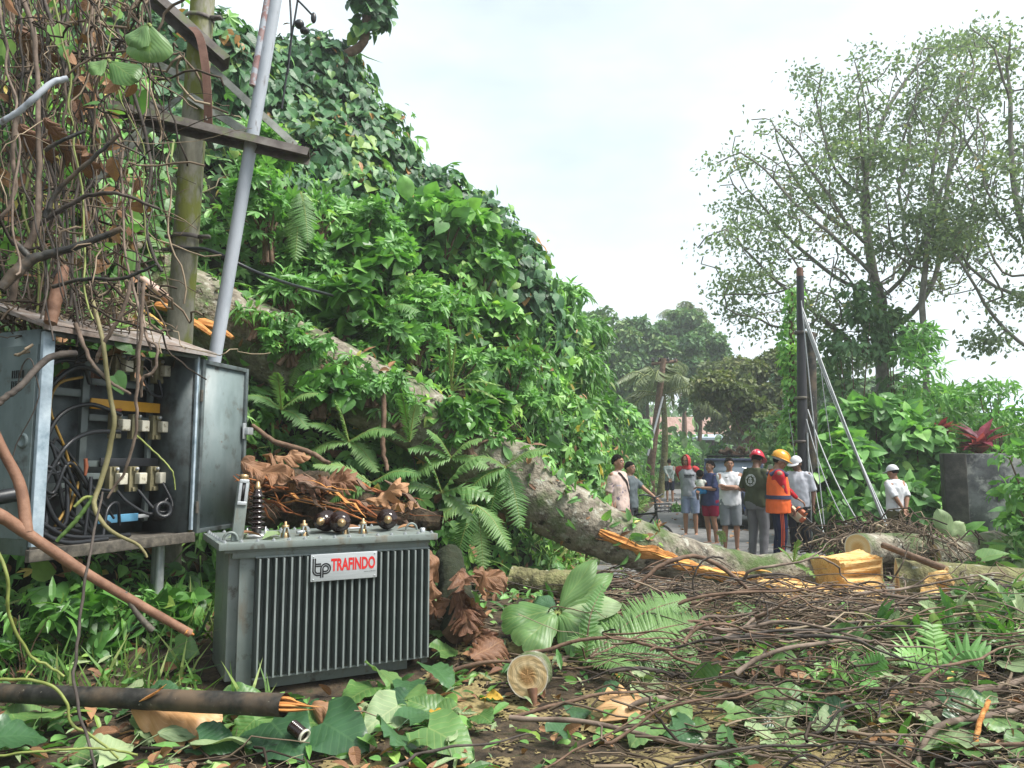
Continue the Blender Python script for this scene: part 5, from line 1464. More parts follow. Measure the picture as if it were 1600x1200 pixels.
# ------------------------------------------------------------------ logs and split wood
def log(name, a, b, r0, r1, label, mt, caps=(True, True), cat='log', rough=.08, seed=None, em=None, mid=None, sub=None):
    a = np.asarray(a, float); b = np.asarray(b, float)
    o = thing(name, (a + b) / 2, label, cat)
    m_ = (a + b) / 2 if mid is None else mid
    mb, rg_, n_, p_ = log_mesh([a, m_, b], [r0, (r0 + r1) / 2, r1], 26, 34, rough, seed or rng.random() * 50)
    wpart(mb, 'bark', mt, o)
    if caps[0]: wpart(cap_disc(rg_[0][::-1], unit(p_[0] - p_[1])), 'cut_face', em or M_end, o, False)
    if caps[1]: wpart(cap_disc(rg_[-1], unit(p_[-1] - p_[-2])), 'cut_face', em or M_end, o, False)
    return o
c = P(824, 1056, 5.15)
log('cut_log', c, c + [.05, .24, -.03], .135, .13, 'short sawn log end under the big lobed leaves in the foreground', M_bark, (True, False), rough=.10)
mb = MB(); a = P(832, 1085, 5.1); mb.tube([a + [0, .03, .03], a + [.01, 0, -.06]], [.035, .02], 6); tag(mb.build('wood_stub', M_redwood), 'small reddish stub under the sawn log end', 'wood')
a = P(1340, 858, 9.9)
log('cut_log', a, a + [1.35, .75, -.05], .20, .19, 'log with a pale round sawn end beyond the orange split block', M_bark, (True, False), em=M_end2)
a = P(1448, 868, 10.4); log('bark_log', a, P(1560, 858, 11.2), .21, .25, 'grey barked log end lying in front of the concrete wall', M_bark, (True, True))
a = P(1402, 918, 8.75)
log('mossy_log', a, P(1650, 930, 8.2), .31, .27, 'thick moss grown log lying at the right beside the split block', M_bark2, (True, False))
a = P(1128, 1040, 6.3); log('bark_log', a, P(1262, 1046, 6.1), .13, .12, 'half buried grey log among the twigs behind the big fern frond', M_bark, (True, True))
a = P(1385, 1048, 6.4); log('lichen_log', a, P(1590, 1010, 7.0), .12, .14, 'yellow lichened log half buried in twigs at the right', M_lich, (True, False))
a = P(1175, 1006, 6.9); log('brown_branch', a, P(1310, 985, 7.4), .055, .075, 'smooth reddish brown branch lying across the twigs', M_redwood, (True, True), cat='branch', rough=.03)
a = P(1330, 1090, 5.4); log('broken_branch', a, P(1395, 1205, 4.6), .075, .085, 'thick brown branch running to the bottom edge at the right', M_brown, (True, False), cat='branch')
a = P(1480, 880, 8.9); log('pale_pole', P(1380, 868, 8.9) + [0, 0, .12], P(1480, 905, 8.2) + [0, 0, .10], .035, .04, 'thin grey pole resting on the mossy log', M_brown, (True, True), cat='pole', rough=.03)
# split block and slab of orange wood
def wood_block(name, c, size, rot, label, mats, nz=9):
    c = np.asarray(c, float)
    o = thing(name, c, label, 'split wood')
    bm = bmesh.new(); bmesh.ops.create_cube(bm, size=1); bmesh.ops.subdivide_edges(bm, edges=bm.edges[:], cuts=nz, use_grid_fill=True)
    for v in bm.verts:
        q = np.array(v.co) * size
        st = mnoise.noise(Vector((q[0] * 1.2, q[1] * 9, q[2] * 17))) * .09 + mnoise.noise(Vector((q[0] * .8, q[1] * 4, q[2] * 6 + 9))) * .10 + abs(mnoise.noise(Vector((q[0] * 2.2, q[1] * 22, q[2] * 30)))) * .03
        e = 1 if abs(v.co.x) < .49 else .25
        n = Vector((0, v.co.y, v.co.z)); n = n.normalized() if n.length > .01 else n
        v.co = Vector(q) + Vector((mnoise.noise(Vector(q * 14)) * .02 * (1 if abs(v.co.x) > .49 else 0), n.y * st * e, n.z * st * e))
    V = np.array([v.co[:] for v in bm.verts]); bm.verts.index_update(); F = [tuple(v.index for v in f.verts) for f in bm.faces]
    mi = np.array([1 if abs(f.normal.x) > .8 else 0 for f in bm.faces]) if False else np.zeros(len(F), int)
    bm.free()
    mb = MB(); mb.add(V @ np.asarray(rot).T, F, 0); mb.build('block', mats[0], o, False)
    return o
M_wood2 = mat('split_wood_grain', [G(.42, .17, .04), G(.60, .33, .10), G(.70, .49, .22), G(.56, .28, .08)], scale=6, bump=.9, dist=.015, rough=.8, stretch=(.6, 9, 14), detail=8)
blk = wood_block('split_block', P(1331, 900, 8.9), (.54, .34, .46), rotz(R(14)) @ np.array([[math.cos(R(-4)), 0, math.sin(R(-4))], [0, 1, 0], [-math.sin(R(-4)), 0, math.cos(R(-4))]]), 'upright split block of fresh orange wood with pale sapwood edge', [M_wood2], 22)
mb = MB(); mb.box(rotz(R(14)) @ np.array([.276, .0, -.02]), (.03, .33, .44), rotz(R(14)), bev=.012); mb.build('sapwood', M_sap, blk)
wood_block('split_slab', P(1285, 938, 8.55), (1.35, .34, .20), rotz(R(-10)) @ np.array([[math.cos(R(5)), 0, math.sin(R(5))], [0, 1, 0], [-math.sin(R(5)), 0, math.cos(R(5))]]), 'long slab of bright orange split wood lying in front of the trunk end', [M_wood2], 20)
wood_block('split_chip', P(1462, 922, 8.2), (.26, .12, .26), rotz(R(30)) @ np.array([[.8, 0, .6], [0, 1, 0], [-.6, 0, .8]]), 'pointed orange chip leaning on the mossy log', [M_wood2], 8)
wood_block('split_board', P(1276, 895, 9.2), (.07, .30, .40), rotz(R(8)), 'thin upright orange board standing at the end of the trunk', [M_wood2], 7)
wood_block('split_chip', P(1415, 1080, 5.7) + [0, 0, .03], (.32, .08, .06), rotz(R(15)), 'flat orange chip lying among the twigs at the right', [M_wood2], 6)
# torn red root wood and dead leaves behind the transformer
rt = thing('torn_stump', P(500, 800, 6.9), 'torn reddish stump wood lying behind the transformer', 'stump')
for k in range(64):
    px = 395 + 250 * rng.random(); A_ = P(px, 765 + 50 * rng.random() - 18 * (px < 520), 6.5 + .7 * rng.random()); d = unit(np.array([1, -.25, -.22]) + .35 * rng.normal(size=3)); L = .25 + .5 * rng.random()
    w = .012 + .03 * rng.random() ** 1.5; n_ = 9
    rr = w * np.array([.3, .8, 1, .9, 1, .8, .6, .35, .05]) * (.7 + .6 * rng.random(n_))
    mb = MB(); mb.tube(wiggle(A_ - d * L / 2, A_ + d * L / 2, n_, .06, 1.5), rr, 6, flat=.35)
    wpart(mb, 'torn_piece', [M_redrot, M_redrot, M_brown, M_redrot, M_torn, M_brown][k % 6] if 440 < px < 600 or k % 6 != 4 else M_redrot, rt, False)
for (a, b, r_) in [((380, 800, 7.3), (690, 815, 7.2), .17), ((390, 760, 7.4), (560, 770, 7.3), .15)]:
    A_, B_ = P(*a), P(*b); mb, _r, _n2, _p = log_mesh([A_, (A_ + B_) / 2 + [0, 0, .05], B_], [r_ * .7, r_, r_ * .5], 16, 26, .5, rng.random() * 9); wpart(mb, 'root_mass', M_soil, rt, False)

# ------------------------------------------------------------------ branches and poles in the foreground
def branch(name, pts, r, label, mt, cat='branch', group=None, n=24, sides=10, extra=None):
    q = spline(pts, n); rr = np.interp(np.linspace(0, 1, n), np.linspace(0, 1, len(r)), r)
    mb = MB(); mb.tube(q, rr, sides)
    o = mb.build(name, mt); return tag(o, label, cat, group)
o = thing('broken_pole', P(250, 1085, 4.35), 'dark wet pole with an orange splintered end lying across the left foreground', 'pole')
a = P(-60, 1080, 4.75); b = P(445, 1102, 4.2)
mb, rg_, n_, p_ = log_mesh([a, (a + b) / 2, b], [.052, .056, .060], 20, 60, .04, 2.2); wpart(mb, 'bark', M_black, o)
tp2 = P(508, 1106, 4.15)
mb = MB()
for k in range(20):
    ag = k * .7; off = np.array([0, math.cos(ag), math.sin(ag)]) * .036 * (.4 + .6 * (k % 3) / 2)
    L = .30 + .7 * rng.random() ** 1.6
    mb.tube(spline([b - (tp2 - b) * .25 + off, b + (tp2 - b) * .35 * L + off, b + (tp2 - b) * L + off * .5], 6), [.022, .020, .017, .012, .006, .001], 5, flat=.45)
wpart(mb, 'splintered_end', M_torn, o, False)
overlay(M_black, (.12, .085, .055), 3.0, .45, .62, 12.0)
for (px, py) in ((242, 1083), (238, 1086)):
    mb = MB(); mb.tube(spline([P(px - 20, py + 10, 4.36), P(px, py, 4.34), P(px + 18, py - 14, 4.35)], 6), [.004, .012, .014, .012, .008, .002], 5, flat=.5); wpart(mb, 'bark_tear', M_torn, o, False)
o = thing('fallen_branch', P(150, 900, 4.6), 'smooth pinkish brown branch slanting in front of the cabinet', 'branch')
mb = MB(); mb.tube(spline([P(-80, 770, 4.3), P(0, 806, 4.45), P(40, 832, 4.55), P(150, 905, 4.75), P(298, 990, 5.0)], 30), np.linspace(.042, .026, 30) * (1 + .07 * np.sin(np.arange(30) * 1.1) * rng.random(30)), 12); wpart(mb, 'limb', M_redwood, o)
mb = MB(); mb.tube(spline([P(-20, 650, 4.5), P(5, 705, 4.55), P(32, 760, 4.58), P(42, 832, 4.55)], 14), np.linspace(.026, .034, 14), 10); wpart(mb, 'side_limb', M_redwood, o)
mb = MB(); mb.tube(spline([P(195, 925, 4.82), P(215, 960, 4.85), P(238, 985, 4.9)], 8), np.linspace(.014, .022, 8), 7); wpart(mb, 'side_limb', M_dirt, o)
mb = MB(); mb.tube([P(290, 986, 4.98), P(303, 992, 5.0)], [.024, .006], 7); wpart(mb, 'broken_tip', M_torn, o)
# coil insulator in the litter
o = thing('ribbed_insulator', P(470, 1142, 4.25), 'dark ribbed insulator with a white rim lying in the foreground litter', 'insulator')
pr = [(.030, 0)]
for k in range(8): pr += [(.036, .012 * k + .003), (.036, .012 * k + .008), (.030, .012 * k + .011)]
mb = MB(); mb.lathe(pr, P(456, 1134, 4.28), (.8, -.5, -.35), 18); wpart(mb, 'ribbed_body', M_glaze, o)
mb = MB(); q = P(456, 1134, 4.28) + unit(np.array([.8, -.5, -.35])) * .098; mb.lathe([(.030, 0), (.038, 0), (.038, .012), (.026, .012), (.026, 0), (.030, 0)], q, (.8, -.5, -.35), 18, cap=False); wpart(mb, 'rim', M_cream, o)
# ------------------------------------------------------------------ dangling vines on the left
def on(px, py, up=0.0):
    """Ground point under a photo pixel."""
    lo, hi = 2.5, 14.0
    for _ in range(40):
        m = (lo + hi) / 2
        q = P(px, py, m)
        if q[2] > gz(q[0], m): lo = m
        else: hi = m
    q = P(px, py, hi); q[2] = gz(q[0], q[1]) + up
    return q

def ground_pts(n, dens, x0=-5, x1=9, y0=3.2, y1=10.5):
    out = []
    while len(out) < n:
        x, y = rng.uniform(x0, x1), rng.uniform(y0, y1)
        if rng.random() < dens(x, y): out.append((x, y))
    return np.array(out)
M_vine = mat('dry_vine', [G(.07, .05, .036), G(.17, .125, .095), G(.28, .215, .17)], scale=7, bump=.5, dist=.004, rough=.85, bscale=50)
M_vine2 = mat('dark_vine', [G(.022, .018, .016), G(.055, .044, .036), G(.10, .08, .065)], scale=9, bump=.4, dist=.004, rough=.8)
VK = [(M_vine, 'pale brown bare vine dangling over the cabinet roof', 'pale bare vines dangling over the cabinet'), (M_vine2, 'dark bare vine dangling in the tangle above the cabinet', 'dark bare vines dangling over the cabinet'), (M_greenvine, 'yellow green live vine dangling in the tangle above the cabinet', 'live green vines in the tangle')]
for k in range(46):
    px = 14 + 205 * rng.random() ** 1.1; y = 5.0 + 1.5 * rng.random()
    a = P(px - 25 + 30 * rng.normal(), -70, y + .4); b = P(px + 40 * rng.normal() * .6 + 25, 380 + 190 * rng.random(), y - .25)
    mt, lb, gr = VK[0 if k % 9 in (0, 4, 6) else (2 if k % 9 == 8 else 1)]
    mb = MB(); n = 46; r_ = (.005 + .012 * rng.random() ** 2.4)
    mb.tube(wiggle(a, b, n, .20, 1.0), r_ * np.linspace(1.1, .8, n), 7)
    tag(mb.build('dangling_vine', mt), lb, 'vine', gr)
mb = MB()
for k in range(110):
    px = -40 + 270 * rng.random() ** 1.15; y = 5.3 + 2.0 * rng.random(); py0 = -80 + 330 * rng.random() * (rng.random() < .5)
    a = P(px, py0, y); b = a + np.array([.25 * rng.normal() + .15, .2 * rng.normal(), -(.7 + 2.2 * rng.random())])
    if proj(b)[1][0] > 600: b[2] = P(px, 560 + 40 * rng.random(), y)[2]
    n = 26; mb.tube(wiggle(a, b, n, .22, 1.3), .004 + .007 * rng.random() ** 2, 5, cap=False, tint=rng.random())
for k in range(70):              # strands crossing the hanging ones
    a = P(-30 + 250 * rng.random(), 20 + 480 * rng.random(), 5.1 + 1.4 * rng.random()); d = np.array([.6 * rng.normal(), .3 * rng.normal(), .35 * rng.normal()])
    mb.tube(wiggle(a - d, a + d, 24, .35, 1.5), (.004 + .012 * rng.random() ** 2) * np.linspace(1, .5, 24), 5, cap=False, tint=rng.random())
for k in range(60):             # curls lying on and falling off the cabinet roof
    a = P(10 + 215 * rng.random(), 430 + 80 * rng.random(), 5.5 + .9 * rng.random()); b = a + np.array([.45 * rng.normal(), .35 * rng.normal(), -.05 - .35 * rng.random()])
    mb.tube(wiggle(a, b, 22, .28, 2.2), .004 + .008 * rng.random() ** 2, 5, cap=False, tint=rng.random())
tag(mb.build('vine_tangle', [M_twig], smooth=True), kind='stuff')

def pix(pts): return [P(*q) for q in pts]
VV = [
 ('dangling_vine', [(33, -10, 5.2), (54, 58, 5.2), (59, 150, 5.2), (60, 225, 5.2), (61, 300, 5.2), (57, 350, 5.15), (32, 410, 5.1), (18, 470, 5.1)], [.020, .016, .018, .024, .022], M_vine, 'thick pale pinkish vine hanging straight down at the far left', None),
 ('dangling_vine', [(106, 122, 5.0), (80, 130, 4.95), (52, 155, 4.9), (27, 176, 4.9), (0, 192, 4.9)], [.020, .021, .02], M_pipe, 'smooth pale grey bent stem at the far left', None),
 ('dangling_vine', [(28, 172, 4.92), (22, 210, 4.92), (20, 250, 4.95), (24, 290, 5.0), (10, 330, 5.0), (-15, 350, 5)], [.017, .014, .012], M_vine, 'pale vine curling down from the grey bent stem', None),
 ('black_branch', [(0, 452, 4.9), (25, 425, 4.95), (58, 402, 5.0), (110, 388, 5.05), (192, 358, 5.1)], [.030, .042, .034, .026, .020], M_black, 'thick black branch crossing the vines at the left, blunt at its tip', None),
 ('black_branch', [(20, 375, 5.0), (35, 390, 5.0), (52, 408, 5.0)], [.016, .026], M_black, 'short black fork of the thick branch at the left', None),
 ('black_branch', [(82, 448, 5.0), (130, 436, 5.0), (185, 436, 5.0), (220, 425, 5.0), (244, 413, 5.0)], [.014, .013, .008], M_black, 'thin black branch pointing right above the cabinet roof', None),
 ('black_branch', [(60, 350, 5.2), (92, 330, 5.2), (140, 305, 5.2), (190, 304, 5.2), (248, 326, 5.3)], [.018, .015, .010], M_vine2, 'dark arched branch over the thick black branch', None),
 ('black_branch', [(70, 340, 5.0), (92, 296, 5.0), (140, 252, 5.0), (186, 210, 5.0)], [.018, .016, .012], M_black, 'black branch slanting up to the left end of the steel arm', None),
 ('black_branch', [(176, 222, 5.1), (205, 234, 5.1), (229, 246, 5.1)], [.008, .006], M_black, 'short thin black twig under the steel arm', None),
 ('black_branch', [(70, 235, 5.05), (100, 218, 5.05), (132, 205, 5.1)], [.014, .012], M_black, 'short black stub among the vines at the left', None),
 ('bark_chunk', [(101, 418, 5.2), (95, 440, 5.15), (86, 470, 5.1), (79, 505, 5.05)], [.026, .045, .046, .042], M_redwood, 'reddish bark covered limb end hanging over the cabinet roof', None),
 ('dangling_vine', [(145, 470, 5.4), (160, 530, 5.3), (164, 560, 5.3), (172, 614, 5.35), (178, 657, 5.35), (168, 716, 5.35), (149, 779, 5.3), (155, 810, 5.25), (180, 834, 5.2), (219, 853, 5.2), (229, 872, 5.2)], [.014, .016, .017, .018, .016, .012, .008], mat('olive_vine', [G(.13, .11, .045), G(.20, .18, .08), G(.27, .24, .13)], scale=9, bump=.3, rough=.7), 'olive vine hanging through the open cabinet, forked at its knot', None),
 ('green_stick', [(146, 777, 5.3), (120, 812, 5.25), (88, 846, 5.2)], [.014, .016, .012], mat('green_stem', [G(.05, .10, .02), G(.09, .16, .035)], scale=9, bump=.2, rough=.6), 'straight dark green stem leaning at the cabinet sill', None),
 ('green_stick', [(146, 777, 5.3), (132, 778, 5.28), (116, 792, 5.25)], [.011, .012, .010], M_greenvine, 'short bright green stem beside the knot in the cabinet', None),
 ('dangling_vine', [(225, 440, 5.2), (219, 528, 5.2), (214, 600, 5.25), (213, 669, 5.3), (196, 732, 5.35), (168, 779, 5.35)], [.012, .013, .011, .010, .008], M_vine, 'grey brown vine hanging in front of the right hand fuses', None),
 ('dangling_vine', [(205, 440, 5.3), (190, 490, 5.3), (160, 540, 5.3), (150, 565, 5.35)], [.013, .014, .012], M_vine, 'smooth grey vine slanting over the cabinet roof edge', None),
 ('dangling_vine', [(205, 430, 5.35), (226, 520, 5.3), (246, 545, 5.3), (240, 580, 5.3), (224, 590, 5.3), (220, 620, 5.35)], [.010, .010, .011, .009], M_vine, 'grey vine looping out past the right end of the roof', None),
 ('dangling_vine', [(118, 505, 5.3), (140, 560, 5.3), (170, 595, 5.35), (205, 616, 5.35)], [.016, .013, .009], M_vine, 'brown vine slanting across the upper fuses', None),
 ('dangling_vine', [(213, 680, 5.35), (240, 705, 5.3), (268, 735, 5.3), (274, 765, 5.3)], [.006, .006, .004], M_greenvine, 'thin pale vine curving toward the conduit mouth', None),
 ('black_branch', [(-5, 632, 4.6), (30, 605, 4.7), (75, 560, 5.0), (118, 552, 5.2)], [.018, .022, .024], M_vine2, 'dark branch crossing the side of the cabinet', None),
 ('dangling_vine', [(20, 615, 4.95), (45, 560, 4.9), (60, 620, 4.9), (24, 700, 4.9), (18, 740, 4.9), (44, 800, 4.9), (44, 830, 4.9)], [.004], M_vine2, 'thin dark vine trailing over the cabinet side', None),
 ('green_vine', [(-5, 855, 4.3), (12, 905, 4.3), (14, 960, 4.35), (45, 1021, 4.45), (75, 1040, 4.5), (100, 1056, 4.5)], [.010, .009, .007], M_greenvine, 'bright yellow green vine curving down the left edge', None),
 ('green_vine', [(-5, 1062, 4.1), (40, 1062, 4.1), (77, 1070, 4.1), (103, 1095, 4.1), (112, 1130, 4.1), (150, 1154, 4.1), (185, 1184, 4.1)], [.009, .008, .006], M_greenvine, 'bright yellow green vine looping over the dark pole', None),
 ('green_vine', [(0, 1180, 3.9), (90, 1172, 3.95), (160, 1170, 4.0), (215, 1180, 4.0)], [.006], M_greenvine, 'yellow green vine lying along the bottom left', None),
 ('dangling_vine', [(160, 770, 5.0), (140, 867, 4.5), (122, 990, 4.3), (117, 1077, 4.15), (140, 1165, 4.0), (152, 1215, 3.9)], [.007, .009, .008, .006], M_vine2, 'thin dark vine running down in front of the dark pole', None),
 ('bent_shoot', [(1085, 930, 6.8), (1083, 905, 6.8), (1095, 880, 6.8), (1112, 870, 6.8), (1130, 872, 6.8)], [.008, .009, .010], M_vine2, 'dark hooked shoot with a drooping yellow green tuft', None),
 ('arched_root', [(990, 920, 7.0), (1040, 880, 7.1), (1090, 870, 7.2), (1140, 895, 7.2), (1175, 930, 7.2)], [.016, .022, .022, .014], M_brown, 'brown arched root in front of the torn trunk', None),
 ('arched_root', [(1290, 1085, 5.6), (1330, 1020, 5.7), (1390, 985, 5.8), (1450, 1000, 5.9), (1500, 1040, 6.0), (1560, 1060, 6)], [.014, .018, .018, .012], M_brown, 'long arched vine looping over the yellow lichened log', None),
 ('arched_root', [(1305, 1050, 5.7), (1340, 1025, 5.6), (1420, 1018, 5.6), (1455, 1040, 5.6), (1455, 1075, 5.6)], [.012, .014, .010], M_brown, 'brown hoop of vine in the right hand debris', None),
 ('twisted_vine', [(1310, 1200, 4.2), (1350, 1170, 4.3), (1400, 1160, 4.4), (1440, 1110, 4.6), (1510, 1085, 4.8), (1605, 1060, 5.0)], [.020, .026, .028, .026, .024], M_vine, 'thick twisted pale vine rising to the right edge', None),
 ('twisted_vine', [(1430, 1200, 4.1), (1450, 1150, 4.2), (1480, 1130, 4.3), (1540, 1120, 4.4), (1605, 1105, 4.5)], [.014, .017, .019, .018], M_vine, 'pale curved vine at the lower right corner', None),
 ('twisted_vine', [(1545, 1095, 4.3), (1530, 1130, 4.2), (1522, 1180, 4.1), (1520, 1215, 4.0)], [.012, .014, .014], M_torn, 'torn orange strip of vine bark at the lower right', None),
 ('twisted_vine', [(1170, 1105, 5.0), (1250, 1115, 4.9), (1330, 1140, 4.8), (1420, 1145, 4.9)], [.013, .018, .018, .014], M_brown, 'long straight brown vine low in the right hand debris', None),
 ('bare_shoot', [(1345, 1010, 5.6), (1340, 1080, 5.2), (1300, 1130, 5.0)], [.007, .020, .026], M_brown, 'upright broken brown stub in the twigs', None),
 ('bare_shoot', [(1420, 850, 7.6), (1410, 880, 7.6), (1392, 910, 7.7)], [.006, .008, .01], M_vine, 'bare pale shoot sticking up from the mossy log', None),
 ('bare_shoot', [(1196, 1015, 5.4), (1180, 1060, 5.2), (1165, 1120, 5.0), (1160, 1180, 4.8)], [.007, .009, .009], M_vine2, 'thin dark shoot standing in the twigs at the lower middle', None),
 ('hanging_root', [(596, 590, 8.45), (600, 640, 8.4), (598, 700, 8.35), (606, 735, 8.3)], [.024, .030, .028, .022], M_brown, 'brown root hanging below the fallen trunk', None),
 ('pale_root', [(395, 665, 7.4), (430, 690, 7.3), (480, 705, 7.2), (515, 725, 7.1)], [.022, .028, .020], M_brown, 'pale broken root behind the cabinet door', None),
]
for (nm, pts, r_, mt, lb, gr) in VV:
    q = spline(pix(pts), 40); n = len(q)
    q = q + np.array([[mnoise.noise(Vector((i * .35, k * 3.1, len(lb)))) for k in range(3)] for i in range(n)]) * min(.014, .012 * np.linalg.norm(q[-1] - q[0]))
    rr = np.interp(np.linspace(0, 1, n), np.linspace(0, 1, len(r_)) if len(r_) > 1 else [0], r_) if len(r_) > 1 else np.full(n, r_[0])
    mb = MB(); mb.tube(q, rr * (1 + (.10 if max(r_) < .03 else .03) * np.array([mnoise.noise(Vector((i * .21, len(lb) * .37, 2.7))) for i in range(n)])), 9)
    tag(mb.build(nm, mt), lb, {'black_branch': 'branch', 'bark_chunk': 'limb', 'green_stick': 'stem', 'bent_shoot': 'shoot', 'arched_root': 'root', 'bare_shoot': 'shoot', 'hanging_root': 'root', 'pale_root': 'root'}.get(nm, 'vine'))
mb = MB(); k = 420; p = np.array([P(-20 + 240 * rng.random(), 620 * rng.random() ** 1.1 - 20, 5.5 + 1.8 * rng.random()) for _ in range(k)])
mb.scatter(T_OVAL, p[:250], rng.normal(size=(250, 3)) + [0, -.4, .3], rng.normal(size=(250, 3)) - [0, 0, .8], rng.uniform(.05, .2, 250), 0); mb.scatter(T_HEART, p[250:], rng.normal(size=(170, 3)) + [0, -.4, .5], rng.normal(size=(170, 3)) - [0, 0, .8], rng.uniform(.06, .2, 170), 1)
tag(mb.build('leaf_scraps', [M_dry, M_mid], smooth=False), kind='stuff')
mb = MB(); k = 260; xy = ground_pts(k, lambda x, y: 1 if y > 5 else .2, .5, 6.5, 4.5, 9.2); c = np.column_stack([xy, [gz(x, y) + .02 + .05 * rng.random() for x, y in xy]])
mb.scatter(T_BLADE, c, unit(np.array([0, -.2, 1]) + .4 * rng.normal(size=(k, 3))), rng.normal(size=(k, 3)) * [1, 1, .25], rng.uniform(.06, .22, k), 0, None, 4.5); tag(mb.build('wood_chips', M_wood, smooth=False), kind='stuff')
# dead leaf wads caught in the vines
for (px, py, y, s_, lb) in [(30, 215, 5.3, .26, 'crumpled brown dead leaf caught in the vines at the left'), (95, 235, 5.5, .28, 'large dark dead leaf hanging folded under the black branch'), (25, 60, 5.6, .30, 'brown dead leaf caught high in the vines at the left corner'), (70, 205, 5.2, .16, 'small torn dead leaf in the middle of the vines')]:
    V, F, LC = lobed_blade(s_, s_ * .42, 4, .5, .3, .9, .8, int(px), steps=6)
    LC[:, 2] = .15; mb = MB(); mb.add(place(V, P(px, py - 20, y), (.5, -.1, -1), (-.3, -1, .3)), F, 0, LC)
    tag(mb.build('dead_leaf', M_dry, None, False), lb, 'leaf')
mb = MB(); mb.ball(P(197, 402, 6.3), (.035, .03, .028)); mb.lathe([(.02, 0), (.028, .02), (.0, .03)], P(197, 402, 6.3), (0, -1, .3), 10)
tag(mb.build('red_marker', mat('red_plastic', [G(.5, .05, .02), G(.6, .08, .03)], bump=0, rough=.4)), 'small red object caught in the vines left of the mossy pole', 'marker')

# ------------------------------------------------------------------ the debris field
def free(x, y):     # not under the transformer
    dx, dy = x - _o[0], y - _o[1]
    u = dx * math.cos(R(28.5)) + dy * math.sin(R(28.5)); v = -dx * math.sin(R(28.5)) + dy * math.cos(R(28.5))
    return not (-.05 < u < LW + .05 and -.12 < v < LD + .1)
d_tw = lambda x, y: (sm(.2, 1.6, x + .15 * (y - 5)) * (1 if y < 8.7 else .35) + .10) * (.35 + .65 * sm(-.3, .3, mnoise.noise(Vector((x * .9, y * .9, 4))))) * free(x, y) * (.12 if (y > 7.3 and 2.9 < x < 4.7) else 1) * (.05 if (-.35 < x < .55 and 3.9 < y < 5.4) else 1)
mb = MB()
for (x, y) in ground_pts(6000, d_tw):
    L = .25 + 1.1 * rng.random() ** 1.8; a = rng.normal() * .75 + (0 if rng.random() < .7 else 1.5)
    d = np.array([math.cos(a), math.sin(a) * .7, .16 * rng.normal()]) * L / 2
    c = np.array([x, y, gz(x, y) + .01 + .24 * rng.random() ** 2 * (1 if x > .5 else .4)])
    p = wiggle(c - d, c + d, 9, .10 * L + .02, 1.0, -.05 * L * rng.random())
    p[:, 2] = np.maximum(p[:, 2], np.array([gz(q[0], q[1]) for q in p[::8]]).mean() + .004)
    mb.tube(p, (.003 + .007 * rng.random() ** 2.5) * np.linspace(1.1, .3, 9), 4, cap=False, tint=rng.random())
tag(mb.build('twig_litter', [M_twig]), kind='stuff')
for k, (x, y) in enumerate(ground_pts(230, lambda x, y: d_tw(x, y) * (1 if y < 8.6 else 0), -.5, 7.5)):
    L = .8 + 1.5 * rng.random(); a = rng.normal() * .6; d = np.array([math.cos(a), math.sin(a) * .7, .10 * rng.normal()]) * L / 2
    c = np.array([x, y, gz(x, y) + .05 + .26 * rng.random() ** 1.4])
    p = wiggle(c - d, c + d, 30, .10 + .18 * rng.random() ** 2, 1.0, -.16 * rng.random())
    p[:, 2] = np.maximum(p[:, 2], gz(x, y) - .03)
    r_ = .005 + .011 * rng.random() ** 1.7; mb = MB(); mb.tube(p, r_ * np.linspace(1.15, .3, 30) * (1 + .1 * rng.normal(size=30)), 7)
    for q in range(int(3 * rng.random())):
        i = int(rng.integers(5, 25)); e = (unit(p[i + 2] - p[i]) + .7 * rng.normal(size=3) * [1, 1, .5]) * (.15 + .3 * rng.random()); mb.tube(wiggle(p[i], p[i] + e, 8, .05, 1), r_ * np.linspace(.6, .15, 8), 5)
    j = k % 3
    tag(mb.build('strewn_vine', [M_brown, M_vine, M_vine2][j]), ['brown bare vine strewn over the cut debris on the right', 'pale grey bare vine strewn over the cut debris', 'dark bare vine strewn over the cut debris'][j], 'vine', ['brown vines strewn over the debris', 'pale vines strewn over the debris', 'dark vines strewn over the debris'][j])

# sawdust over the road surface, in patches
_sx = np.linspace(-1.6, 3.2, 321); _sy = np.linspace(3.3, 6.2, 193)
keep = np.array([[fbm(x, y, 2.2, 1.7, 3) + .45 * fbm(x, y, 5, 9, 3) + .25 * rng.normal() * .6 - .16 - .9 * max(0, abs(x - .7) - 1.0) - .5 * max(0, y - 5.3) > -.12 for x in _sx] for y in _sy])
sv = np.array([[(x, y, gz(x, y) + .012 + .006 * mnoise.noise(Vector((x * 9, y * 9, 0)))) for x in _sx] for y in _sy]).reshape(-1, 3)
sv[:, :2] += rng.normal(size=(len(sv), 2)) * .005; ff = grid_faces(193, 321); ff = ff[keep[:-1, :-1].ravel()]
mb = MB(); mb.add(sv, ff); tag(mb.build('sawdust', M_saw), kind='stuff')

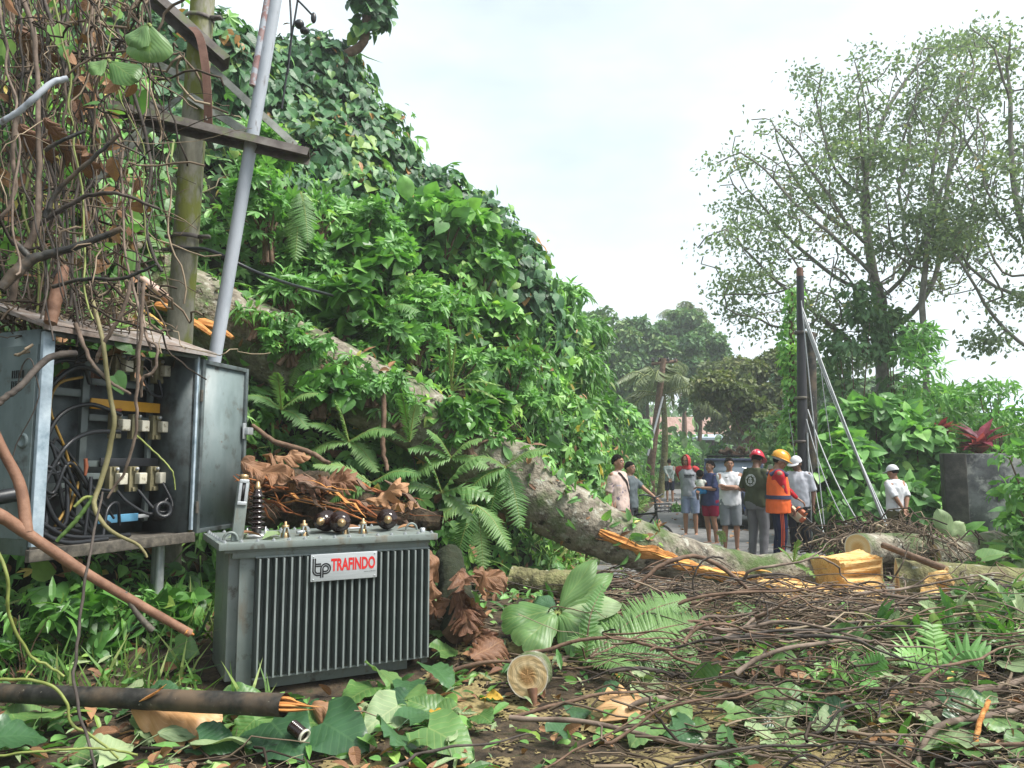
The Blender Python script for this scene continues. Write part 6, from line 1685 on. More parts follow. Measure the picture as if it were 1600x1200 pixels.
# leaf litter nobody could count
lm = [M_mid, M_dry, M_pale, M_bush]
mb = MB()
pts = ground_pts(13000, lambda x, y: (.25 + .75 * sm(-.2, .3, mnoise.noise(Vector((x * 1.3, y * 1.3, 9))))) * free(x, y) * (1 if y < 9.3 else .4) * (.5 if (abs(x - .7) < .9 and y < 5.6) else 1) * (1.0 if y < 6 else .6), -6, 9, 3.0, 11)
for mi, (sh, tm, lo, hi) in enumerate([(.40, T_OVAL, .05, .15), (.25, T_OVAL, .05, .16), (.15, T_LANCE, .06, .16), (.20, T_LANCE, .08, .2)]):
    q = pts[int(len(pts) * sum([.40, .25, .15, .20][:mi])):int(len(pts) * sum([.40, .25, .15, .20][:mi + 1]))]
    n = len(q); p = np.column_stack([q, [gz(x, y) + .01 + .10 * rng.random() ** 2 for x, y in q]])
    mb.scatter(tm, p, unit(np.array([0, -.15, 1]) + .45 * rng.normal(size=(n, 3))), rng.normal(size=(n, 3)) * [1, 1, .3], lo + (hi - lo) * rng.random(n), mi, np.clip(rng.random(n), 0, .95), .9)
tag(mb.build('leaf_litter', lm, smooth=False), kind='stuff')
# grass under the cabinet and at the bank toe
mb = MB(); q = ground_pts(650, lambda x, y: 1.0 if (x < -1.5 and y > 4.9 and free(x, y)) else 0, -4.2, -1.4, 4.8, 7.0); n = len(q)
mb.scatter(T_BLADE, np.column_stack([q, [gz(x, y) for x, y in q]]), unit(np.array([0, -1, .3]) + .5 * rng.normal(size=(n, 3))), unit(np.array([0, -.1, 1]) + .45 * rng.normal(size=(n, 3))), rng.uniform(.12, .38, n), 0, rng.random(n), 1.6)
tag(mb.build('toe_grass', [M_grass], smooth=False), kind='stuff')

for i, (px, py, y) in enumerate([(40, 950, 5.3), (120, 935, 5.6), (200, 920, 6.0), (255, 905, 6.3)]):
    shrub('shade_plant', P(px, py, y) * [1, 1, 0] + [0, 0, .1], (.35, .3, .5), 9, 150, T_HEART if i % 2 else T_LANCE, M_bush, .08, .2, ['leafy plant in the shade at the left end under the cabinet', 'narrow leaved plant in the shade under the cabinet', 'heart leaf plant in the shade under the cabinet door post', 'small plant in the shade beside the cabinet leg'][i], 'plant', stem_r=.008)
# foreground leaves, each its own
LK = {'heart': (T_HEART, 'heart_leaf'), }
def hi_heart(seed, s_):   # cordate blade with wavy halves
    rg = np.random.default_rng(seed)
    K, M_ = 15, 7
    V, LC, F = [], [], []
    for i in range(K):
        t = i / (K - 1)
        w = .52 * (math.sin(math.pi * min(1, .08 + .92 * t) ** .62)) ** .8 if t < 1 else 0
        for j in range(M_):
            q = (j / (M_ - 1)) * 2 - 1
            x = w * q; y = t - .16 * abs(q) ** 1.3 * (1 - t) ** 2 * 1.4
            V.append((x, y, .16 * abs(q) * w - .28 * t * t + .035 * math.sin(8 * t + 5 * abs(q)) * abs(q) + .03 * rg.normal() * abs(q))); LC.append((x, t, .5))
    for i in range(K - 1):
        for j in range(M_ - 1):
            a = i * M_ + j; F.append((a, a + 1, a + M_ + 1, a + M_))
    return np.array(V) * s_, F, np.array(LC)
FL = [  # pixel, length, kind, tip direction (x, y), tilt
 (412, 1078, .27, 'g', (-.3, -.6)), (460, 1085, .25, 'g', (.5, -.5)), (540, 1050, .30, 'd', (.6, -.2)), (505, 1048, .26, 'd', (-.4, -.3)), (580, 1075, .30, 'g', (.2, -.8)), (612, 1095, .30, 'g', (.6, -.5)),
 (560, 1110, .28, 'g', (-.5, -.7)), (640, 1128, .28, 'g', (.3, -.7)), (690, 1085, .26, 'd', (.5, -.5)), (660, 1055, .24, 'g', (.7, .1)), (700, 1040, .20, 'g', (.5, .5)), (600, 1150, .26, 'p', (-.4, -.6)),
 (440, 1185, .36, 'd', (.4, -.5)), (400, 1165, .30, 'g', (-.6, -.4)), (530, 1180, .34, 'd', (.6, -.5)), (625, 1190, .30, 'd', (.2, -.8)), (700, 1190, .3, 'g', (.7, -.4)), (310, 1010, .26, 'd', (.1, -.7)), (260, 975, .24, 'g', (-.6, -.4)),
 (80, 955, .24, 'g', (-.6, .2)), (130, 985, .22, 'g', (.5, -.4)), (285, 1040, .22, 'g', (.5, -.3)), (200, 1010, .22, 'd', (-.3, -.6)), (60, 1010, .20, 'p', (.6, -.2)), (735, 955, .2, 'g', (.4, .4)), (690, 1010, .22, 'g', (-.1, -.6)),
 (150, 1110, .34, 'P', (.5, .7)), (200, 1105, .26, 'P', (-.2, -.7)), (70, 1150, .30, 'g', (-.2, .8)), (30, 1190, .26, 'd', (.5, .5)), (290, 1175, .34, 'P', (.7, .6)), (240, 1165, .20, 'g', (-.2, .7)), (340, 1195, .32, 'P', (.8, .5)),
 (180, 1195, .2, 'p', (.4, .6)), (20, 1110, .22, 'g', (-.5, .5)), (385, 1120, .22, 'g', (.6, .2)), (470, 1140, .2, 'g', (.2, .7)), (755, 1150, .16, 'g', (.3, -.7)), (900, 1130, .20, 'd', (.0, -.8)), (880, 1165, .16, 'd', (.3, .5)),
 (1440, 1140, .28, 'p', (.4, -.6)), (1500, 1175, .34, 'p', (.6, -.2)), (1590, 1065, .34, 'p', (.0, .7)), (1290, 1125, .2, 'g', (.4, .3)), (1360, 1080, .2, 'g', (.4, .4)), (1560, 1150, .24, 'g', (-.4, -.5)), (1080, 1165, .2, 'p', (.7, .2)), (1130, 1190, .24, 'P', (.6, .4)),
 (1480, 1010, .22, 'g', (.6, .2)), (1530, 985, .24, 'g', (.5, .4)), (1440, 960, .2, 'g', (-.5, .3)), (1570, 955, .24, 'g', (.3, .6)), (1500, 940, .2, 'p', (.4, .4)), (1420, 1000, .22, 'p', (-.3, .4)), (1540, 1040, .22, 'd', (.5, .3)),
 (770, 1110, .16, 'y', (.4, -.5)), (693, 1148, .20, 'y', (.7, -.35)), (1010, 1085, .14, 'p', (.3, .6)), (945, 1110, .14, 'd', (-.6, .2)), (1230, 1180, .2, 'g', (-.5, .3))]
for k in range(34):
    FL.append((20 + 690 * rng.random(), 1105 + 90 * rng.random(), .12 + .14 * rng.random(), 'gdPdg'[k % 5], rng.normal(size=2)))
for k in range(70):
    FL.append((1000 + 600 * rng.random(), 900 + 300 * rng.random() ** .8, .09 + .14 * rng.random(), 'gdpgg'[k % 5], rng.normal(size=2)))
KM = {'g': (M_big, 'heart_leaf', 'fresh green heart leaf lying in the debris', 'fresh green fallen leaves'), 'd': (M_bigd, 'heart_leaf', 'glossy dark green heart leaf lying in the debris', 'dark green fallen leaves'), 'p': (M_pale, 'heart_leaf', 'pale leaf underside turned up in the debris', 'pale upturned fallen leaves'),
      'P': (M_pale, 'long_leaf', 'long pale green leaf lying in the left foreground', 'long pale fallen leaves'), 'y': (M_yel, 'yellow_leaf', 'yellow fallen leaf lying on the sawdust', 'yellow fallen leaves')}
for k, (px, py, s_, kd, tp) in enumerate(FL):
    mt, nm, lb, gr = KM[kd]
    p = on(px, py, .05 + .10 * rng.random())
    if not free(p[0], p[1] - .02): continue
    if kd == 'P': V, F, LC = lobed_blade(s_, s_ * .24, 1, 0, .25, .25, .3, k, steps=12); LC[:, 2] = rng.random()
    else: V, F, LC = hi_heart(k, s_); LC[:, 2] = .2 + .7 * rng.random()
    if kd == 'y': V[:, 0] *= .55
    t = np.array([tp[0], tp[1], .12 * rng.normal() + .05]); nr = np.array([0, -.45, 1]) + .35 * rng.normal(size=3)
    W_ = place(V - [0, s_ * .45, 0], p, t, nr)
    low = W_[:, 2].min() - gz(p[0], p[1]); W_[:, 2] += max(0, .012 - low)
    mb = MB(); mb.add(W_, F, 0, LC)
    st = place(np.array([[0, -s_ * .43, 0], [0, -s_ * .6, -.01], [0, -s_ * .8, -.04]]), p, t, nr); mb.tube(st, [.004, .003, .003], 5, 0)
    tag(mb.build(nm, mt), lb, 'leaf', gr)

# the big dry leaves and lobed leaves that stand out
def flat_leaf(name, px, py, L, wd, nl, dp, tip, nrm, mt, label, curl=.3, seed=1, up=.10, droop=.2, tint=.5, fwd=.45):
    p = on(px, py, up)
    V, F, LC = lobed_blade(L, wd, nl, dp, fwd, droop, curl, seed, rows=4, steps=7); LC[:, 2] = tint
    W_ = place(V - [0, L * .5, 0], p, tip, nrm); W_[:, 2] += max(0, .012 - (W_[:, 2].min() - gz(p[0], p[1])))
    mb = MB(); mb.add(W_, F, 0, LC); m0 = place(np.array([[0, -L * .62, -.02], [0, -L * .5, .004], [0, 0, .004 - droop * L * .25], ]), p, tip, nrm)
    mb.tube(m0, [.006, .006, .004], 6, 0)
    return tag(mb.build(name, mt), label, 'leaf')
flat_leaf('dry_leaf', 275, 1160, .54, .24, 5, .28, (1, -.05, -.02), (0, -.38, 1), M_tan, 'large orange tan dry leaf under the broken pole', .5, 3, .05, droop=.08)
flat_leaf('dry_leaf', 1000, 1135, .44, .17, 4, .82, (-.75, .5, .12), (.15, -.6, 1), M_tan, 'pale tan lobed dry leaf lying on the sawdust', .25, 5, .05, tint=.9, droop=-.1, fwd=.9)
flat_leaf('dry_leaf', 765, 1045, .40, .16, 7, .62, (.55, .6, .25), (.1, -.8, .8), M_dry, 'dark red brown lobed dry leaf beside the cut log', .5, 7, .08, tint=.15)
flat_leaf('dry_leaf', 520, 1150, .30, .12, 4, .5, (.8, -.3, 0), (0, -.8, 1), M_dry, 'crumpled brown leaf over the ribbed insulator', .8, 9, .06, tint=.6)
def crumpled(p, e, nr, t, sd):
    L = np.linalg.norm(e) * 1.1; V, F, LC = lobed_blade(L, L * (.30 + .12 * rng.random()), int(rng.integers(4, 7)), .72, .7, .25 * rng.normal(), .5, sd, rows=3, steps=7); LC[:, 2] = np.clip(t + .2 * rng.normal(), 0, 1)
    k = 3.2 / L; o = rng.random(3) * 50
    V = V + np.array([[.2 * mnoise.noise(Vector(q * k) + Vector(o)), .2 * mnoise.noise(Vector(q * k) + Vector(o) * 2), .55 * mnoise.noise(Vector(q * k) + Vector(o) * 3)] for q in V]) * L * .45
    mb = MB(); mb.add(place(V - [0, L * .45, 0], p, e, unit(np.array(nr) + .5 * rng.normal(size=3))), F, 0, LC); return mb
for i, (px, py, L, tp, t) in enumerate([(700, 900, .50, (.6, -.4, -.5), .35), (735, 930, .48, (.5, -.5, -.6), .45), (690, 950, .44, (.2, -.5, -.7), .2), (720, 880, .42, (.7, .1, -.2), .5), (700, 985, .36, (-.2, -.6, -.5), .25), (715, 915, .4, (.2, -.6, -.6), .5), (690, 940, .32, (-.3, -.5, -.6), .45), (725, 960, .34, (.3, -.5, -.6), .2), (740, 985, .32, (.6, -.4, -.2), .35)]):
    p = P(px, py, 6.0); e = unit(np.array(tp) + .6 * rng.normal(size=3)) * L * .75
    p = p + .07 * rng.normal(size=3); t = t * .6
    mb = crumpled(p, e, (-.2, -.9, .5), t, i); tag(mb.build('dead_frond', [M_dry, M_brown], None, False), 'curled brown dead frond on the stump right of the transformer', 'frond', 'dead fronds right of the transformer')
for i, (px, py, y, L, tp, t) in enumerate([(410, 735, 6.5, .40, (1, -.1, .15), .2), (440, 720, 6.7, .36, (1, .1, .1), .35), (480, 748, 6.6, .34, (.9, -.2, .25), .1), (520, 752, 6.7, .34, (1, 0, .05), .25), (600, 772, 6.6, .36, (1, -.2, .1), .7), (620, 790, 6.5, .30, (.9, -.4, -.1), .75), (450, 715, 6.9, .30, (.9, .1, .2), .15)]):
    p = P(px, py, y); e = unit(np.array(tp) + .25 * rng.normal(size=3)) * L
    mb = crumpled(p, e, (0, -.6, .8), t, i); tag(mb.build('dead_frond', [M_dry, M_brown], None, False), 'curled dead frond lying on the torn stump behind the transformer', 'frond', 'dead fronds behind the transformer')
# bark covered stump piece the dead fronds hang from
a = P(700, 868, 6.6); log('rotten_log', a, P(722, 985, 6.0), .12, .15, 'rotten brown log draped with dead fronds right of the transformer', M_bank, (True, True), rough=.2, em=M_brown)
a = P(800, 905, 7.2); log('bark_log', a, P(905, 915, 7.0), .11, .13, 'mossy log piece in the shadow below the fallen trunk', M_bark2, (True, True), rough=.2)

# the breadfruit-like sprig and the big fern in the middle foreground
sb = on(872, 1010, .26)
o = thing('lobed_leaf_sprig', sb, 'sprig of big glossy lobed green leaves lying behind the cut log', 'leaves')
for i, (tip, L, wd, nl, dp, nr, mt) in enumerate([((-.8, -.2, .02), .42, .17, 2, .25, (-.1, -.75, .7), M_big), ((-.55, -.55, -.25), .40, .16, 2, .2, (-.2, -.8, .6), M_big), ((.5, .1, .75), .52, .10, 1, 0, (-.4, -.9, .2), M_big), ((.8, .1, .62), .55, .10, 1, 0, (-.3, -.9, .4), M_big),
         ((.95, -.1, .28), .50, .12, 1, .0, (0, -.7, .8), M_pale), ((1, -.2, .0), .50, .15, 3, .35, (0, -.8, .6), M_big), ((.6, -.5, -.28), .46, .16, 3, .4, (.1, -.9, .5), M_big), ((.3, -.45, -.4), .40, .13, 2, .2, (.1, -.9, .4), M_big), ((-.3, .3, .25), .24, .08, 1, 0, (.2, -.8, .6), M_bigd)]):
    V, F, LC = lobed_blade(L, wd, nl, dp, .5, .22, .25, 60 + i, rows=4, steps=8); LC[:, 2] = .3 + .5 * rng.random()
    mb = MB(); mb.add(place(V + [0, .03, 0], (0, 0, 0), tip, nr), F, 0, LC)
    mb.tube(place(np.array([[0, 0, 0], [0, L * .4, -.012 - .22 * L * .16], [0, L * .8, -.012 - .22 * L * .64]]), (0, 0, 0), tip, nr) * 1.0, [.007, .005, .003], 6, 1); mb.build('leaf', [mt, M_greenvine], o)
mb = MB(); mb.tube(spline([[-.02, .25, -.30], [0, .1, -.1], [0, 0, 0]], 8), [.014] * 8, 7); mb.build('stem', M_greenvine, o)
def ground_fern(name, px, py, fr, label, mt=None, up=.06):
    b = on(px, py, up); o = thing(name, b, label, 'fern')
    for i, (e, m_, wd, n, nr, kd) in enumerate(fr):
        frond_mesh([(0, 0, 0), m_, e], wd, n, .62, 70 + i + int(px), nr, kd, .2, lc=.35 + .5 * rng.random()).build('frond', [mt or M_fern, M_brown], o, False)
ground_fern('big_fern', 915, 1045, [((1.0, .35, .22), (.5, .15, .17), .25, 22, (-.1, -.75, .75), 'blade'), ((.85, -.1, -.02), (.42, -.05, .06), .16, 20, (0, -.6, .9), 'blade'), ((.9, .6, .34), (.45, .3, .26), .20, 19, (-.2, -.8, .6), 'blade'), ((.35, -.5, .0), (.15, -.25, .06), .12, 13, (0, -.5, .9), 'blade'), ((-.10, -.25, .16), (-.05, -.1, .18), .09, 9, (0, -.9, .5), 'blade'), ((.18, .3, .5), (.05, .1, .3), .08, 10, (0, -1, .1), 'blade')], 'big light green fern frond with many lobes right of the cut log')
ground_fern('small_fern', 860, 890, [((-.35, -.1, .20), (-.15, 0, .16), .13, 11, (0, -.8, .6), 'blade'), ((.3, -.1, .12), (.15, 0, .14), .12, 11, (0, -.8, .6), 'blade'), ((-.1, -.2, .30), (-.05, -.05, .2), .10, 10, (0, -1, .2), 'blade')], 'small bluish fern in the shade below the trunk')
ground_fern('small_fern', 1330, 1100, [((.2, -.05, .22), (.1, 0, .14), .09, 8, (0, -.9, .4), 'pinnate'), ((-.15, -.1, .18), (-.07, 0, .12), .08, 8, (0, -.9, .4), 'pinnate'), ((.05, -.2, .1), (.03, -.1, .1), .09, 8, (0, -.7, .7), 'pinnate')], 'little bright green fern shoots among the twigs', M_mid)
ground_fern('lobed_shoot', 1470, 1075, [((-.3, -.1, .15), (-.15, 0, .15), .14, 5, (0, -.8, .6), 'blade'), ((.28, -.1, .18), (.14, 0, .16), .14, 5, (0, -.8, .6), 'blade'), ((.02, .1, .32), (0, .05, .2), .12, 5, (0, -1, .2), 'blade')], 'green shoot with deeply lobed leaves in the right hand debris', M_mid)
ground_fern('drooping_tuft', 1120, 872, [((.08, -.05, -.22), (.07, -.02, -.05), .05, 7, (0, -1, 0), 'pinnate'), ((.14, -.05, -.16), (.10, -.02, -.02), .05, 7, (0, -1, 0), 'pinnate')], 'drooping yellow green tuft on the hooked shoot', M_grass, up=.42)

# ferns growing on and under the trunk
FR = lambda L, a, e, w, n=13: (L * math.cos(a) * math.cos(e), -.25 * L, L * math.sin(e), w, n, .13)
fern('fern', P(705, 715, 8.3), [FR(.5, R(200), R(10), .15, 9), FR(.42, R(150), R(45), .13, 9), FR(.45, R(20), R(-15), .15, 9), FR(.5, R(190), R(-30), .15, 9), FR(.4, R(10), R(30), .14, 8)], 'bright fern with broad lobed fronds under the middle of the trunk')
fern('fern', P(690, 770, 7.2), [FR(.52, R(20), R(40), .16, 5), FR(.50, R(10), R(-5), .17, 5), FR(.45, R(120), R(50), .12, 6), FR(.42, R(-20), R(-40), .14, 5), FR(.45, R(185), R(5), .12, 8)], 'large fern with finger like fronds standing behind the transformer', mt=M_big)
fern('fern', P(580, 755, 7.2), [FR(.55, R(175), R(18), .13, 14), FR(.45, R(160), R(-25), .12, 13), FR(.5, R(10), R(10), .13, 13), FR(.45, R(200), R(-40), .12, 12)], 'arching yellow green fern over the dead fronds')
fern('fern', P(790, 730, 8.6), [FR(.7, R(190), R(-38), .20, 14), FR(.75, R(-60), R(-62), .2, 14), FR(.55, R(15), R(20), .15, 12), FR(.6, R(225), R(-65), .18, 14), FR(.4, R(170), R(15), .12, 12)], 'fern drooping over the front of the trunk')
fern('fern', P(745, 790, 8.3), [FR(.7, R(-70), R(-70), .18, 14), FR(.65, R(230), R(-60), .18, 14), FR(.6, R(-20), R(-50), .17, 13), FR(.6, R(200), R(-20), .15, 12)], 'dark fern hanging in the shade under the trunk')
fern('fern', P(480, 545, 8.5), [FR(.5, R(230), R(-62), .16), FR(.45, R(-50), R(-60), .15), FR(.45, R(190), R(-20), .14), FR(.4, R(30), R(25), .12)], 'fern hanging from the upper part of the trunk')
fern('fern', P(545, 690, 8.0), [FR(.5, R(200), R(-20), .15), FR(.55, R(20), R(10), .16), FR(.5, R(120), R(60), .14), FR(.5, R(-30), R(-40), .15), FR(.45, R(170), R(25), .14)], 'fern spreading in the shade left of the hanging root')
fern('fern', P(640, 690, 8.0), [FR(.55, R(110), R(65), .14), FR(.45, R(70), R(60), .14), FR(.45, R(200), R(10), .13)], 'upright fern right of the hanging root')
fern('fern', P(470, 300, 9.5), [FR(1.0, R(-80), R(-80), .20, 16), FR(.8, R(-60), R(-65), .18, 15), FR(.7, R(250), R(-70), .17, 14)], 'long pale fern hanging down the slope below the steel arm end')
fern('fern', P(1240, 880, 8.95), [FR(.32, R(80), R(60), .08, 8), FR(.3, R(20), R(20), .08, 8), FR(.3, R(-30), R(-30), .08, 8), FR(.28, R(150), R(40), .08, 8)], 'small bright fern on the cut end of the trunk', mt=M_grass)
fern('fern', P(440, 640, 7.6), [FR(.4, R(200), R(20), .12), FR(.45, R(20), R(20), .12), FR(.4, R(100), R(65), .12), FR(.4, R(-30), R(-30), .12)], 'fern beside the open cabinet door')
fern('palm_seedling', P(600, 480, 9.4), [FR(.5, R(30), R(40), .2, 10), FR(.5, R(-20), R(-10), .2, 10)], 'young pinnate seedling above the trunk', cat='seedling')
fern('palm_seedling', P(268, 395, 8.4), [FR(.5, R(200), R(-20), .22, 12), FR(.5, R(170), R(20), .2, 12)], 'pinnate palm leaf showing left of the mossy pole', cat='seedling')
fern('pandanus_tuft', P(705, 610, 9.6), [FR(.7, R(100 - 20 * i), R(75 - 18 * i), .035, 6) for i in range(6)], 'tuft of long strap leaves above the trunk', cat='plant', mt=M_grass)

# leafy branch heaped at the right edge
for i, (px, py, y, sx, h, n, lb) in enumerate([(1500, 985, 7.2, .75, .22, 620, 'heap of cut leafy branches on the right beside the mossy log'), (1590, 965, 7.6, .5, .30, 480, 'heap of cut leafy branches at the right edge'), (1420, 985, 7.4, .4, .14, 220, 'small heap of cut leaves before the mossy log'), (1590, 880, 8.4, .5, .5, 320, 'leafy heap behind the mossy log at the right edge')]):
    b = on(px, py + 25)
    shrub('leaf_heap', b, (sx, .5, h), 18, n, T_LANCE, M_bush, .10, .24, lb, 'leaf heap', None, .4, tm2=T_OVAL, mt2=M_pale, rmin=.2, rmax=.35)
b = on(1515, 905); shrub('young_plant', P(1545, 860, 9.6) * [1, 1, .3], (.3, .4, .3), 8, 26, T_HEART, M_big, .2, .34, 'young plant with big heart leaves before the concrete wall', 'plant')
big_leaf_plant('broad_leaf_plant', P(1485, 838, 10.4), [((0, 0, 0), (-.14, -.05, .38), .13, 1, 0, (-.2, -1, .3), 91), ((0, 0, 0), (.20, -.05, .2), .1, 1, 0, (.2, -1, .5), 92)], M_pale, 'single big pale leaf standing behind the logs')
heap = on(1385, 865, .0)
o = thing('vine_heap', P(1390, 850, 10.6) * [1, 1, 0], 'mound of tangled brown vines behind the sawn log', 'vine heap')
c0 = P(1390, 838, 10.6); mb = MB()
for k in range(170):
    a = c0 + rng.normal(size=3) * [.55, .3, .12] + [0, 0, -.2]; b = c0 + rng.normal(size=3) * [.6, .3, .12] + [0, 0, -.22]
    p = wiggle(a, b, 14, .35, 1.5, -.22); p[:, 2] = np.maximum(p[:, 2], .03); mb.tube(p, .005 + .010 * rng.random() ** 2, 5, cap=False, tint=rng.random())
wpart(mb, 'vine_tangle', M_twig, o); mb = MB(); mb.ball(c0 * [1, 1, 0] + [0, 0, .1], (.75, .45, .42), 18, 10); wpart(mb, 'soil_core', M_soil, o)
# ------------------------------------------------------------------ people
from mathutils.bvhtree import BVHTree
def remesh(mb, vox, wr=0.0, ws=9.0, smooth=2, seed=0.0):
    """Union of overlapping closed shapes as one continuous skin; optional cloth wrinkles."""
    tmp = mb.build('remesh_source', [])
    md = tmp.modifiers.new('r', 'REMESH'); md.mode = 'VOXEL'; md.voxel_size = vox
    m2 = tmp.modifiers.new('s', 'SMOOTH'); m2.iterations = smooth; m2.factor = .5
    me = bpy.data.meshes.new_from_object(tmp.evaluated_get(bpy.context.evaluated_depsgraph_get()))
    n = len(me.vertices); V = np.zeros(n * 3); me.vertices.foreach_get('co', V); V = V.reshape(-1, 3)
    F = np.zeros(len(me.loops), int); me.loops.foreach_get('vertex_index', F)
    T = np.zeros(len(me.polygons), int); me.polygons.foreach_get('loop_total', T)
    if wr:
        N = np.zeros(n * 3); me.vertices.foreach_get('normal', N); N = N.reshape(-1, 3)
        V = V + N * np.array([wr * (mnoise.noise(Vector((q[0] * ws + seed, q[1] * ws, q[2] * ws * .6))) + .5 * mnoise.noise(Vector((q[0] * ws * 2.3, q[1] * ws * 2.3 + seed, q[2] * ws * 1.6)))) for q in V])[:, None]
    om = tmp.data; bpy.data.objects.remove(tmp, do_unlink=True); bpy.data.meshes.remove(om)
    out = MB()
    out.V.append(V); out.L.append(F); out.T.append(T); out.M.append(np.zeros(len(T), int)); out.A.append(np.full((n, 3), .5)); out.n = n
    fl, k = [], 0
    for t in T: fl.append(tuple(F[k:k + t])); k += t
    out.bvh = BVHTree.FromPolygons([Vector(q) for q in V], fl)
    return out

def loft(mb, rings, n=22, m=0, p=2.3):
    ang = np.arange(n) * 2 * np.pi / n
    v = []
    for (c, rx, ry) in rings:
        cx = np.sign(np.cos(ang)) * np.abs(np.cos(ang)) ** (2 / p); sy = np.sign(np.sin(ang)) * np.abs(np.sin(ang)) ** (2 / p)
        v.append(np.column_stack([c[0] + rx * cx, c[1] + ry * sy, np.full(n, c[2])]))
    k = len(rings); v = np.concatenate(v)
    i = np.arange(k - 1)[:, None] * n; j = np.arange(n)[None]; j2 = (j + 1) % n
    mb.add(v, np.stack([i + j, i + j2, i + n + j2, i + n + j], -1).reshape(-1, 4), m)
    mb.add(v[:n], [tuple(range(n))[::-1]], m); mb.add(v[-n:], [tuple(range(n))], m)

def ik(a, b, l1, l2, pole):
    a, b, pole = map(lambda q: np.asarray(q, float), (a, b, pole))
    d = b - a; L = min(np.linalg.norm(d), (l1 + l2) * .995); d = unit(d); b = a + d * L
    q = (l1 * l1 - l2 * l2 + L * L) / (2 * L); h = math.sqrt(max(1e-6, l1 * l1 - q * q))
    p = pole - d * np.dot(pole, d)
    return a + d * q + unit(p) * h, b

M_skinA = mat('brown_skin', [G(.26, .135, .085), G(.34, .18, .115)], scale=6, bump=.05, rough=.55)
M_skinB = mat('dark_brown_skin', [G(.13, .066, .043), G(.18, .092, .06)], scale=6, bump=.05, rough=.55)
M_hair = mat('black_hair', [G(.006, .005, .005), G(.014, .012, .011)], scale=60, bump=1.0, dist=.01, rough=.95, spec=.08)
M_eye = mat('eye_white', [G(.55, .52, .48), G(.6, .57, .53)], bump=0, rough=.3)
M_pupil = mat('pupil', [G(.008, .006, .005), G(.012, .009, .008)], bump=0, rough=.2)
M_lip = mat('lip', [G(.16, .06, .05), G(.2, .08, .07)], bump=0, rough=.5)
def cloth(name, c, v=.12, **k): return mat(name, [G(*[q * (1 - v) for q in c]), G(*c), G(*[min(.85, q * (1 + v)) for q in c])], scale=7, bump=.25, dist=.01, rough=.9, spec=.15, bscale=18, **k)

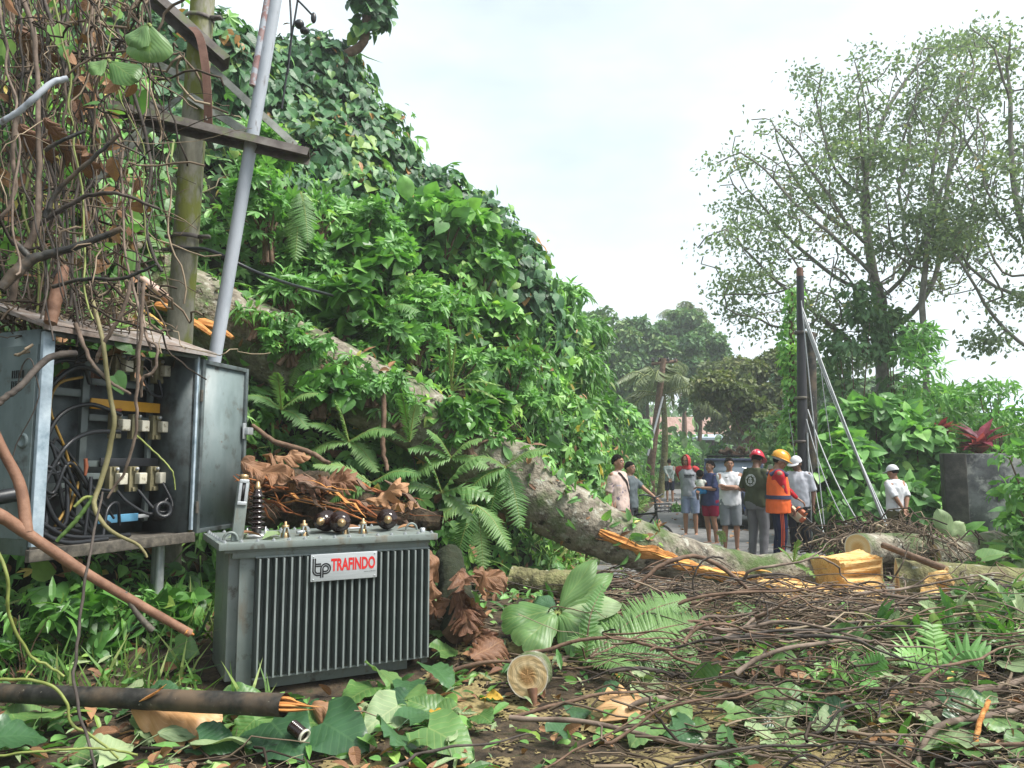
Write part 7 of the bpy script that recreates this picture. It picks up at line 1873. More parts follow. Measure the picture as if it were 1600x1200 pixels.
def person(loc, rz, H, label, skin, arms, head=(0, 0), shirt=None, sleeve=.5, pants=None, shorts=True, hair=True, feet='bare', lean=0.0, stance=.0, fat=1.0, sit=None, hem=.84, long_sleeve=None, leglen=None):
    """arms: per side ('R','L') = (wrist target in local metres, pole, palm normal hint)."""
    o = thing('person', loc, label, 'person', rz=rz)
    k = H / 1.70
    hr, hl = {}, {}
    sh = {'R': np.array([-.185, .005, 1.395]), 'L': np.array([.185, .005, 1.395])}
    ln = lambda q: np.asarray(q, float) + np.array([lean * max(0, q[2] - .9), 0, 0])
    b = MB()
    tr = [((0, 0, .84), .14, .095), ((0, .005, .93), .168 * fat, .118 * fat), ((0, 0, 1.05), .148 * fat, .108 * fat), ((0, .005, 1.18), .158 * fat, .114 * fat), ((0, .008, 1.30), .178, .115), ((0, .008, 1.38), .165, .095), ((0, .01, 1.43), .095, .07), ((0, .008, 1.46), .055, .055)]
    tr = [(ln(c), a, d) for c, a, d in tr]
    loft(b, tr)
    legs = {}
    for s_, sg in (('R', -1), ('L', 1)):
        hip = np.array([.088 * sg, 0, .90]); kn = np.array([.100 * sg, -.02 + stance * sg * .05, .49]); an = np.array([.105 * sg, .025 + stance * sg * .10, .085])
        if sit: hip, kn, an = [np.array([q[0] * sg, q[1], q[2]]) for q in sit]
        legs[s_] = (hip, kn, an)
        b.tube(spline([hip + [0, 0, .02], (hip + kn) / 2 + [0, -.012, 0], kn], 12), np.interp(np.linspace(0, 1, 12), [0, .5, 1], [.085 * fat, .072 * fat, .052]), 14)
        b.tube(spline([kn, kn * .62 + an * .38 + [0, .012, 0], an], 12), np.interp(np.linspace(0, 1, 12), [0, .35, 1], [.050, .056, .034]), 14)
        b.ball(kn, .052); b.ball(an + [0, .02, -.035], (.036, .045, .045)); b.ball(an + [.008 * sg, -.075, -.052], (.045, .105, .032)); b.ball(an + [.012 * sg, -.15, -.062], (.042, .04, .022))
    AR = {}
    for s_, sg in (('R', -1), ('L', 1)):
        S_ = ln(sh[s_]); wt, pole, hd = arms[s_]
        el, wr = ik(S_, wt, .285, .255, pole)
        AR[s_] = (S_, el, wr)
        b.tube(spline([S_ - [0.02 * sg, 0, 0], (S_ + el) / 2, el], 10), np.interp(np.linspace(0, 1, 10), [0, .3, 1], [.052, .050, .037]) * (1 + (fat - 1) * .6), 12)
        b.tube(spline([el, el * .6 + wr * .4, wr], 10), np.interp(np.linspace(0, 1, 10), [0, .3, 1], [.038, .040, .025]) * (1 + (fat - 1) * .5), 12)
        b.ball(el, .038); b.ball(S_ - [0, 0, .012], .052)
        f = unit(wr - el) * .75 + unit(np.asarray(hd[0], float)) * .5; f = unit(f)
        pn = np.asarray(hd[1], float); x = unit(np.cross(f, pn)); pn = np.cross(x, f)
        pc = wr + f * .045
        b.ball(pc, (.040, .052, .016), 12, 8, np.stack([x, f, pn], 1))
        AR[s_] += (f, x, pn, wr, sg)
    # head
    hp = np.array([0, .012, 1.47]) + [lean * .57, 0, 0]
    cy, sy_ = math.cos(head[0]), math.sin(head[0]); cp, sp_ = math.cos(head[1]), math.sin(head[1])
    RH = np.array([[cy, -sy_, 0], [sy_, cy, 0], [0, 0, 1]]) @ np.array([[1, 0, 0], [0, cp, -sp_], [0, sp_, cp]])
    hd_ = lambda q: RH @ (np.asarray(q, float) - [0, .012, 1.47]) + hp
    b.tube([ln((0, .012, 1.40)), hp, hd_((0, 0, 1.55))], [.060, .052, .050], 12)
    b.ball(hd_((0, .005, 1.607)), (.076, .094, .098), 16, 12, RH); b.ball(hd_((0, -.022, 1.545)), (.060, .072, .074), 14, 10, RH); b.ball(hd_((0, -.060, 1.505)), (.036, .032, .030), 12, 8, RH)
    b.ball(hd_((0, -.094, 1.566)), (.016, .024, .022), 10, 8, RH); b.tube([hd_((0, -.086, 1.60)), hd_((0, -.104, 1.568))], [.008, .012], 8)
    b.ball(hd_((0, -.078, 1.615)), (.052, .018, .014), 12, 8, RH)
    for sg in (-1, 1): b.ball(hd_((.079 * sg, .010, 1.575)), (.011, .022, .032), 10, 8, RH); b.ball(hd_((.040 * sg, -.062, 1.560)), (.024, .02, .022), 10, 8, RH)
    body = remesh(b, .0125, smooth=2)
    for s_ in ('R', 'L'):               # five fingers of unequal length rooted in each palm
        S_, el, wr, f, x, pn, _w, sg = AR[s_]
        for i, (off, L) in enumerate([(-.026, .068), (-.009, .078), (.009, .072), (.025, .056)]):
            r0 = wr + f * .078 + x * off; c1 = r0 + f * L * .5 - pn * .006; c2 = c1 + f * L * .36 - pn * L * .30; c3 = c2 + f * L * .12 - pn * L * .26
            body.tube([r0 - f * .02, r0, c1, c2, c3], [.009, .009, .0085, .0078, .006], 7)
        q = wr + f * .030 + x * .030 * (1 if s_ == 'R' else -1) * -1
        xs = x * (-1 if s_ == 'R' else 1)
        body.tube([wr + f * .02 + xs * .015, q * 0 + wr + f * .035 + xs * .036, wr + f * .062 + xs * .050 - pn * .008, wr + f * .085 + xs * .048 - pn * .016], [.012, .0115, .010, .007], 7)
    for sg in (-1, 1):
        body.ball(hd_((.031 * sg, -.087, 1.592)), (.014, .007, .0075), 10, 6, RH, m=1); body.ball(hd_((.031 * sg, -.0935, 1.592)), (.006, .003, .0062), 8, 6, RH, m=2)
        body.ball(hd_((.032 * sg, -.094, 1.612)), (.019, .006, .005), 8, 6, RH, m=3)
    body.ball(hd_((0, -.0915, 1.527)), (.024, .008, .0055), 10, 6, RH, m=4); body.ball(hd_((0, -.0895, 1.5185)), (.020, .008, .006), 10, 6, RH, m=4)
    body.V = [v * k for v in body.V]
    body.build('body', [skin, M_eye, M_pupil, M_hair, M_lip], o)
    res = {'o': o, 'hd': lambda q: hd_(q) * k, 'RH': RH, 'k': k, 'AR': AR}
    def put(mb, name, mt, par=None):
        mb.V = [v * k for v in mb.V]; return mb.build(name, mt, par or o)
    res['put'] = put
    if shirt is not None:
        s = MB()
        rg_ = [(ln((0, .003, hem)), .178 * fat, .132 * fat), (ln((0, .003, .95)), .182 * fat, .134 * fat), (ln((0, .0, 1.08)), .170 * fat, .128 * fat), (ln((0, .004, 1.20)), .176 * fat, .130 * fat), (ln((0, .006, 1.31)), .190, .130), (ln((0, .008, 1.385)), .160, .106), (ln((0, .01, 1.435)), .112, .084), (ln((0, .01, 1.455)), .072, .070)]
        loft(s, rg_)
        sl = long_sleeve if long_sleeve is not None else sleeve
        for s_ in ('R', 'L'):
            S_, el, wr = AR[s_][:3]
            if sl > 0:
                S_ = S_ - np.array([.012 * np.sign(S_[0]), 0, .028]); inn = S_ * .6 + ln((0, 0, 1.385)) * .4
                e = S_ + (el - S_) * min(1, sl * 1.6)
                s.tube(spline([inn, S_, e], 8), np.interp(np.linspace(0, 1, 8), [0, .4, 1], [.066, .070, .064 if sl < .9 else .050]), 14)
                if sl > .9: s.ball(el, .050); s.tube(spline([el, (el + wr) / 2, wr - (wr - el) * .04], 8), np.linspace(.050, .034, 8), 12)
        sc = remesh(s, .0125, .016, 8.5, 2, rng.random() * 40); res['shirt'] = sc; res['shirt_obj'] = put(sc, 'shirt', shirt)
    if pants is not None:
        s = MB()
        hipz = legs['R'][0][2]
        if not sit: loft(s, [((0, .003, .80), .168 * fat, .124 * fat), ((0, .003, .90), .178 * fat, .128 * fat), ((0, 0, .985), .160 * fat, .118 * fat)])
        else: s.ball(legs['R'][0] * [0, 1, 1], (.17, .13, .13))
        for s_ in ('R', 'L'):
            hip, kn, an = legs[s_]
            if shorts:
                e = hip + (kn - hip) * (1.02 if shorts is True else shorts)
                s.tube(spline([hip + [0, 0, -.02], (hip + e) / 2, e], 8), np.interp(np.linspace(0, 1, 8), [0, .5, 1], [.100 * fat, .098 * fat, .090]), 14)
            else:
                s.tube(spline([hip, (hip + kn) / 2, kn, (kn + an) / 2, an + [0, 0, .0]], 14), np.interp(np.linspace(0, 1, 14), [0, .4, .6, 1], [.098 * fat, .085, .072, .060]), 14)
        put(remesh(s, .0125, .009, 7, 2, rng.random() * 40), 'shorts' if shorts else 'trousers', pants)
    if hair:
        put(skull_cap(hd_, RH, .006, .0, M_hair), 'hair', M_hair)
    return res

def skull_cap(hd_, RH, thick, low, mt, bun=False, open_=None):
    """Hair as a thick shell over the cranium, leaving face and ears free."""
    n, kk = 30, 20
    V, ok = [], []
    for i in range(kk + 1):
        th = math.pi * i / kk
        for j in range(n):
            ph = 2 * math.pi * j / n
            d = np.array([math.sin(th) * math.sin(ph), -math.sin(th) * math.cos(ph), math.cos(th)])   # ph = 0 faces the front
            f_ = max(0, math.cos(ph)); zlim = (.36 * f_ ** .7 - .34 * (1 - f_)) if math.cos(ph) > -.15 else -.55 - low
            V.append((d, d[2] > zlim))
    mb = MB(); vo, vi = [], []
    for d, o_ in V:
        q = d * np.array([.078, .096, .101]); nz = thick + .004 * mnoise.noise(Vector(d * 9))
        vo.append(hd_(np.array([0, .007, 1.607]) + q + d * nz)); vi.append(hd_(np.array([0, .007, 1.607]) + q * .95))
    F = []
    for i in range(kk):
        for j in range(n):
            a = [i * n + j, (i + 1) * n + j, (i + 1) * n + (j + 1) % n, i * n + (j + 1) % n]
            if all(V[q][1] for q in a): F.append(tuple(a))
    N = len(vo)
    mb.add(vo, F); mb.add(vi, [f[::-1] for f in F])
    cnt = {}
    for f in F:
        for a, b in zip(f, f[1:] + f[:1]): cnt[(a, b)] = 1
    rim = [(a, b) for (a, b) in cnt if (b, a) not in cnt]
    mb.add(np.concatenate([vo, vi]), [(b, a, a + N, b + N) for a, b in rim]) if rim else None
    return mb

def dome(hd_, r, z0, tilt=0.0, n=26, k=10, squash=.92, c=(0, .006)):
    """Helmet or cap shell above a level; closed underneath."""
    pr = []
    for i in range(k + 1):
        a = math.pi / 2 * i / k; pr.append((math.cos(a), math.sin(a)))
    mb = MB(); v = []
    for (q, h) in pr:
        for j in range(n):
            ph = 2 * math.pi * j / n
            p = np.array([c[0] + r[0] * q * math.sin(ph), c[1] - r[1] * q * math.cos(ph), z0 + r[2] * h + tilt * (-math.cos(ph)) * q * r[1]])
            v.append(hd_(p))
    i = np.arange(k)[:, None] * n; j = np.arange(n)[None]; j2 = (j + 1) % n
    mb.add(v, np.stack([i + j, i + j2, i + n + j2, i + n + j], -1).reshape(-1, 4)); mb.add(v[:n], [tuple(range(n))[::-1]])
    return mb
def brim(hd_, r, z, L, w=1.0, thick=.006, droop=.02, c=(0, .006), around=False):
    mb = MB(); n = 26; v = []
    for t_ in (0, 1):
        for j in range(n):
            ph = (2 * math.pi * j / n) if around else (-w + 2 * w * j / (n - 1))
            f = max(0, math.cos(ph)) if around else math.cos(ph / w * math.pi / 2) ** .5
            for q in (0.92, 1):
                rr = 1.0 if q < 1 else 1.0
                e = 0 if q < 1 else (L * f + (.012 if around else 0))
                v.append(hd_((c[0] + (r[0] * q + e) * math.sin(ph), c[1] - (r[1] * q + e) * math.cos(ph), z - droop * (e / max(L, .01)) - thick * t_)))
    F = []; m_ = n if around else n - 1
    for j in range(m_):
        a = j * 2; b_ = ((j + 1) % n) * 2
        F += [(a, b_, b_ + 1, a + 1), (2 * n + a, 2 * n + a + 1, 2 * n + b_ + 1, 2 * n + b_), (a + 1, b_ + 1, 2 * n + b_ + 1, 2 * n + a + 1)]
    mb.add(v, F); return mb

def at_px(px, Y, z=0.0):
    q = P(px, 720, Y); return np.array([q[0] * 1.0, Y, z])
HANG = lambda sg, f=-.02: (np.array([.245 * sg, f, .875]), (.3 * sg, 1, 0), ((0, -.1, -1), (-sg, 0, 0)))
BACK = lambda sg: (np.array([.035 * sg, .19, .92]), (1.0 * sg, .6, 0), ((-sg * .8, .1, -.6), (0, -1, .2)))
# 1 man in the printed beige shirt
M_beige = cloth('beige_print_shirt', (.52, .40, .35)); overlay(M_beige, (.16, .13, .17), 9, .60, .63, 2.0); overlay(M_beige, (.36, .33, .38), 12, .60, .66, 8.0)
M_dark = cloth('dark_trousers', (.022, .022, .026)); M_navy = cloth('navy_trousers', (.012, .018, .05)); M_strapm = cloth('strap_fabric', (.018, .014, .014))
p1 = person(at_px(966, 11.8), R(52), 1.69, 'man in a beige printed shirt with a dark strap across his chest behind the trunk', M_skinA, {'R': HANG(-1), 'L': HANG(1)}, (0, R(-4)), M_beige, .6, M_dark, False, fat=1.12)
def wrap(res, pts, w, name, mt, lift=.006, side=-1):
    """A strap lying on the shirt: pts in x, z; cast from the front (side -1) or back (1)."""
    mb = MB(); v = []
    p = spline(pts, 24); t = unit(np.gradient(p, axis=0)); n = np.column_stack([-t[:, 1], t[:, 0]])
    for q, m_ in zip(p, n):
        for s_ in (-.5, .5):
            x, z = q + m_ * w * s_
            h = res['shirt'].bvh.ray_cast(Vector((x, side * 1.0, z)), Vector((0, -side, 0)))[0]
            y = h[1] if h is not None else side * .13
            v.append((x, y + side * lift, z))
    mb.add(v, [(2 * i, 2 * i + 1, 2 * i + 3, 2 * i + 2) for i in range(23)]); mb.add(np.array(v) - [0, side * lift * 1.5, 0], [(2 * i + 2, 2 * i + 3, 2 * i + 1, 2 * i) for i in range(23)])
    return res['put'](mb, name, mt)
wrap(p1, [(-.10, 1.43), (-.03, 1.33), (.06, 1.18), (.15, 1.02)], .045, 'bag_strap', M_strapm, .008)
# 2 boy with the bicycle
p2 = person(at_px(984, 13.3), R(55), 1.58, 'boy in a dark shirt reaching for the bicycle handlebar behind the man in beige', M_skinA, {'R': HANG(-1), 'L': (np.array([.16, -.42, 1.05]), (.4, .6, -.6), ((0, -1, -.3), (0, 0, 1)))}, (0, 0), cloth('faded_dark_shirt', (.10, .12, .13)), .5, cloth('boy_shorts', (.03, .03, .035)), True)
# 4 man in grey walking off
p4 = person(at_px(1045.5, 29.5), R(176), 1.66, 'man in grey seen from behind standing on the road', M_skinA, {'R': BACK(-1), 'L': BACK(1)}, (0, 0), cloth('grey_shirt', (.26, .30, .29)), .95, cloth('navy_shorts', (.012, .016, .035)), True)
# 5 hooded man
M_heather = cloth('heather_grey', (.27, .28, .31)); M_redc = cloth('faded_red_cotton', (.42, .05, .055)); M_blsh = cloth('washed_blue_shorts', (.20, .24, .34)); overlay(M_blsh, (.34, .38, .46), 8, .55, .68, 3)
p5 = person(at_px(1077, 16.3), R(-18), 1.72, 'barefoot man in a grey and red hoodie with the hood up', M_skinA, {'R': BACK(-1), 'L': (np.array([.30, -.10, .95]), (.6, .8, 0), ((0, -.3, -1), (-1, 0, 0)))}, (R(-14), R(10)), M_heather, 0, M_blsh, True, hair=False, lean=-.10)
s = MB()
for s_ in ('R', 'L'):
    S_, el, wr = p5['AR'][s_][:3]; s.tube(spline([S_ * .62 + np.array([0, 0, 1.40]) * .38, S_, S_ + (el - S_) * .8], 8), [.075, .076, .074, .072, .070, .068, .066, .064], 14)
p5['put'](remesh(s, .0125, .006), 'sleeves', M_redc)
n, kk = 26, 16; v = []; F = []
for i in range(kk + 1):
    th = math.pi * .95 * i / kk
    for j in range(n):
        ph = R(52) + (2 * math.pi - R(104)) * j / (n - 1)
        d = np.array([math.sin(th) * math.sin(ph), -math.sin(th) * math.cos(ph), math.cos(th)])
        v.append(p5['hd'](np.array([0, .004, 1.585]) + d * np.array([.098, .120, .135]) + np.array([0, -.035 * max(0, math.cos(ph)) , -.02 if th > 2 else 0])) / p5['k'])
for i in range(kk):
    for j in range(n - 1): a = i * n + j; F.append((a, a + n, a + n + 1, a + 1))
mb = MB(); mb.add(v, F); c_ = np.mean(v, axis=0); mb.add(c_ + (np.array(v) - c_) * .93, [f[::-1] for f in F])
hoodm = remesh(mb, .01, .004, smooth=1) if False else mb
p5['put'](hoodm, 'hood', M_redc)
mb = MB(); loft(mb, [((-.05, .0, 1.40), .115, .098), ((-.055, -.005, 1.45), .098, .092), ((-.057, -.005, 1.485), .088, .088)]); p5['put'](mb, 'hood_collar', M_redc)
def decal(res, polys, name, mt, side=-1, lift=.004):
    mb = MB()
    for pl in polys:
        v = []
        for (x, z) in pl:
            h = res['shirt'].bvh.ray_cast(Vector((x, side * 1.0, z)), Vector((0, -side, 0)))[0]
            v.append((x, (h[1] if h is not None else side * .12) + side * lift, z))
        mb.add(v, [tuple(range(len(v)))])
    return res['put'](mb, name, mt)
rows_ = []
for r_ in range(2):
    for i in range(7):
        x0 = -.105 + i * .030 + r_ * .008; z0 = 1.265 - r_ * .035
        if r_ and i > 4: continue
        rows_.append([(x0, z0), (x0 + .025, z0 + .002), (x0 + .025, z0 + .027), (x0, z0 + .025)])
decal(p5, rows_, 'chest_print', M_dark)
# 6 woman with the baby
p6 = person(at_px(1109, 14.6), R(-62), 1.60, 'woman in a navy t-shirt and red shorts holding a baby', M_skinA, {'R': (np.array([-.06, -.27, 1.10]), (-.6, .3, -.8), ((.6, -.5, 0), (0, .3, 1))), 'L': (np.array([.04, -.28, 1.16]), (.7, .2, -.8), ((-.8, -.4, 0), (0, .3, 1)))}, (0, R(-2)), cloth('navy_tshirt', (.045, .055, .125)), .62, cloth('crimson_shorts', (.26, .012, .045)), .78, fat=1.22, hem=.80)
mb = MB(); mb.ball(p6['hd']((0, .095, 1.60)) / p6['k'], (.045, .04, .045)); p6['put'](mb, 'hair_bun', M_hair)
_w = np.array(p6['o'].location[:]) + rotz(R(-62)) @ np.array([-.02, -.25, 1.10]) * (1.6 / 1.7)
bb = thing('baby', _w, 'baby in a pale top and blue pants carried on the woman\'s arm', 'baby', rz=R(150))
b = MB(); b.ball((0, 0, .10), (.072, .062, .12)); b.ball((0, 0, .0), (.07, .065, .065)); b.tube([(0, 0, .2), (0, 0, .27)], .03, 10); b.ball((0, 0, .315), (.066, .075, .078)); b.ball((0, -.025, .285), (.052, .05, .05)); b.ball((0, -.07, .30), (.01, .012, .01)); 
for sg in (-1, 1):
    b.ball((.066 * sg, .005, .30), (.008, .014, .018)); b.tube(spline([(.06 * sg, 0, .19), (.10 * sg, -.05, .13), (.08 * sg, -.12, .12)], 8), np.linspace(.027, .018, 8), 10); b.ball((.08 * sg, -.13, .118), (.018, .022, .014))
    b.tube(spline([(.04 * sg, 0, -.01), (.09 * sg, -.10, -.03), (.09 * sg, -.12, -.16)], 10), np.linspace(.042, .022, 10), 10); b.ball((.09 * sg, -.145, -.175), (.020, .038, .014))
bm_ = remesh(b, .009)
for sg in (-1, 1): bm_.ball((.026 * sg, -.066, .315), (.008, .005, .006), m=1)
bm_.ball((0, -.068, .275), (.014, .006, .004), m=2); bm_.build('body', [M_skinB, M_pupil, M_lip], bb)
b = MB(); b.ball((0, .002, .11), (.082, .072, .115)); 
for sg in (-1, 1): b.tube([(.055 * sg, 0, .185), (.092 * sg, -.03, .15)], [.036, .034], 10)
remesh(b, .009, .004).build('top', cloth('pale_baby_top', (.55, .56, .50)), bb)
b = MB(); b.ball((0, .0, .0), (.082, .078, .07)); 
for sg in (-1, 1): b.tube([(.04 * sg, 0, -.01), (.085 * sg, -.085, -.025)], [.05, .046], 10)
remesh(b, .009, .003).build('pants', cloth('bright_blue_cotton', (.03, .22, .45)), bb)
b = MB(); b.ball((0, .012, .325), (.071, .076, .078)); remesh(b, .009).build('hair', M_hair, bb)
# 7 man with folded arms
M_white = cloth('white_cotton', (.60, .60, .62), .06)
p7_ = person(at_px(1139, 13.5), R(-8), 1.65, 'man in a white t-shirt and grey shorts standing with folded arms', M_skinA, {'R': (np.array([.10, -.21, 1.15]), (-1, -.2, -.9), ((1, -.1, .3), (0, 1, .2))), 'L': (np.array([-.10, -.235, 1.19]), (1, -.2, -.9), ((-1, 0, .2), (0, 1, .2)))}, (R(4), 0), M_white, .62, cloth('grey_sweat_shorts', (.18, .195, .21)), True, fat=1.1)
decal(p7_, [[(-.09 + .016 * i, 1.345 - .006 * (i % 2)), (-.078 + .016 * i, 1.345), (-.078 + .016 * i, 1.357), (-.09 + .016 * i, 1.357)] for i in range(3)], 'small_print', M_strapm)
# 8 man in green with a red helmet
M_green = cloth('olive_tshirt', (.055, .065, .038)); M_cargo = cloth('grey_cargo', (.14, .14, .15))
p8_ = person(at_px(1181, 12.5), R(128), 1.74, 'man in an olive t-shirt with a white back emblem and a red helmet', M_skinB, {'R': HANG(-1, -.10), 'L': (np.array([.20, -.22, 1.0]), (.5, .6, -.4), ((0, -1, -.4), (-1, 0, 0)))}, (R(8), R(24)), M_green, .62, M_cargo, False, fat=1.12)
pol = []; cx, cz = .015, 1.255
for i in range(24):
    a0, a1 = i * 2 * math.pi / 24, (i + 1) * 2 * math.pi / 24
    for (r0, r1) in ((.088, .096), (.070, .082) if i % 3 else (.072, .076)): pol.append([(cx + r0 * math.cos(a0), cz + r0 * math.sin(a0)), (cx + r1 * math.cos(a0), cz + r1 * math.sin(a0)), (cx + r1 * math.cos(a1), cz + r1 * math.sin(a1)), (cx + r0 * math.cos(a1), cz + r0 * math.sin(a1))])
for (x0, z0, x1, z1) in [(-.035, -.045, -.018, .01), (-.01, -.05, .008, .035), (.016, -.045, .034, .015), (-.03, .018, .03, .034), (-.012, .038, .014, .052)]: pol.append([(cx + x0, cz + z0), (cx + x1, cz + z0 + .004), (cx + x1 - .003, cz + z1), (cx + x0 + .004, cz + z1 - .003)])
decal(p8_, pol, 'back_emblem', M_white, side=1)
def helmet(res, mt, name='helmet'):
    h0 = lambda q: res['hd'](q) / res['k']
    mb = dome(h0, (.110, .135, .125), 1.635, tilt=.10); ob = res['put'](mb, name, mt)
    mb = brim(h0, (.110, .135), 1.638, .045, around=True, droop=.014, thick=.007); res['put'](mb, 'helmet_brim', mt, ob)
    mb = MB(); a = np.linspace(.35, 2.8, 14); mb.tube([h0((0, .006 - .137 * math.cos(q), 1.635 + .126 * math.sin(q))) for q in a], .010, 8, flat=1.6); res['put'](mb, 'helmet_ridge', mt, ob)
    return ob
M_redh = mat('red_helmet_shell', [G(.50, .012, .035), G(.56, .02, .05)], bump=0, rough=.3, spec=.6)
M_yelh = mat('yellow_helmet_shell', [G(.66, .29, .015), G(.72, .34, .02)], bump=0, rough=.3, spec=.6)
helmet(p8_, M_redh)
mb = MB(); mb.box((.155, .06, .74), (.03, .13, .12), rotz(.2), bev=.01); p8_['put'](mb, 'pocket', M_cargo); mb = MB(); mb.box((.172, .06, .785), (.012, .13, .055), rotz(.2), bev=.006); p8_['put'](mb, 'pocket_flap', cloth('blue_flap', (.03, .09, .35)))
# 9 man with the chainsaw
M_vest = cloth('orange_vest', (.70, .13, .035), .08); M_redl = cloth('red_long_sleeve', (.42, .018, .03)); M_band = cloth('navy_band', (.05, .055, .10))
loc9 = at_px(1214, 11.7); rz9 = R(82)
def w2l(p, loc, rz, H): return rotz(-rz) @ (np.asarray(p) - loc) / (H / 1.70)
hR = P(1239, 806, 11.62); hL = P(1252, 786, 11.95)
p9 = person(loc9, rz9, 1.72, 'man in an orange vest and yellow helmet holding a chainsaw', M_skinA, {'R': (w2l(hR, loc9, rz9, 1.72), (-.5, .6, -.8), ((.1, -1, -.4), (.2, 0, 1))), 'L': (w2l(hL, loc9, rz9, 1.72), (.6, .3, -.9), ((-.2, -1, -.2), (0, 0, 1)))}, (R(-4), R(22)), M_redl, 1.0, M_navy, False, fat=1.1, hem=.86)
s = MB(); loft(s, [((0, .003, .80), .222, .178), ((0, .003, .95), .224, .178), ((0, 0, 1.10), .206, .164), ((0, .004, 1.22), .198, .158), ((0, .006, 1.31), .165, .152), ((0, .008, 1.39), .140, .128), ((0, .01, 1.445), .11, .095)])
p9['put'](remesh(s, .0125, .009), 'safety_vest', M_vest)
mb = MB(); loft(mb, [((0, .002, 1.01), .232, .186), ((0, .002, 1.065), .230, .184)]); p9['put'](mb, 'reflective_band', M_band)
mb = MB()
for sg in (-1, 1): mb.tube(spline([(.125 * sg, -.125, 1.36), (.135 * sg, 0, 1.435), (.125 * sg, .135, 1.37)], 9), .018, 6, flat=1.6)
p9['put'](mb, 'shoulder_patch', M_band)
ob = helmet(p9, M_yelh); h0 = lambda q: p9['hd'](q) / p9['k']
p9['put'](skull_cap(h0, p9['RH'], .004, .05, M_hair), 'hair', M_hair)
mb = MB(); loft(mb, [((0, 0, 0), .1, .12), ((0, 0, .03), .1, .12)]); q = mb.V; mb.V = [np.array([h0(v + [0, .006, 1.595]) for v in a]) for a in q]; p9['put'](mb, 'helmet_lining', M_heather, ob)
for sg in (-1,):
    mb = MB()
    for dy in (-.020, .0, .020): mb.tube(spline([(-.205, dy, .86), (-.200, dy - .01, .66), (-.182, dy - .015, .48), (-.178, dy, .28), (-.172, dy + .02, .12)], 16), .0055, 5)
    p9['put'](mb, 'orange_stripe', cloth('orange_stripe_cloth', (.60, .10, .04)))
# the chainsaw
cs_ = thing('chainsaw', P(1246, 800, 11.7), 'orange and cream chainsaw with a long grimy guide bar pointing down to the right', 'chainsaw')
b0, b1 = P(1256, 812, 11.65), P(1291, 843, 11.45); ax = unit(b1 - b0); up = unit(np.array([0, 0, 1.0]) - ax * ax[2]); sd = np.cross(ax, up)
Rm = np.stack([ax, sd, up], 1); cb_ = b0 - ax * .14
M_sawo = mat('orange_plastic', [G(.40, .10, .04), G(.48, .14, .06)], bump=.1, rough=.45); M_sawc = mat('cream_plastic', [G(.42, .34, .22), G(.52, .43, .30)], bump=.1, rough=.5)
mb = MB(); mb.box(cb_ - up * .01, (.30, .12, .11), Rm, bev=.02); mb.box(cb_ - ax * .02 - up * .065, (.26, .11, .04), Rm, bev=.01); wpart(mb, 'motor_body', M_sawc, cs_)
mb = MB(); mb.box(cb_ + up * .07 + ax * .04, (.17, .10, .08), Rm, bev=.02); mb.box(cb_ + ax * .13 - up * .005, (.06, .125, .09), Rm, bev=.012); wpart(mb, 'top_cover', M_sawo, cs_)
mb = MB(); mb.tube(spline([cb_ - ax * .12 - up * .05, cb_ - ax * .24 - up * .02, cb_ - ax * .25 + up * .05, cb_ - ax * .12 + up * .05], 12), .016, 8); wpart(mb, 'rear_handle', M_wire, cs_)
mb = MB(); mb.tube(spline([cb_ - sd * .07 - up * .05, cb_ - sd * .08 + up * .10, cb_ + up * .15 + ax * .02, cb_ + sd * .08 + up * .08, cb_ + sd * .07 - up * .05], 16), .012, 8); wpart(mb, 'front_handle', M_wire, cs_)
mb = MB(); mb.box(cb_ + ax * .10 + up * .13, (.015, .13, .10), Rm, bev=.004); wpart(mb, 'hand_guard', M_dirt, cs_)
mb = MB(); L = np.linalg.norm(b1 - b0); mb.box(b0 + ax * L * .48, (L * .96, .010, .085), Rm, bev=.004); mb.lathe([(.0, -.005), (.0425, -.005), (.0425, .005), (0, .005)], b0 + ax * L * .96, sd, 18); wpart(mb, 'guide_bar', M_dirt, cs_)
mb = MB()
a = np.linspace(-np.pi / 2, np.pi / 2, 9); loop = [b0 + up * .047] + [b0 + ax * L * .96 + ax * .047 * math.cos(q) + up * .047 * math.sin(q) for q in a[::-1]] + [b0 - up * .047]
mb.tube(loop, .008, 6); wpart(mb, 'chain', M_wire, cs_)
# 10 man with white cap and shirt
p10 = person(at_px(1246, 12.9), R(-38), 1.67, 'man in a white shirt and white cap watching the chainsaw', M_skinB, {'R': HANG(-1, -.08), 'L': HANG(1)}, (R(-16), R(18)), cloth('pale_grey_shirt', (.50, .51, .56), .06), .62, cloth('black_trousers', (.012, .013, .02)), False, fat=1.06)
def cap(res, back=False):
    h0 = lambda q: res['hd'](q) / res['k']
    mb = dome(h0, (.096, .114, .115), 1.615); ob = res['put'](mb, 'cap', M_white)
    mb = brim(h0, (.094, .112), 1.620, .075, w=1.05, thick=.008, droop=.018); res['put'](mb, 'cap_peak', M_white, ob); return ob
cap(p10)
# 11 youth seen from behind
p11 = person(at_px(1396, 12.4), R(-158), 1.52, 'youth in a white cap and t-shirt seen from behind with hands behind his back', M_skinA, {'R': BACK(-1), 'L': BACK(1)}, (R(14), R(12)), M_white, .70, cloth('khaki_trousers', (.10, .09, .045)), False, hem=.88)
c_ = cap(p11); h0 = lambda q: p11['hd'](q) / p11['k']
mb = MB(); mb.lathe([(.018, 0), (.018, .006), (0, .007)], h0((-.02, .112, 1.665)), p11['RH'] @ np.array([0, 1, .3]), 12); p11['put'](mb, 'cap_badge', M_strapm, c_)

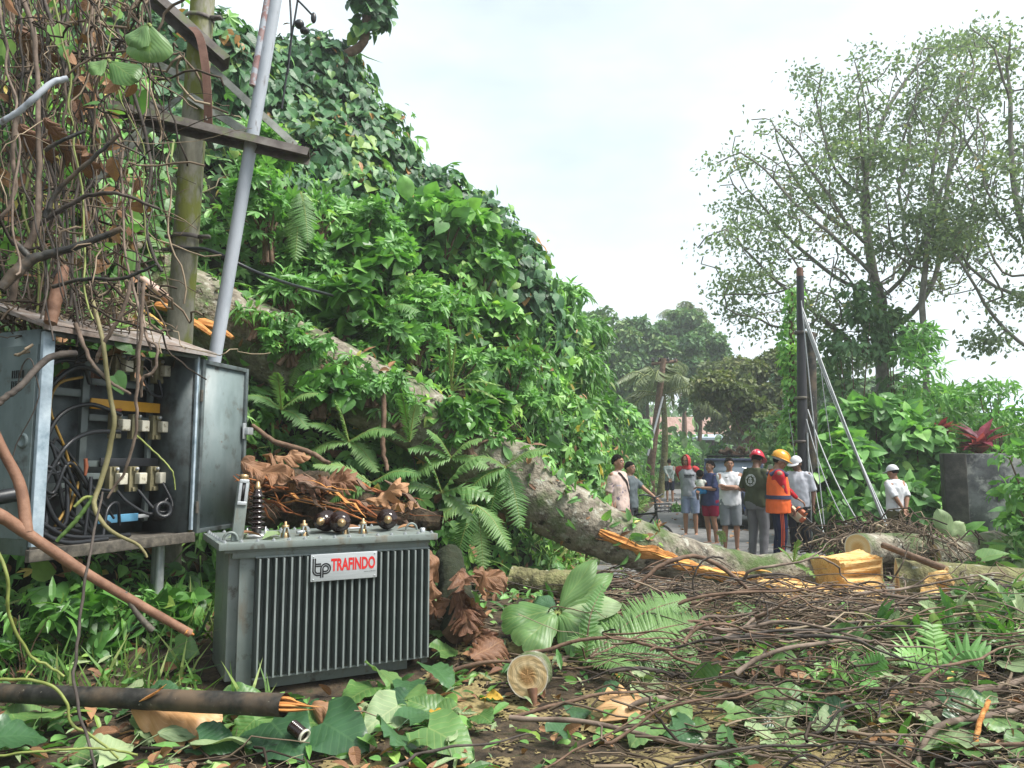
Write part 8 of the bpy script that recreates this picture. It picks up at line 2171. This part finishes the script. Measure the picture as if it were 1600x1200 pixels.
# ------------------------------------------------------------------ vehicles
def wheel(parent, c, axis, r, w, rim_m=None):
    mb = MB(); mb.lathe([(r * .62, -w / 2), (r * .9, -w / 2), (r, -w * .32), (r, w * .32), (r * .9, w / 2), (r * .62, w / 2)], c, axis, 28); ob = mb.build('wheel', M_tyre, parent)
    mb = MB(); mb.lathe([(.0, -w * .3), (r * .2, -w * .34), (r * .5, -w * .2), (r * .64, -w * .42), (r * .64, w * .42), (r * .5, w * .2), (r * .2, w * .34), (0, w * .3)], c, axis, 22); mb.build('rim', rim_m or M_galv, ob); return ob
M_tyre = mat('tyre_rubber', [G(.010, .010, .010), G(.02, .02, .02)], scale=20, bump=.2, rough=.85)
M_jeep = mat('dark_blue_car_paint', [G(.06, .08, .14), G(.08, .10, .17)], bump=0, rough=.25, spec=.6)
M_glass = mat('sky_painted_glass', [G(.26, .30, .36), G(.30, .35, .42)], bump=0, rough=.08, spec=.9)  # opaque panes, the pale sky reflection is put into the base colour
je = thing('jeep', at_px(1146, 18.2), 'dark blue jeep with a roof rack parked behind the folded arms man', 'jeep', rz=R(-16))
mb = MB(); mb.box((0, .95, .72), (1.55, 3.2, .55), bev=.06); mb.box((0, -.55, .70), (1.50, .6, .42), bev=.07); mb.box((0, -.2, .98), (1.40, 1.2, .10), bev=.04); sharp(mb.build('body', M_jeep, je))
mb = MB()
for x in (-.70, .70): mb.bar((x, .36, .98), (x * .93, .52, 1.60), .06, .06, bev=.01); mb.bar((x, 2.4, .98), (x * .95, 2.35, 1.60), .07, .07, bev=.01); mb.bar((x, 1.4, .98), (x * .95, 1.4, 1.60), .05, .06, bev=.01)
mb.box((0, 1.42, 1.63), (1.40, 1.95, .06), bev=.02); mb.bar((-.70, .40, 1.0), (.70, .40, 1.0), .07, .07, bev=.01); sharp(mb.build('cab_frame', M_jeep, je))
mb = MB(); mb.bar((0, .385, 1.02), (0, .52, 1.60), 1.30, .014, up=(0, -1, .2)); mb.build('windscreen', M_glass, je)
for x in (-.69, .69): mb = MB(); mb.box((x, 1.42, 1.30), (.012, 1.9, .55)); mb.build('side_window', M_glass, je)
for x in (-.74, .74):
    for y in (-.35, 1.85): wheel(je, (x, y, .34), (1, 0, 0), .34, .2)
for x in (-.5, .5): mb = MB(); mb.lathe([(.0, 0), (.10, 0), (.11, .03), (.07, .05), (0, .055)], (x, -.83, .76), (0, -1, 0), 16); mb.build('headlight', M_cream, je)
mb = MB(); mb.box((0, -.90, .46), (1.6, .10, .14), bev=.02); mb.build('bumper', M_tyre, je)
for i in range(7): mb = MB(); mb.box((-.27 + i * .09, -.855, .76), (.03, .02, .26), bev=.004); mb.build('grille_bar', M_tyre, je)
mb = MB()
for y in (.55, 1.0, 1.45, 1.9, 2.3): mb.tube([(-.62, y, 1.72), (.62, y, 1.72)], .016, 6)
for x in (-.62, .62): mb.tube([(x, .5, 1.72), (x, 2.35, 1.72)], .018, 6); mb.tube([(x, .6, 1.66), (x, .6, 1.72)], .014, 6); mb.tube([(x, 2.2, 1.66), (x, 2.2, 1.72)], .014, 6)
mb.build('roof_rack', M_tyre, je)
mb = MB(); mb.box((-.84, .42, 1.10), (.16, .05, .20), bev=.02); mb.build('side_mirror', M_tyre, je)
lb_ = tag(MB().tube(wiggle(np.array([0, 0, 0]), np.array([.9, .5, .02]), 20, .2, 2), .05, 8).tube(wiggle(np.array([.1, .3, .05]), np.array([.7, .2, .05]), 20, .2, 2), .05, 8).build('roof_bundle', M_brown), 'bundle of brown sacks and sticks on the jeep roof rack', 'bundle'); lb_.location = at_px(1125, 19.2, 1.80)
# motorbike facing us up the road
mo = thing('motorbike', at_px(991, 36), 'red motorbike with its rider on the road verge in the distance', 'motorbike', rz=R(20))
M_redp = mat('red_bike_paint', [G(.30, .01, .03), G(.4, .02, .05)], bump=0, rough=.3)
wheel(mo, (0, -.62, .30), (1, 0, 0), .30, .10); wheel(mo, (0, .62, .30), (1, 0, 0), .30, .11)
mb = MB(); mb.tube([(-.08, -.62, .30), (-.09, -.45, .75), (-.05, -.38, 1.0)], .028, 8); mb.tube([(.08, -.62, .30), (.09, -.45, .75), (.05, -.38, 1.0)], .028, 8); mb.build('front_fork', M_galv, mo)
mb = MB(); mb.box((0, -.48, .72), (.42, .22, .42), np.array([[1, 0, 0], [0, .92, -.38], [0, .38, .92]]), bev=.08); mb.box((0, .05, .52), (.28, .75, .30), bev=.08); mb.box((0, .55, .72), (.26, .5, .2), bev=.06); mb.build('fairing', M_redp, mo)
mb = MB(); mb.box((0, .30, .80), (.28, .75, .10), bev=.04); mb.build('seat', M_tyre, mo)
mb = MB(); mb.tube(spline([(-.36, -.28, 1.02), (-.15, -.38, 1.04), (.15, -.38, 1.04), (.36, -.28, 1.02)], 12), .018, 8); mb.build('handlebar', M_tyre, mo)
mb = MB(); mb.ball((0, -.56, .95), (.12, .09, .10)); mb.build('headlight', M_cream, mo)
pm = person(at_px(997.5, 36.3, 0.0), R(14), 1.62, 'rider in a dark shirt sitting on the red motorbike', M_skinB, {'R': (np.array([-.30, -.42, 1.05]), (-.6, .3, -.6), ((0, -1, -.2), (0, 0, 1))), 'L': (np.array([.30, -.42, 1.05]), (.6, .3, -.6), ((0, -1, -.2), (0, 0, 1)))}, (0, 0), cloth('dark_check_shirt', (.05, .06, .06)), .6, M_redc, False, sit=[(.10, 0, .90), (.19, -.34, .80), (.21, -.25, .38)])
# bicycle
bi = thing('bicycle', at_px(1001, 13.2), 'small black bicycle standing by the boy', 'bicycle', rz=R(38))
for y in (-.46, .46):
    mb = MB(); a = np.linspace(0, 2 * np.pi, 33); mb.tube(np.column_stack([np.zeros(33), y + .25 * np.cos(a), .27 + .25 * np.sin(a)]), .020, 8, cap=False); w_ = mb.build('wheel', M_tyre, bi)
    mb = MB()
    for q in a[:-1:2]: mb.tube([(0, y, .27), (0, y + .24 * math.cos(q), .27 + .24 * math.sin(q))], .0025, 4)
    mb.lathe([(.02, -.03), (.02, .03)], (0, y, .27), (1, 0, 0), 8); mb.build('spokes', M_galv, w_)
mb = MB()
for q in ([(0, -.33, .70), (0, .05, .30)], [(0, -.33, .72), (0, .18, .66)], [(0, .05, .30), (0, .20, .76)], [(0, .05, .30), (0, .46, .27)], [(0, .18, .64), (0, .46, .27)]): mb.tube(q, .018, 8)
mb.build('frame', M_wire, bi)
mb = MB(); mb.tube(spline([(0, -.46, .27), (0, -.39, .50), (0, -.34, .72), (0, -.31, .98)], 10), .018, 8); mb.build('fork', M_wire, bi)
mb = MB(); mb.tube(spline([(-.30, -.22, 1.02), (-.2, -.30, 1.03), (0, -.31, .98), (.2, -.30, 1.03), (.30, -.22, 1.02)], 14), .014, 8); mb.build('handlebar', M_wire, bi)
mb = MB(); mb.ball((0, .22, .80), (.07, .13, .035)); mb.build('saddle', M_tyre, bi)
mb = MB(); a = np.linspace(0, 2 * np.pi, 25)
for z, r_ in ((.88, .17), (.82, .16), (.76, .15)): mb.tube(np.column_stack([r_ * np.cos(a), -.48 + .12 * np.sin(a), np.full(25, z)]), .010, 6, cap=False)
for q in a[:-1:2]: mb.tube([(.17 * math.cos(q), -.48 + .12 * math.sin(q), .88), (.15 * math.cos(q), -.48 + .12 * math.sin(q), .74)], .005, 4)
mb.build('basket', M_wire, bi)
mb = MB(); mb.lathe([(.08, -.008), (.08, .008)], (.03, .05, .30), (1, 0, 0), 16); mb.tube([(.05, .05, .30), (.06, -.06, .20)], .010, 6); mb.box((.10, -.06, .20), (.09, .05, .02)); mb.tube([(-.02, .05, .30), (-.06, .16, .40)], .010, 6); mb.box((-.10, .16, .40), (.09, .05, .02)); mb.build('crank', M_galv, bi)

# ------------------------------------------------------------------ poles, cables, wall, house
M_blackpole = mat('black_painted_pole', [G(.012, .012, .016), G(.028, .028, .034), G(.055, .052, .052)], scale=5, bump=.3, dist=.004, rough=.55, stretch=(1, 1, .2))
bp = thing('utility_pole', at_px(1251, 13.6), 'broken black utility pole with an orange top behind the white capped man', 'pole')
t_ = P(1250, 432, 13.6); b_ = at_px(1252, 13.6)
mb = MB(); mb.tube(spline([b_, (b_ + t_) / 2, t_], 12), np.linspace(.115, .062, 12), 16); wpart(mb, 'shaft', M_blackpole, bp)
mb = MB(); mb.tube([t_, t_ + [0, 0, .16]], [.064, .060], 14); wpart(mb, 'pole_top', M_strap, bp)
mb = MB(); mb.tube([b_ + [.10, -.10, .2], b_ + [.09, -.09, 2.1]], .018, 8); wpart(mb, 'white_conduit', M_galv, bp)
for py in (520, 622, 690):
    mb = MB(); c = P(1251, py, 13.6); mb.lathe([(.085, -.025), (.112, -.025), (.112, .025), (.085, .025)], c, (0, 0, 1), 18, cap=False); wpart(mb, 'pole_band', M_arm, bp)
b2 = thing('timber_post', at_px(1264, 14.3), 'dark brown timber post touching the black utility pole', 'post')
mb = MB(); mb.tube([at_px(1264, 14.3), P(1266, 520, 14.3)], [.13, .10], 14); wpart(mb, 'shaft', M_black, b2)
M_cable = mat('grey_aluminium_cable', [G(.26, .27, .28), G(.38, .39, .40)], scale=30, bump=.1, rough=.5, metal=.3)
a0 = P(1252, 478, 13.5)
CBL = [((1253, 480, 13.5), (1392, 838, 11.6), .017, 'thick grey cable slanting from the black pole to the vine mound'), ((1254, 490, 13.5), (1386, 828, 11.9), .014, 'second thick cable of the slanting bundle'), ((1256, 500, 13.5), (1396, 834, 11.7), .014, 'thin cable on the right side of the slanting bundle'),
       ((1252, 470, 13.5), (1292, 860, 12.4), .011, 'thin cable dropping steeply to the grass beside the pole'), ((1262, 640, 13.5), (1352, 832, 12.0), .012, 'grey stay slanting from the middle of the pole to the grass'), ((1260, 655, 13.5), (1335, 838, 12.1), .010, 'thin stay below the grey stay'),
       ((1281, 560, 14.2), (1300, 700, 14.0), .008, 'short slack wire hanging before the shaded tree'), ((1262, 700, 13.5), (1290, 850, 12.6), .009, 'lowest thin wire from the black pole'), ((1262, 520, 13.9), (1360, 760, 13.6), .008, 'thin wire behind the slanting bundle'), ((1232, 640, 14.4), (1245, 740, 14.2), .007, 'thin wire left of the black pole')]
for i, (a, b, r_, lb) in enumerate(CBL):
    A_, B_ = P(*a), P(*b); t = np.linspace(0, 1, 24)[:, None]
    q = A_ * (1 - t) + B_ * t + np.array([.03 * math.sin(i), 0, -.10 - .05 * (i % 3)]) * (4 * t * (1 - t))
    tag(MB().tube(q, r_, 6).build('slack_cable', M_cable), lb, 'cable', 'slack cables hanging from the black pole')
# leaning wooden pole far up the road
wpn = thing('utility_pole', P(1016, 745, 32) * [1, 1, 0], 'distant leaning wooden utility pole in front of the palm', 'pole')
a = P(1016, 735, 32); b = P(1037, 560, 32); mb = MB(); mb.tube([a * [1, 1, 0], a, b], [.20, .18, .12], 10); wpart(mb, 'shaft', M_brown, wpn)
mb = MB(); mb.bar(P(1018, 569, 32), P(1058, 564, 32), .12, .12); wpart(mb, 'crossarm', M_brown, wpn)
for px in (1020, 1030, 1044, 1055): mb = MB(); mb.lathe([(.05, 0), (.09, .06), (.05, .12), (.07, .16), (0, .2)], P(px, 566, 32), (0, 0, 1), 8); wpart(mb, 'insulator', M_glaze, wpn)
mb = MB(); mb.tube([P(1036, 620, 31.8), P(1012, 712, 31)], .05, 6); wpart(mb, 'stay_wire', M_cable, wpn)
# concrete wall
M_wall = mat('mould_stained_concrete', [G(.035, .035, .036), G(.10, .10, .105), G(.20, .20, .205), G(.28, .28, .28)], scale=2.4, bump=.4, dist=.006, rough=.9, detail=9, bscale=30)
overlay(M_wall, (.36, .35, .33), 4.0, .51, .60, 7.0, detail=8); overlay(M_wall, (.02, .02, .022), 3.2, .55, .68, 31.0, detail=8)
M_wall2 = mat('black_mould_concrete', [G(.012, .012, .011), G(.035, .034, .03), G(.08, .075, .065)], scale=5, bump=.5, dist=.006, rough=.95, detail=9, bscale=40)
a = at_px(1471, 12.9); b = at_px(1600, 12.5); wa = thing('concrete_wall', a, 'black mould stained concrete wall end among the bushes', 'wall')
hw = 1.72; d = unit(b - a)
mb = MB(); n_ = np.array([-d[1], d[0], 0]); mb.bar(a + d * .33 + [0, 0, hw / 2] + n_ * .08, b + d * .1 + [0, 0, hw / 2] + n_ * .08, .20, hw, bev=.015); wpart(mb, 'panel', M_wall, wa)
mb = MB(); mb.bar(a + [0, 0, hw / 2], a + d * .34 + [0, 0, hw / 2], .36, hw + .01, bev=.02); wpart(mb, 'pillar', M_wall2, wa)
# house up the road
ho = thing('house', at_px(1090, 60), 'house with a rusty roof and a pale blue awning at the bend', 'house')
hx = P(1090, 700, 60)[0]
M_hwall = mat('dim_house_wall', [G(.06, .05, .045), G(.14, .11, .10), G(.22, .16, .14)], scale=2, bump=.2, rough=.9)
M_roof = mat('rusty_tin_roof', [G(.20, .12, .09), G(.32, .20, .16), G(.40, .30, .26)], scale=1.5, bump=.4, rough=.8, stretch=(3, 1, 1))
M_awn = mat('pale_blue_tin', [G(.36, .44, .52), G(.46, .54, .62)], scale=2, bump=.2, rough=.5)
mb = MB(); mb.box((hx + .6, 64, 1.7), (7.0, 5, 3.4)); wpart(mb, 'wall', M_hwall, ho, False)
mb = MB(); v = [(hx - 3.4, 60.2, 3.6), (hx + 4.6, 60.2, 3.6), (hx + 4.2, 64, 5.3), (hx - 3.0, 64, 5.3), (hx + 4.6, 67.6, 3.6), (hx - 3.4, 67.6, 3.6)]; mb.add(v, [(0, 1, 2, 3), (3, 2, 4, 5), (0, 3, 5), (1, 4, 2)]); mb.add(np.array(v) - [0, 0, .12], [(3, 2, 1, 0), (5, 4, 2, 3)]); wpart(mb, 'roof', M_roof, ho, False)
mb = MB(); v = [(hx - 1.6, 57.4, 3.35), (hx + 1.9, 57.4, 3.35), (hx + 1.9, 60.6, 3.72), (hx - 1.6, 60.6, 3.72)]; mb.add(v, [(0, 1, 2, 3)]); mb.add(np.array(v) - [0, 0, .10], [(3, 2, 1, 0)]); mb.bar((hx - 1.6, 57.4, 3.25), (hx + 1.9, 57.4, 3.25), .06, .16); wpart(mb, 'awning', M_awn, ho, False)
for x in (hx - 1.4, hx + 1.0): mb = MB(); mb.tube([(x, 57.5, 0), (x, 57.5, 3.3)], .06, 8); wpart(mb, 'porch_post', M_galv, ho)
mb = MB(); mb.box((hx + .4, 61.46, 1.1), (1.0, .06, 2.1)); wpart(mb, 'door', M_ink, ho, False)
gb = thing('grey_building', P(1610, 690, 40) * [1, 1, 0], 'pale grey roofed building glimpsed at the far right edge', 'building')
q = P(1625, 690, 40); mb = MB(); mb.box((q[0], 42, 1.7), (5, 4, 3.4)); wpart(mb, 'wall', M_hwall, gb, False)
mb = MB(); z0 = P(1600, 655, 40)[2]; v = [(q[0] - 3, 39.6, z0), (q[0] + 3, 39.6, z0), (q[0] + 3, 42, z0 + 1.3), (q[0] - 3, 42, z0 + 1.3), (q[0] + 3, 44.4, z0), (q[0] - 3, 44.4, z0)]; mb.add(v, [(0, 1, 2, 3), (3, 2, 4, 5), (0, 3, 5), (1, 4, 2)]); wpart(mb, 'roof', M_awn, gb, False)
fe = thing('picket_fence', at_px(1190, 33), 'pale picket fence in the shade beyond the jeep', 'fence')
for i in range(12):
    q = at_px(1160 + i * 7, 33); mb = MB(); mb.box(q + [0, 0, .6], (.07, .04, 1.2), bev=.005); wpart(mb, 'picket', M_galv, fe)
mb = MB(); mb.bar(at_px(1157, 33.03, .95), at_px(1240, 33.03, .95), .03, .07); wpart(mb, 'fence_rail', M_galv, fe)
# bits on the road
q = at_px(1053, 23.5); shrub('cut_greens', q, (.28, .25, .22), 7, 160, T_OVAL, M_mid, .06, .14, 'small heap of cut greens on the road behind the barefoot man', 'leaf heap', stem_r=.008)
V, F, LC = lobed_blade(.8, .2, 3, .5, .3, .2, .5, 5); LC[:, 2] = .7; mb = MB(); mb.add(place(V, at_px(1022, 23.8, .05), (1, .2, .05), (0, -.3, 1)), F, 0, LC); tag(mb.build('dry_leaf', M_tan, None, False), 'pale dry palm piece lying on the road', 'leaf')
for i in range(40):
    pass
mb = MB(); k = 500; xy = np.column_stack([rng.uniform(0, 8, k), rng.uniform(9.5, 36, k)]); mb.scatter(T_OVAL, np.column_stack([xy, np.full(k, .065)]), unit(np.array([0, 0, 1]) + .25 * rng.normal(size=(k, 3))), rng.normal(size=(k, 3)) * [1, 1, .1], rng.uniform(.05, .18, k), rng.integers(0, 2, 1)[0], None)
tag(mb.build('road_litter', [M_dry, M_mid], smooth=False), kind='stuff')
mb = MB(); k = 4200; xy = np.column_stack([rng.uniform(4.2, 8.5, k), rng.uniform(10.2, 15, k)]); ok = np.array([x > 5.0 + .35 * (y - 12) + .3 * mnoise.noise(Vector((x, y, 0))) for x, y in xy]); xy = xy[ok]; k = len(xy)
mb.scatter(T_BLADE, np.column_stack([xy, np.zeros(k)]), unit(np.array([0, -1, .3]) + .5 * rng.normal(size=(k, 3))), unit(np.array([0, -.1, 1]) + .45 * rng.normal(size=(k, 3))), rng.uniform(.15, .45, k), 0, rng.random(k), 1.8); tag(mb.build('verge_grass', [M_grass], smooth=False), kind='stuff')
# leaves that fell on the transformer lid
for i, (u, v_) in enumerate([(.22, .30), (.35, .22), (.42, .18), (.17, .22), (.98, .42), (1.36, .36)]):
    c = np.array([_o[0], _o[1], 0]) + rotz(R(28.5)) @ np.array([u, v_, TZ + .012]); mb = MB(); s_ = .12 + .05 * rng.random()
    mb.scatter(T_OVAL if i % 2 else T_HEART, c[None], np.array([[.1 * rng.normal(), -.1, 1]]), np.array([[rng.normal(), rng.normal(), .02]]), s_, 0); mb.V = [v + [0, 0, max(0, TZ + .004 - v[:, 2].min())] for v in mb.V]
    tag(mb.build('fallen_leaf', M_pale if i < 3 else M_dry, None, False), ['pale green leaf lying on the transformer lid', 'dry leaf lying on the transformer lid'][i >= 3], 'leaf', ['green leaves on the lid', 'dry leaves on the lid'][i >= 3])

# ------------------------------------------------------------------ damp air
hm = bpy.data.materials.new('humid_air'); hm.use_nodes = True
nt = hm.node_tree; nt.nodes.clear()
ho_ = nt.nodes.new('ShaderNodeOutputMaterial'); pv = nt.nodes.new('ShaderNodeVolumePrincipled')
pv.inputs['Color'].default_value = (.93, .96, 1, 1); pv.inputs['Density'].default_value = .0018; pv.inputs['Anisotropy'].default_value = .2
nt.links.new(pv.outputs['Volume'], ho_.inputs['Volume'])
mb = MB(); mb.box((0, 220, 16), (640, 580, 35)); tag(mb.build('haze', hm, None, False), kind='stuff')
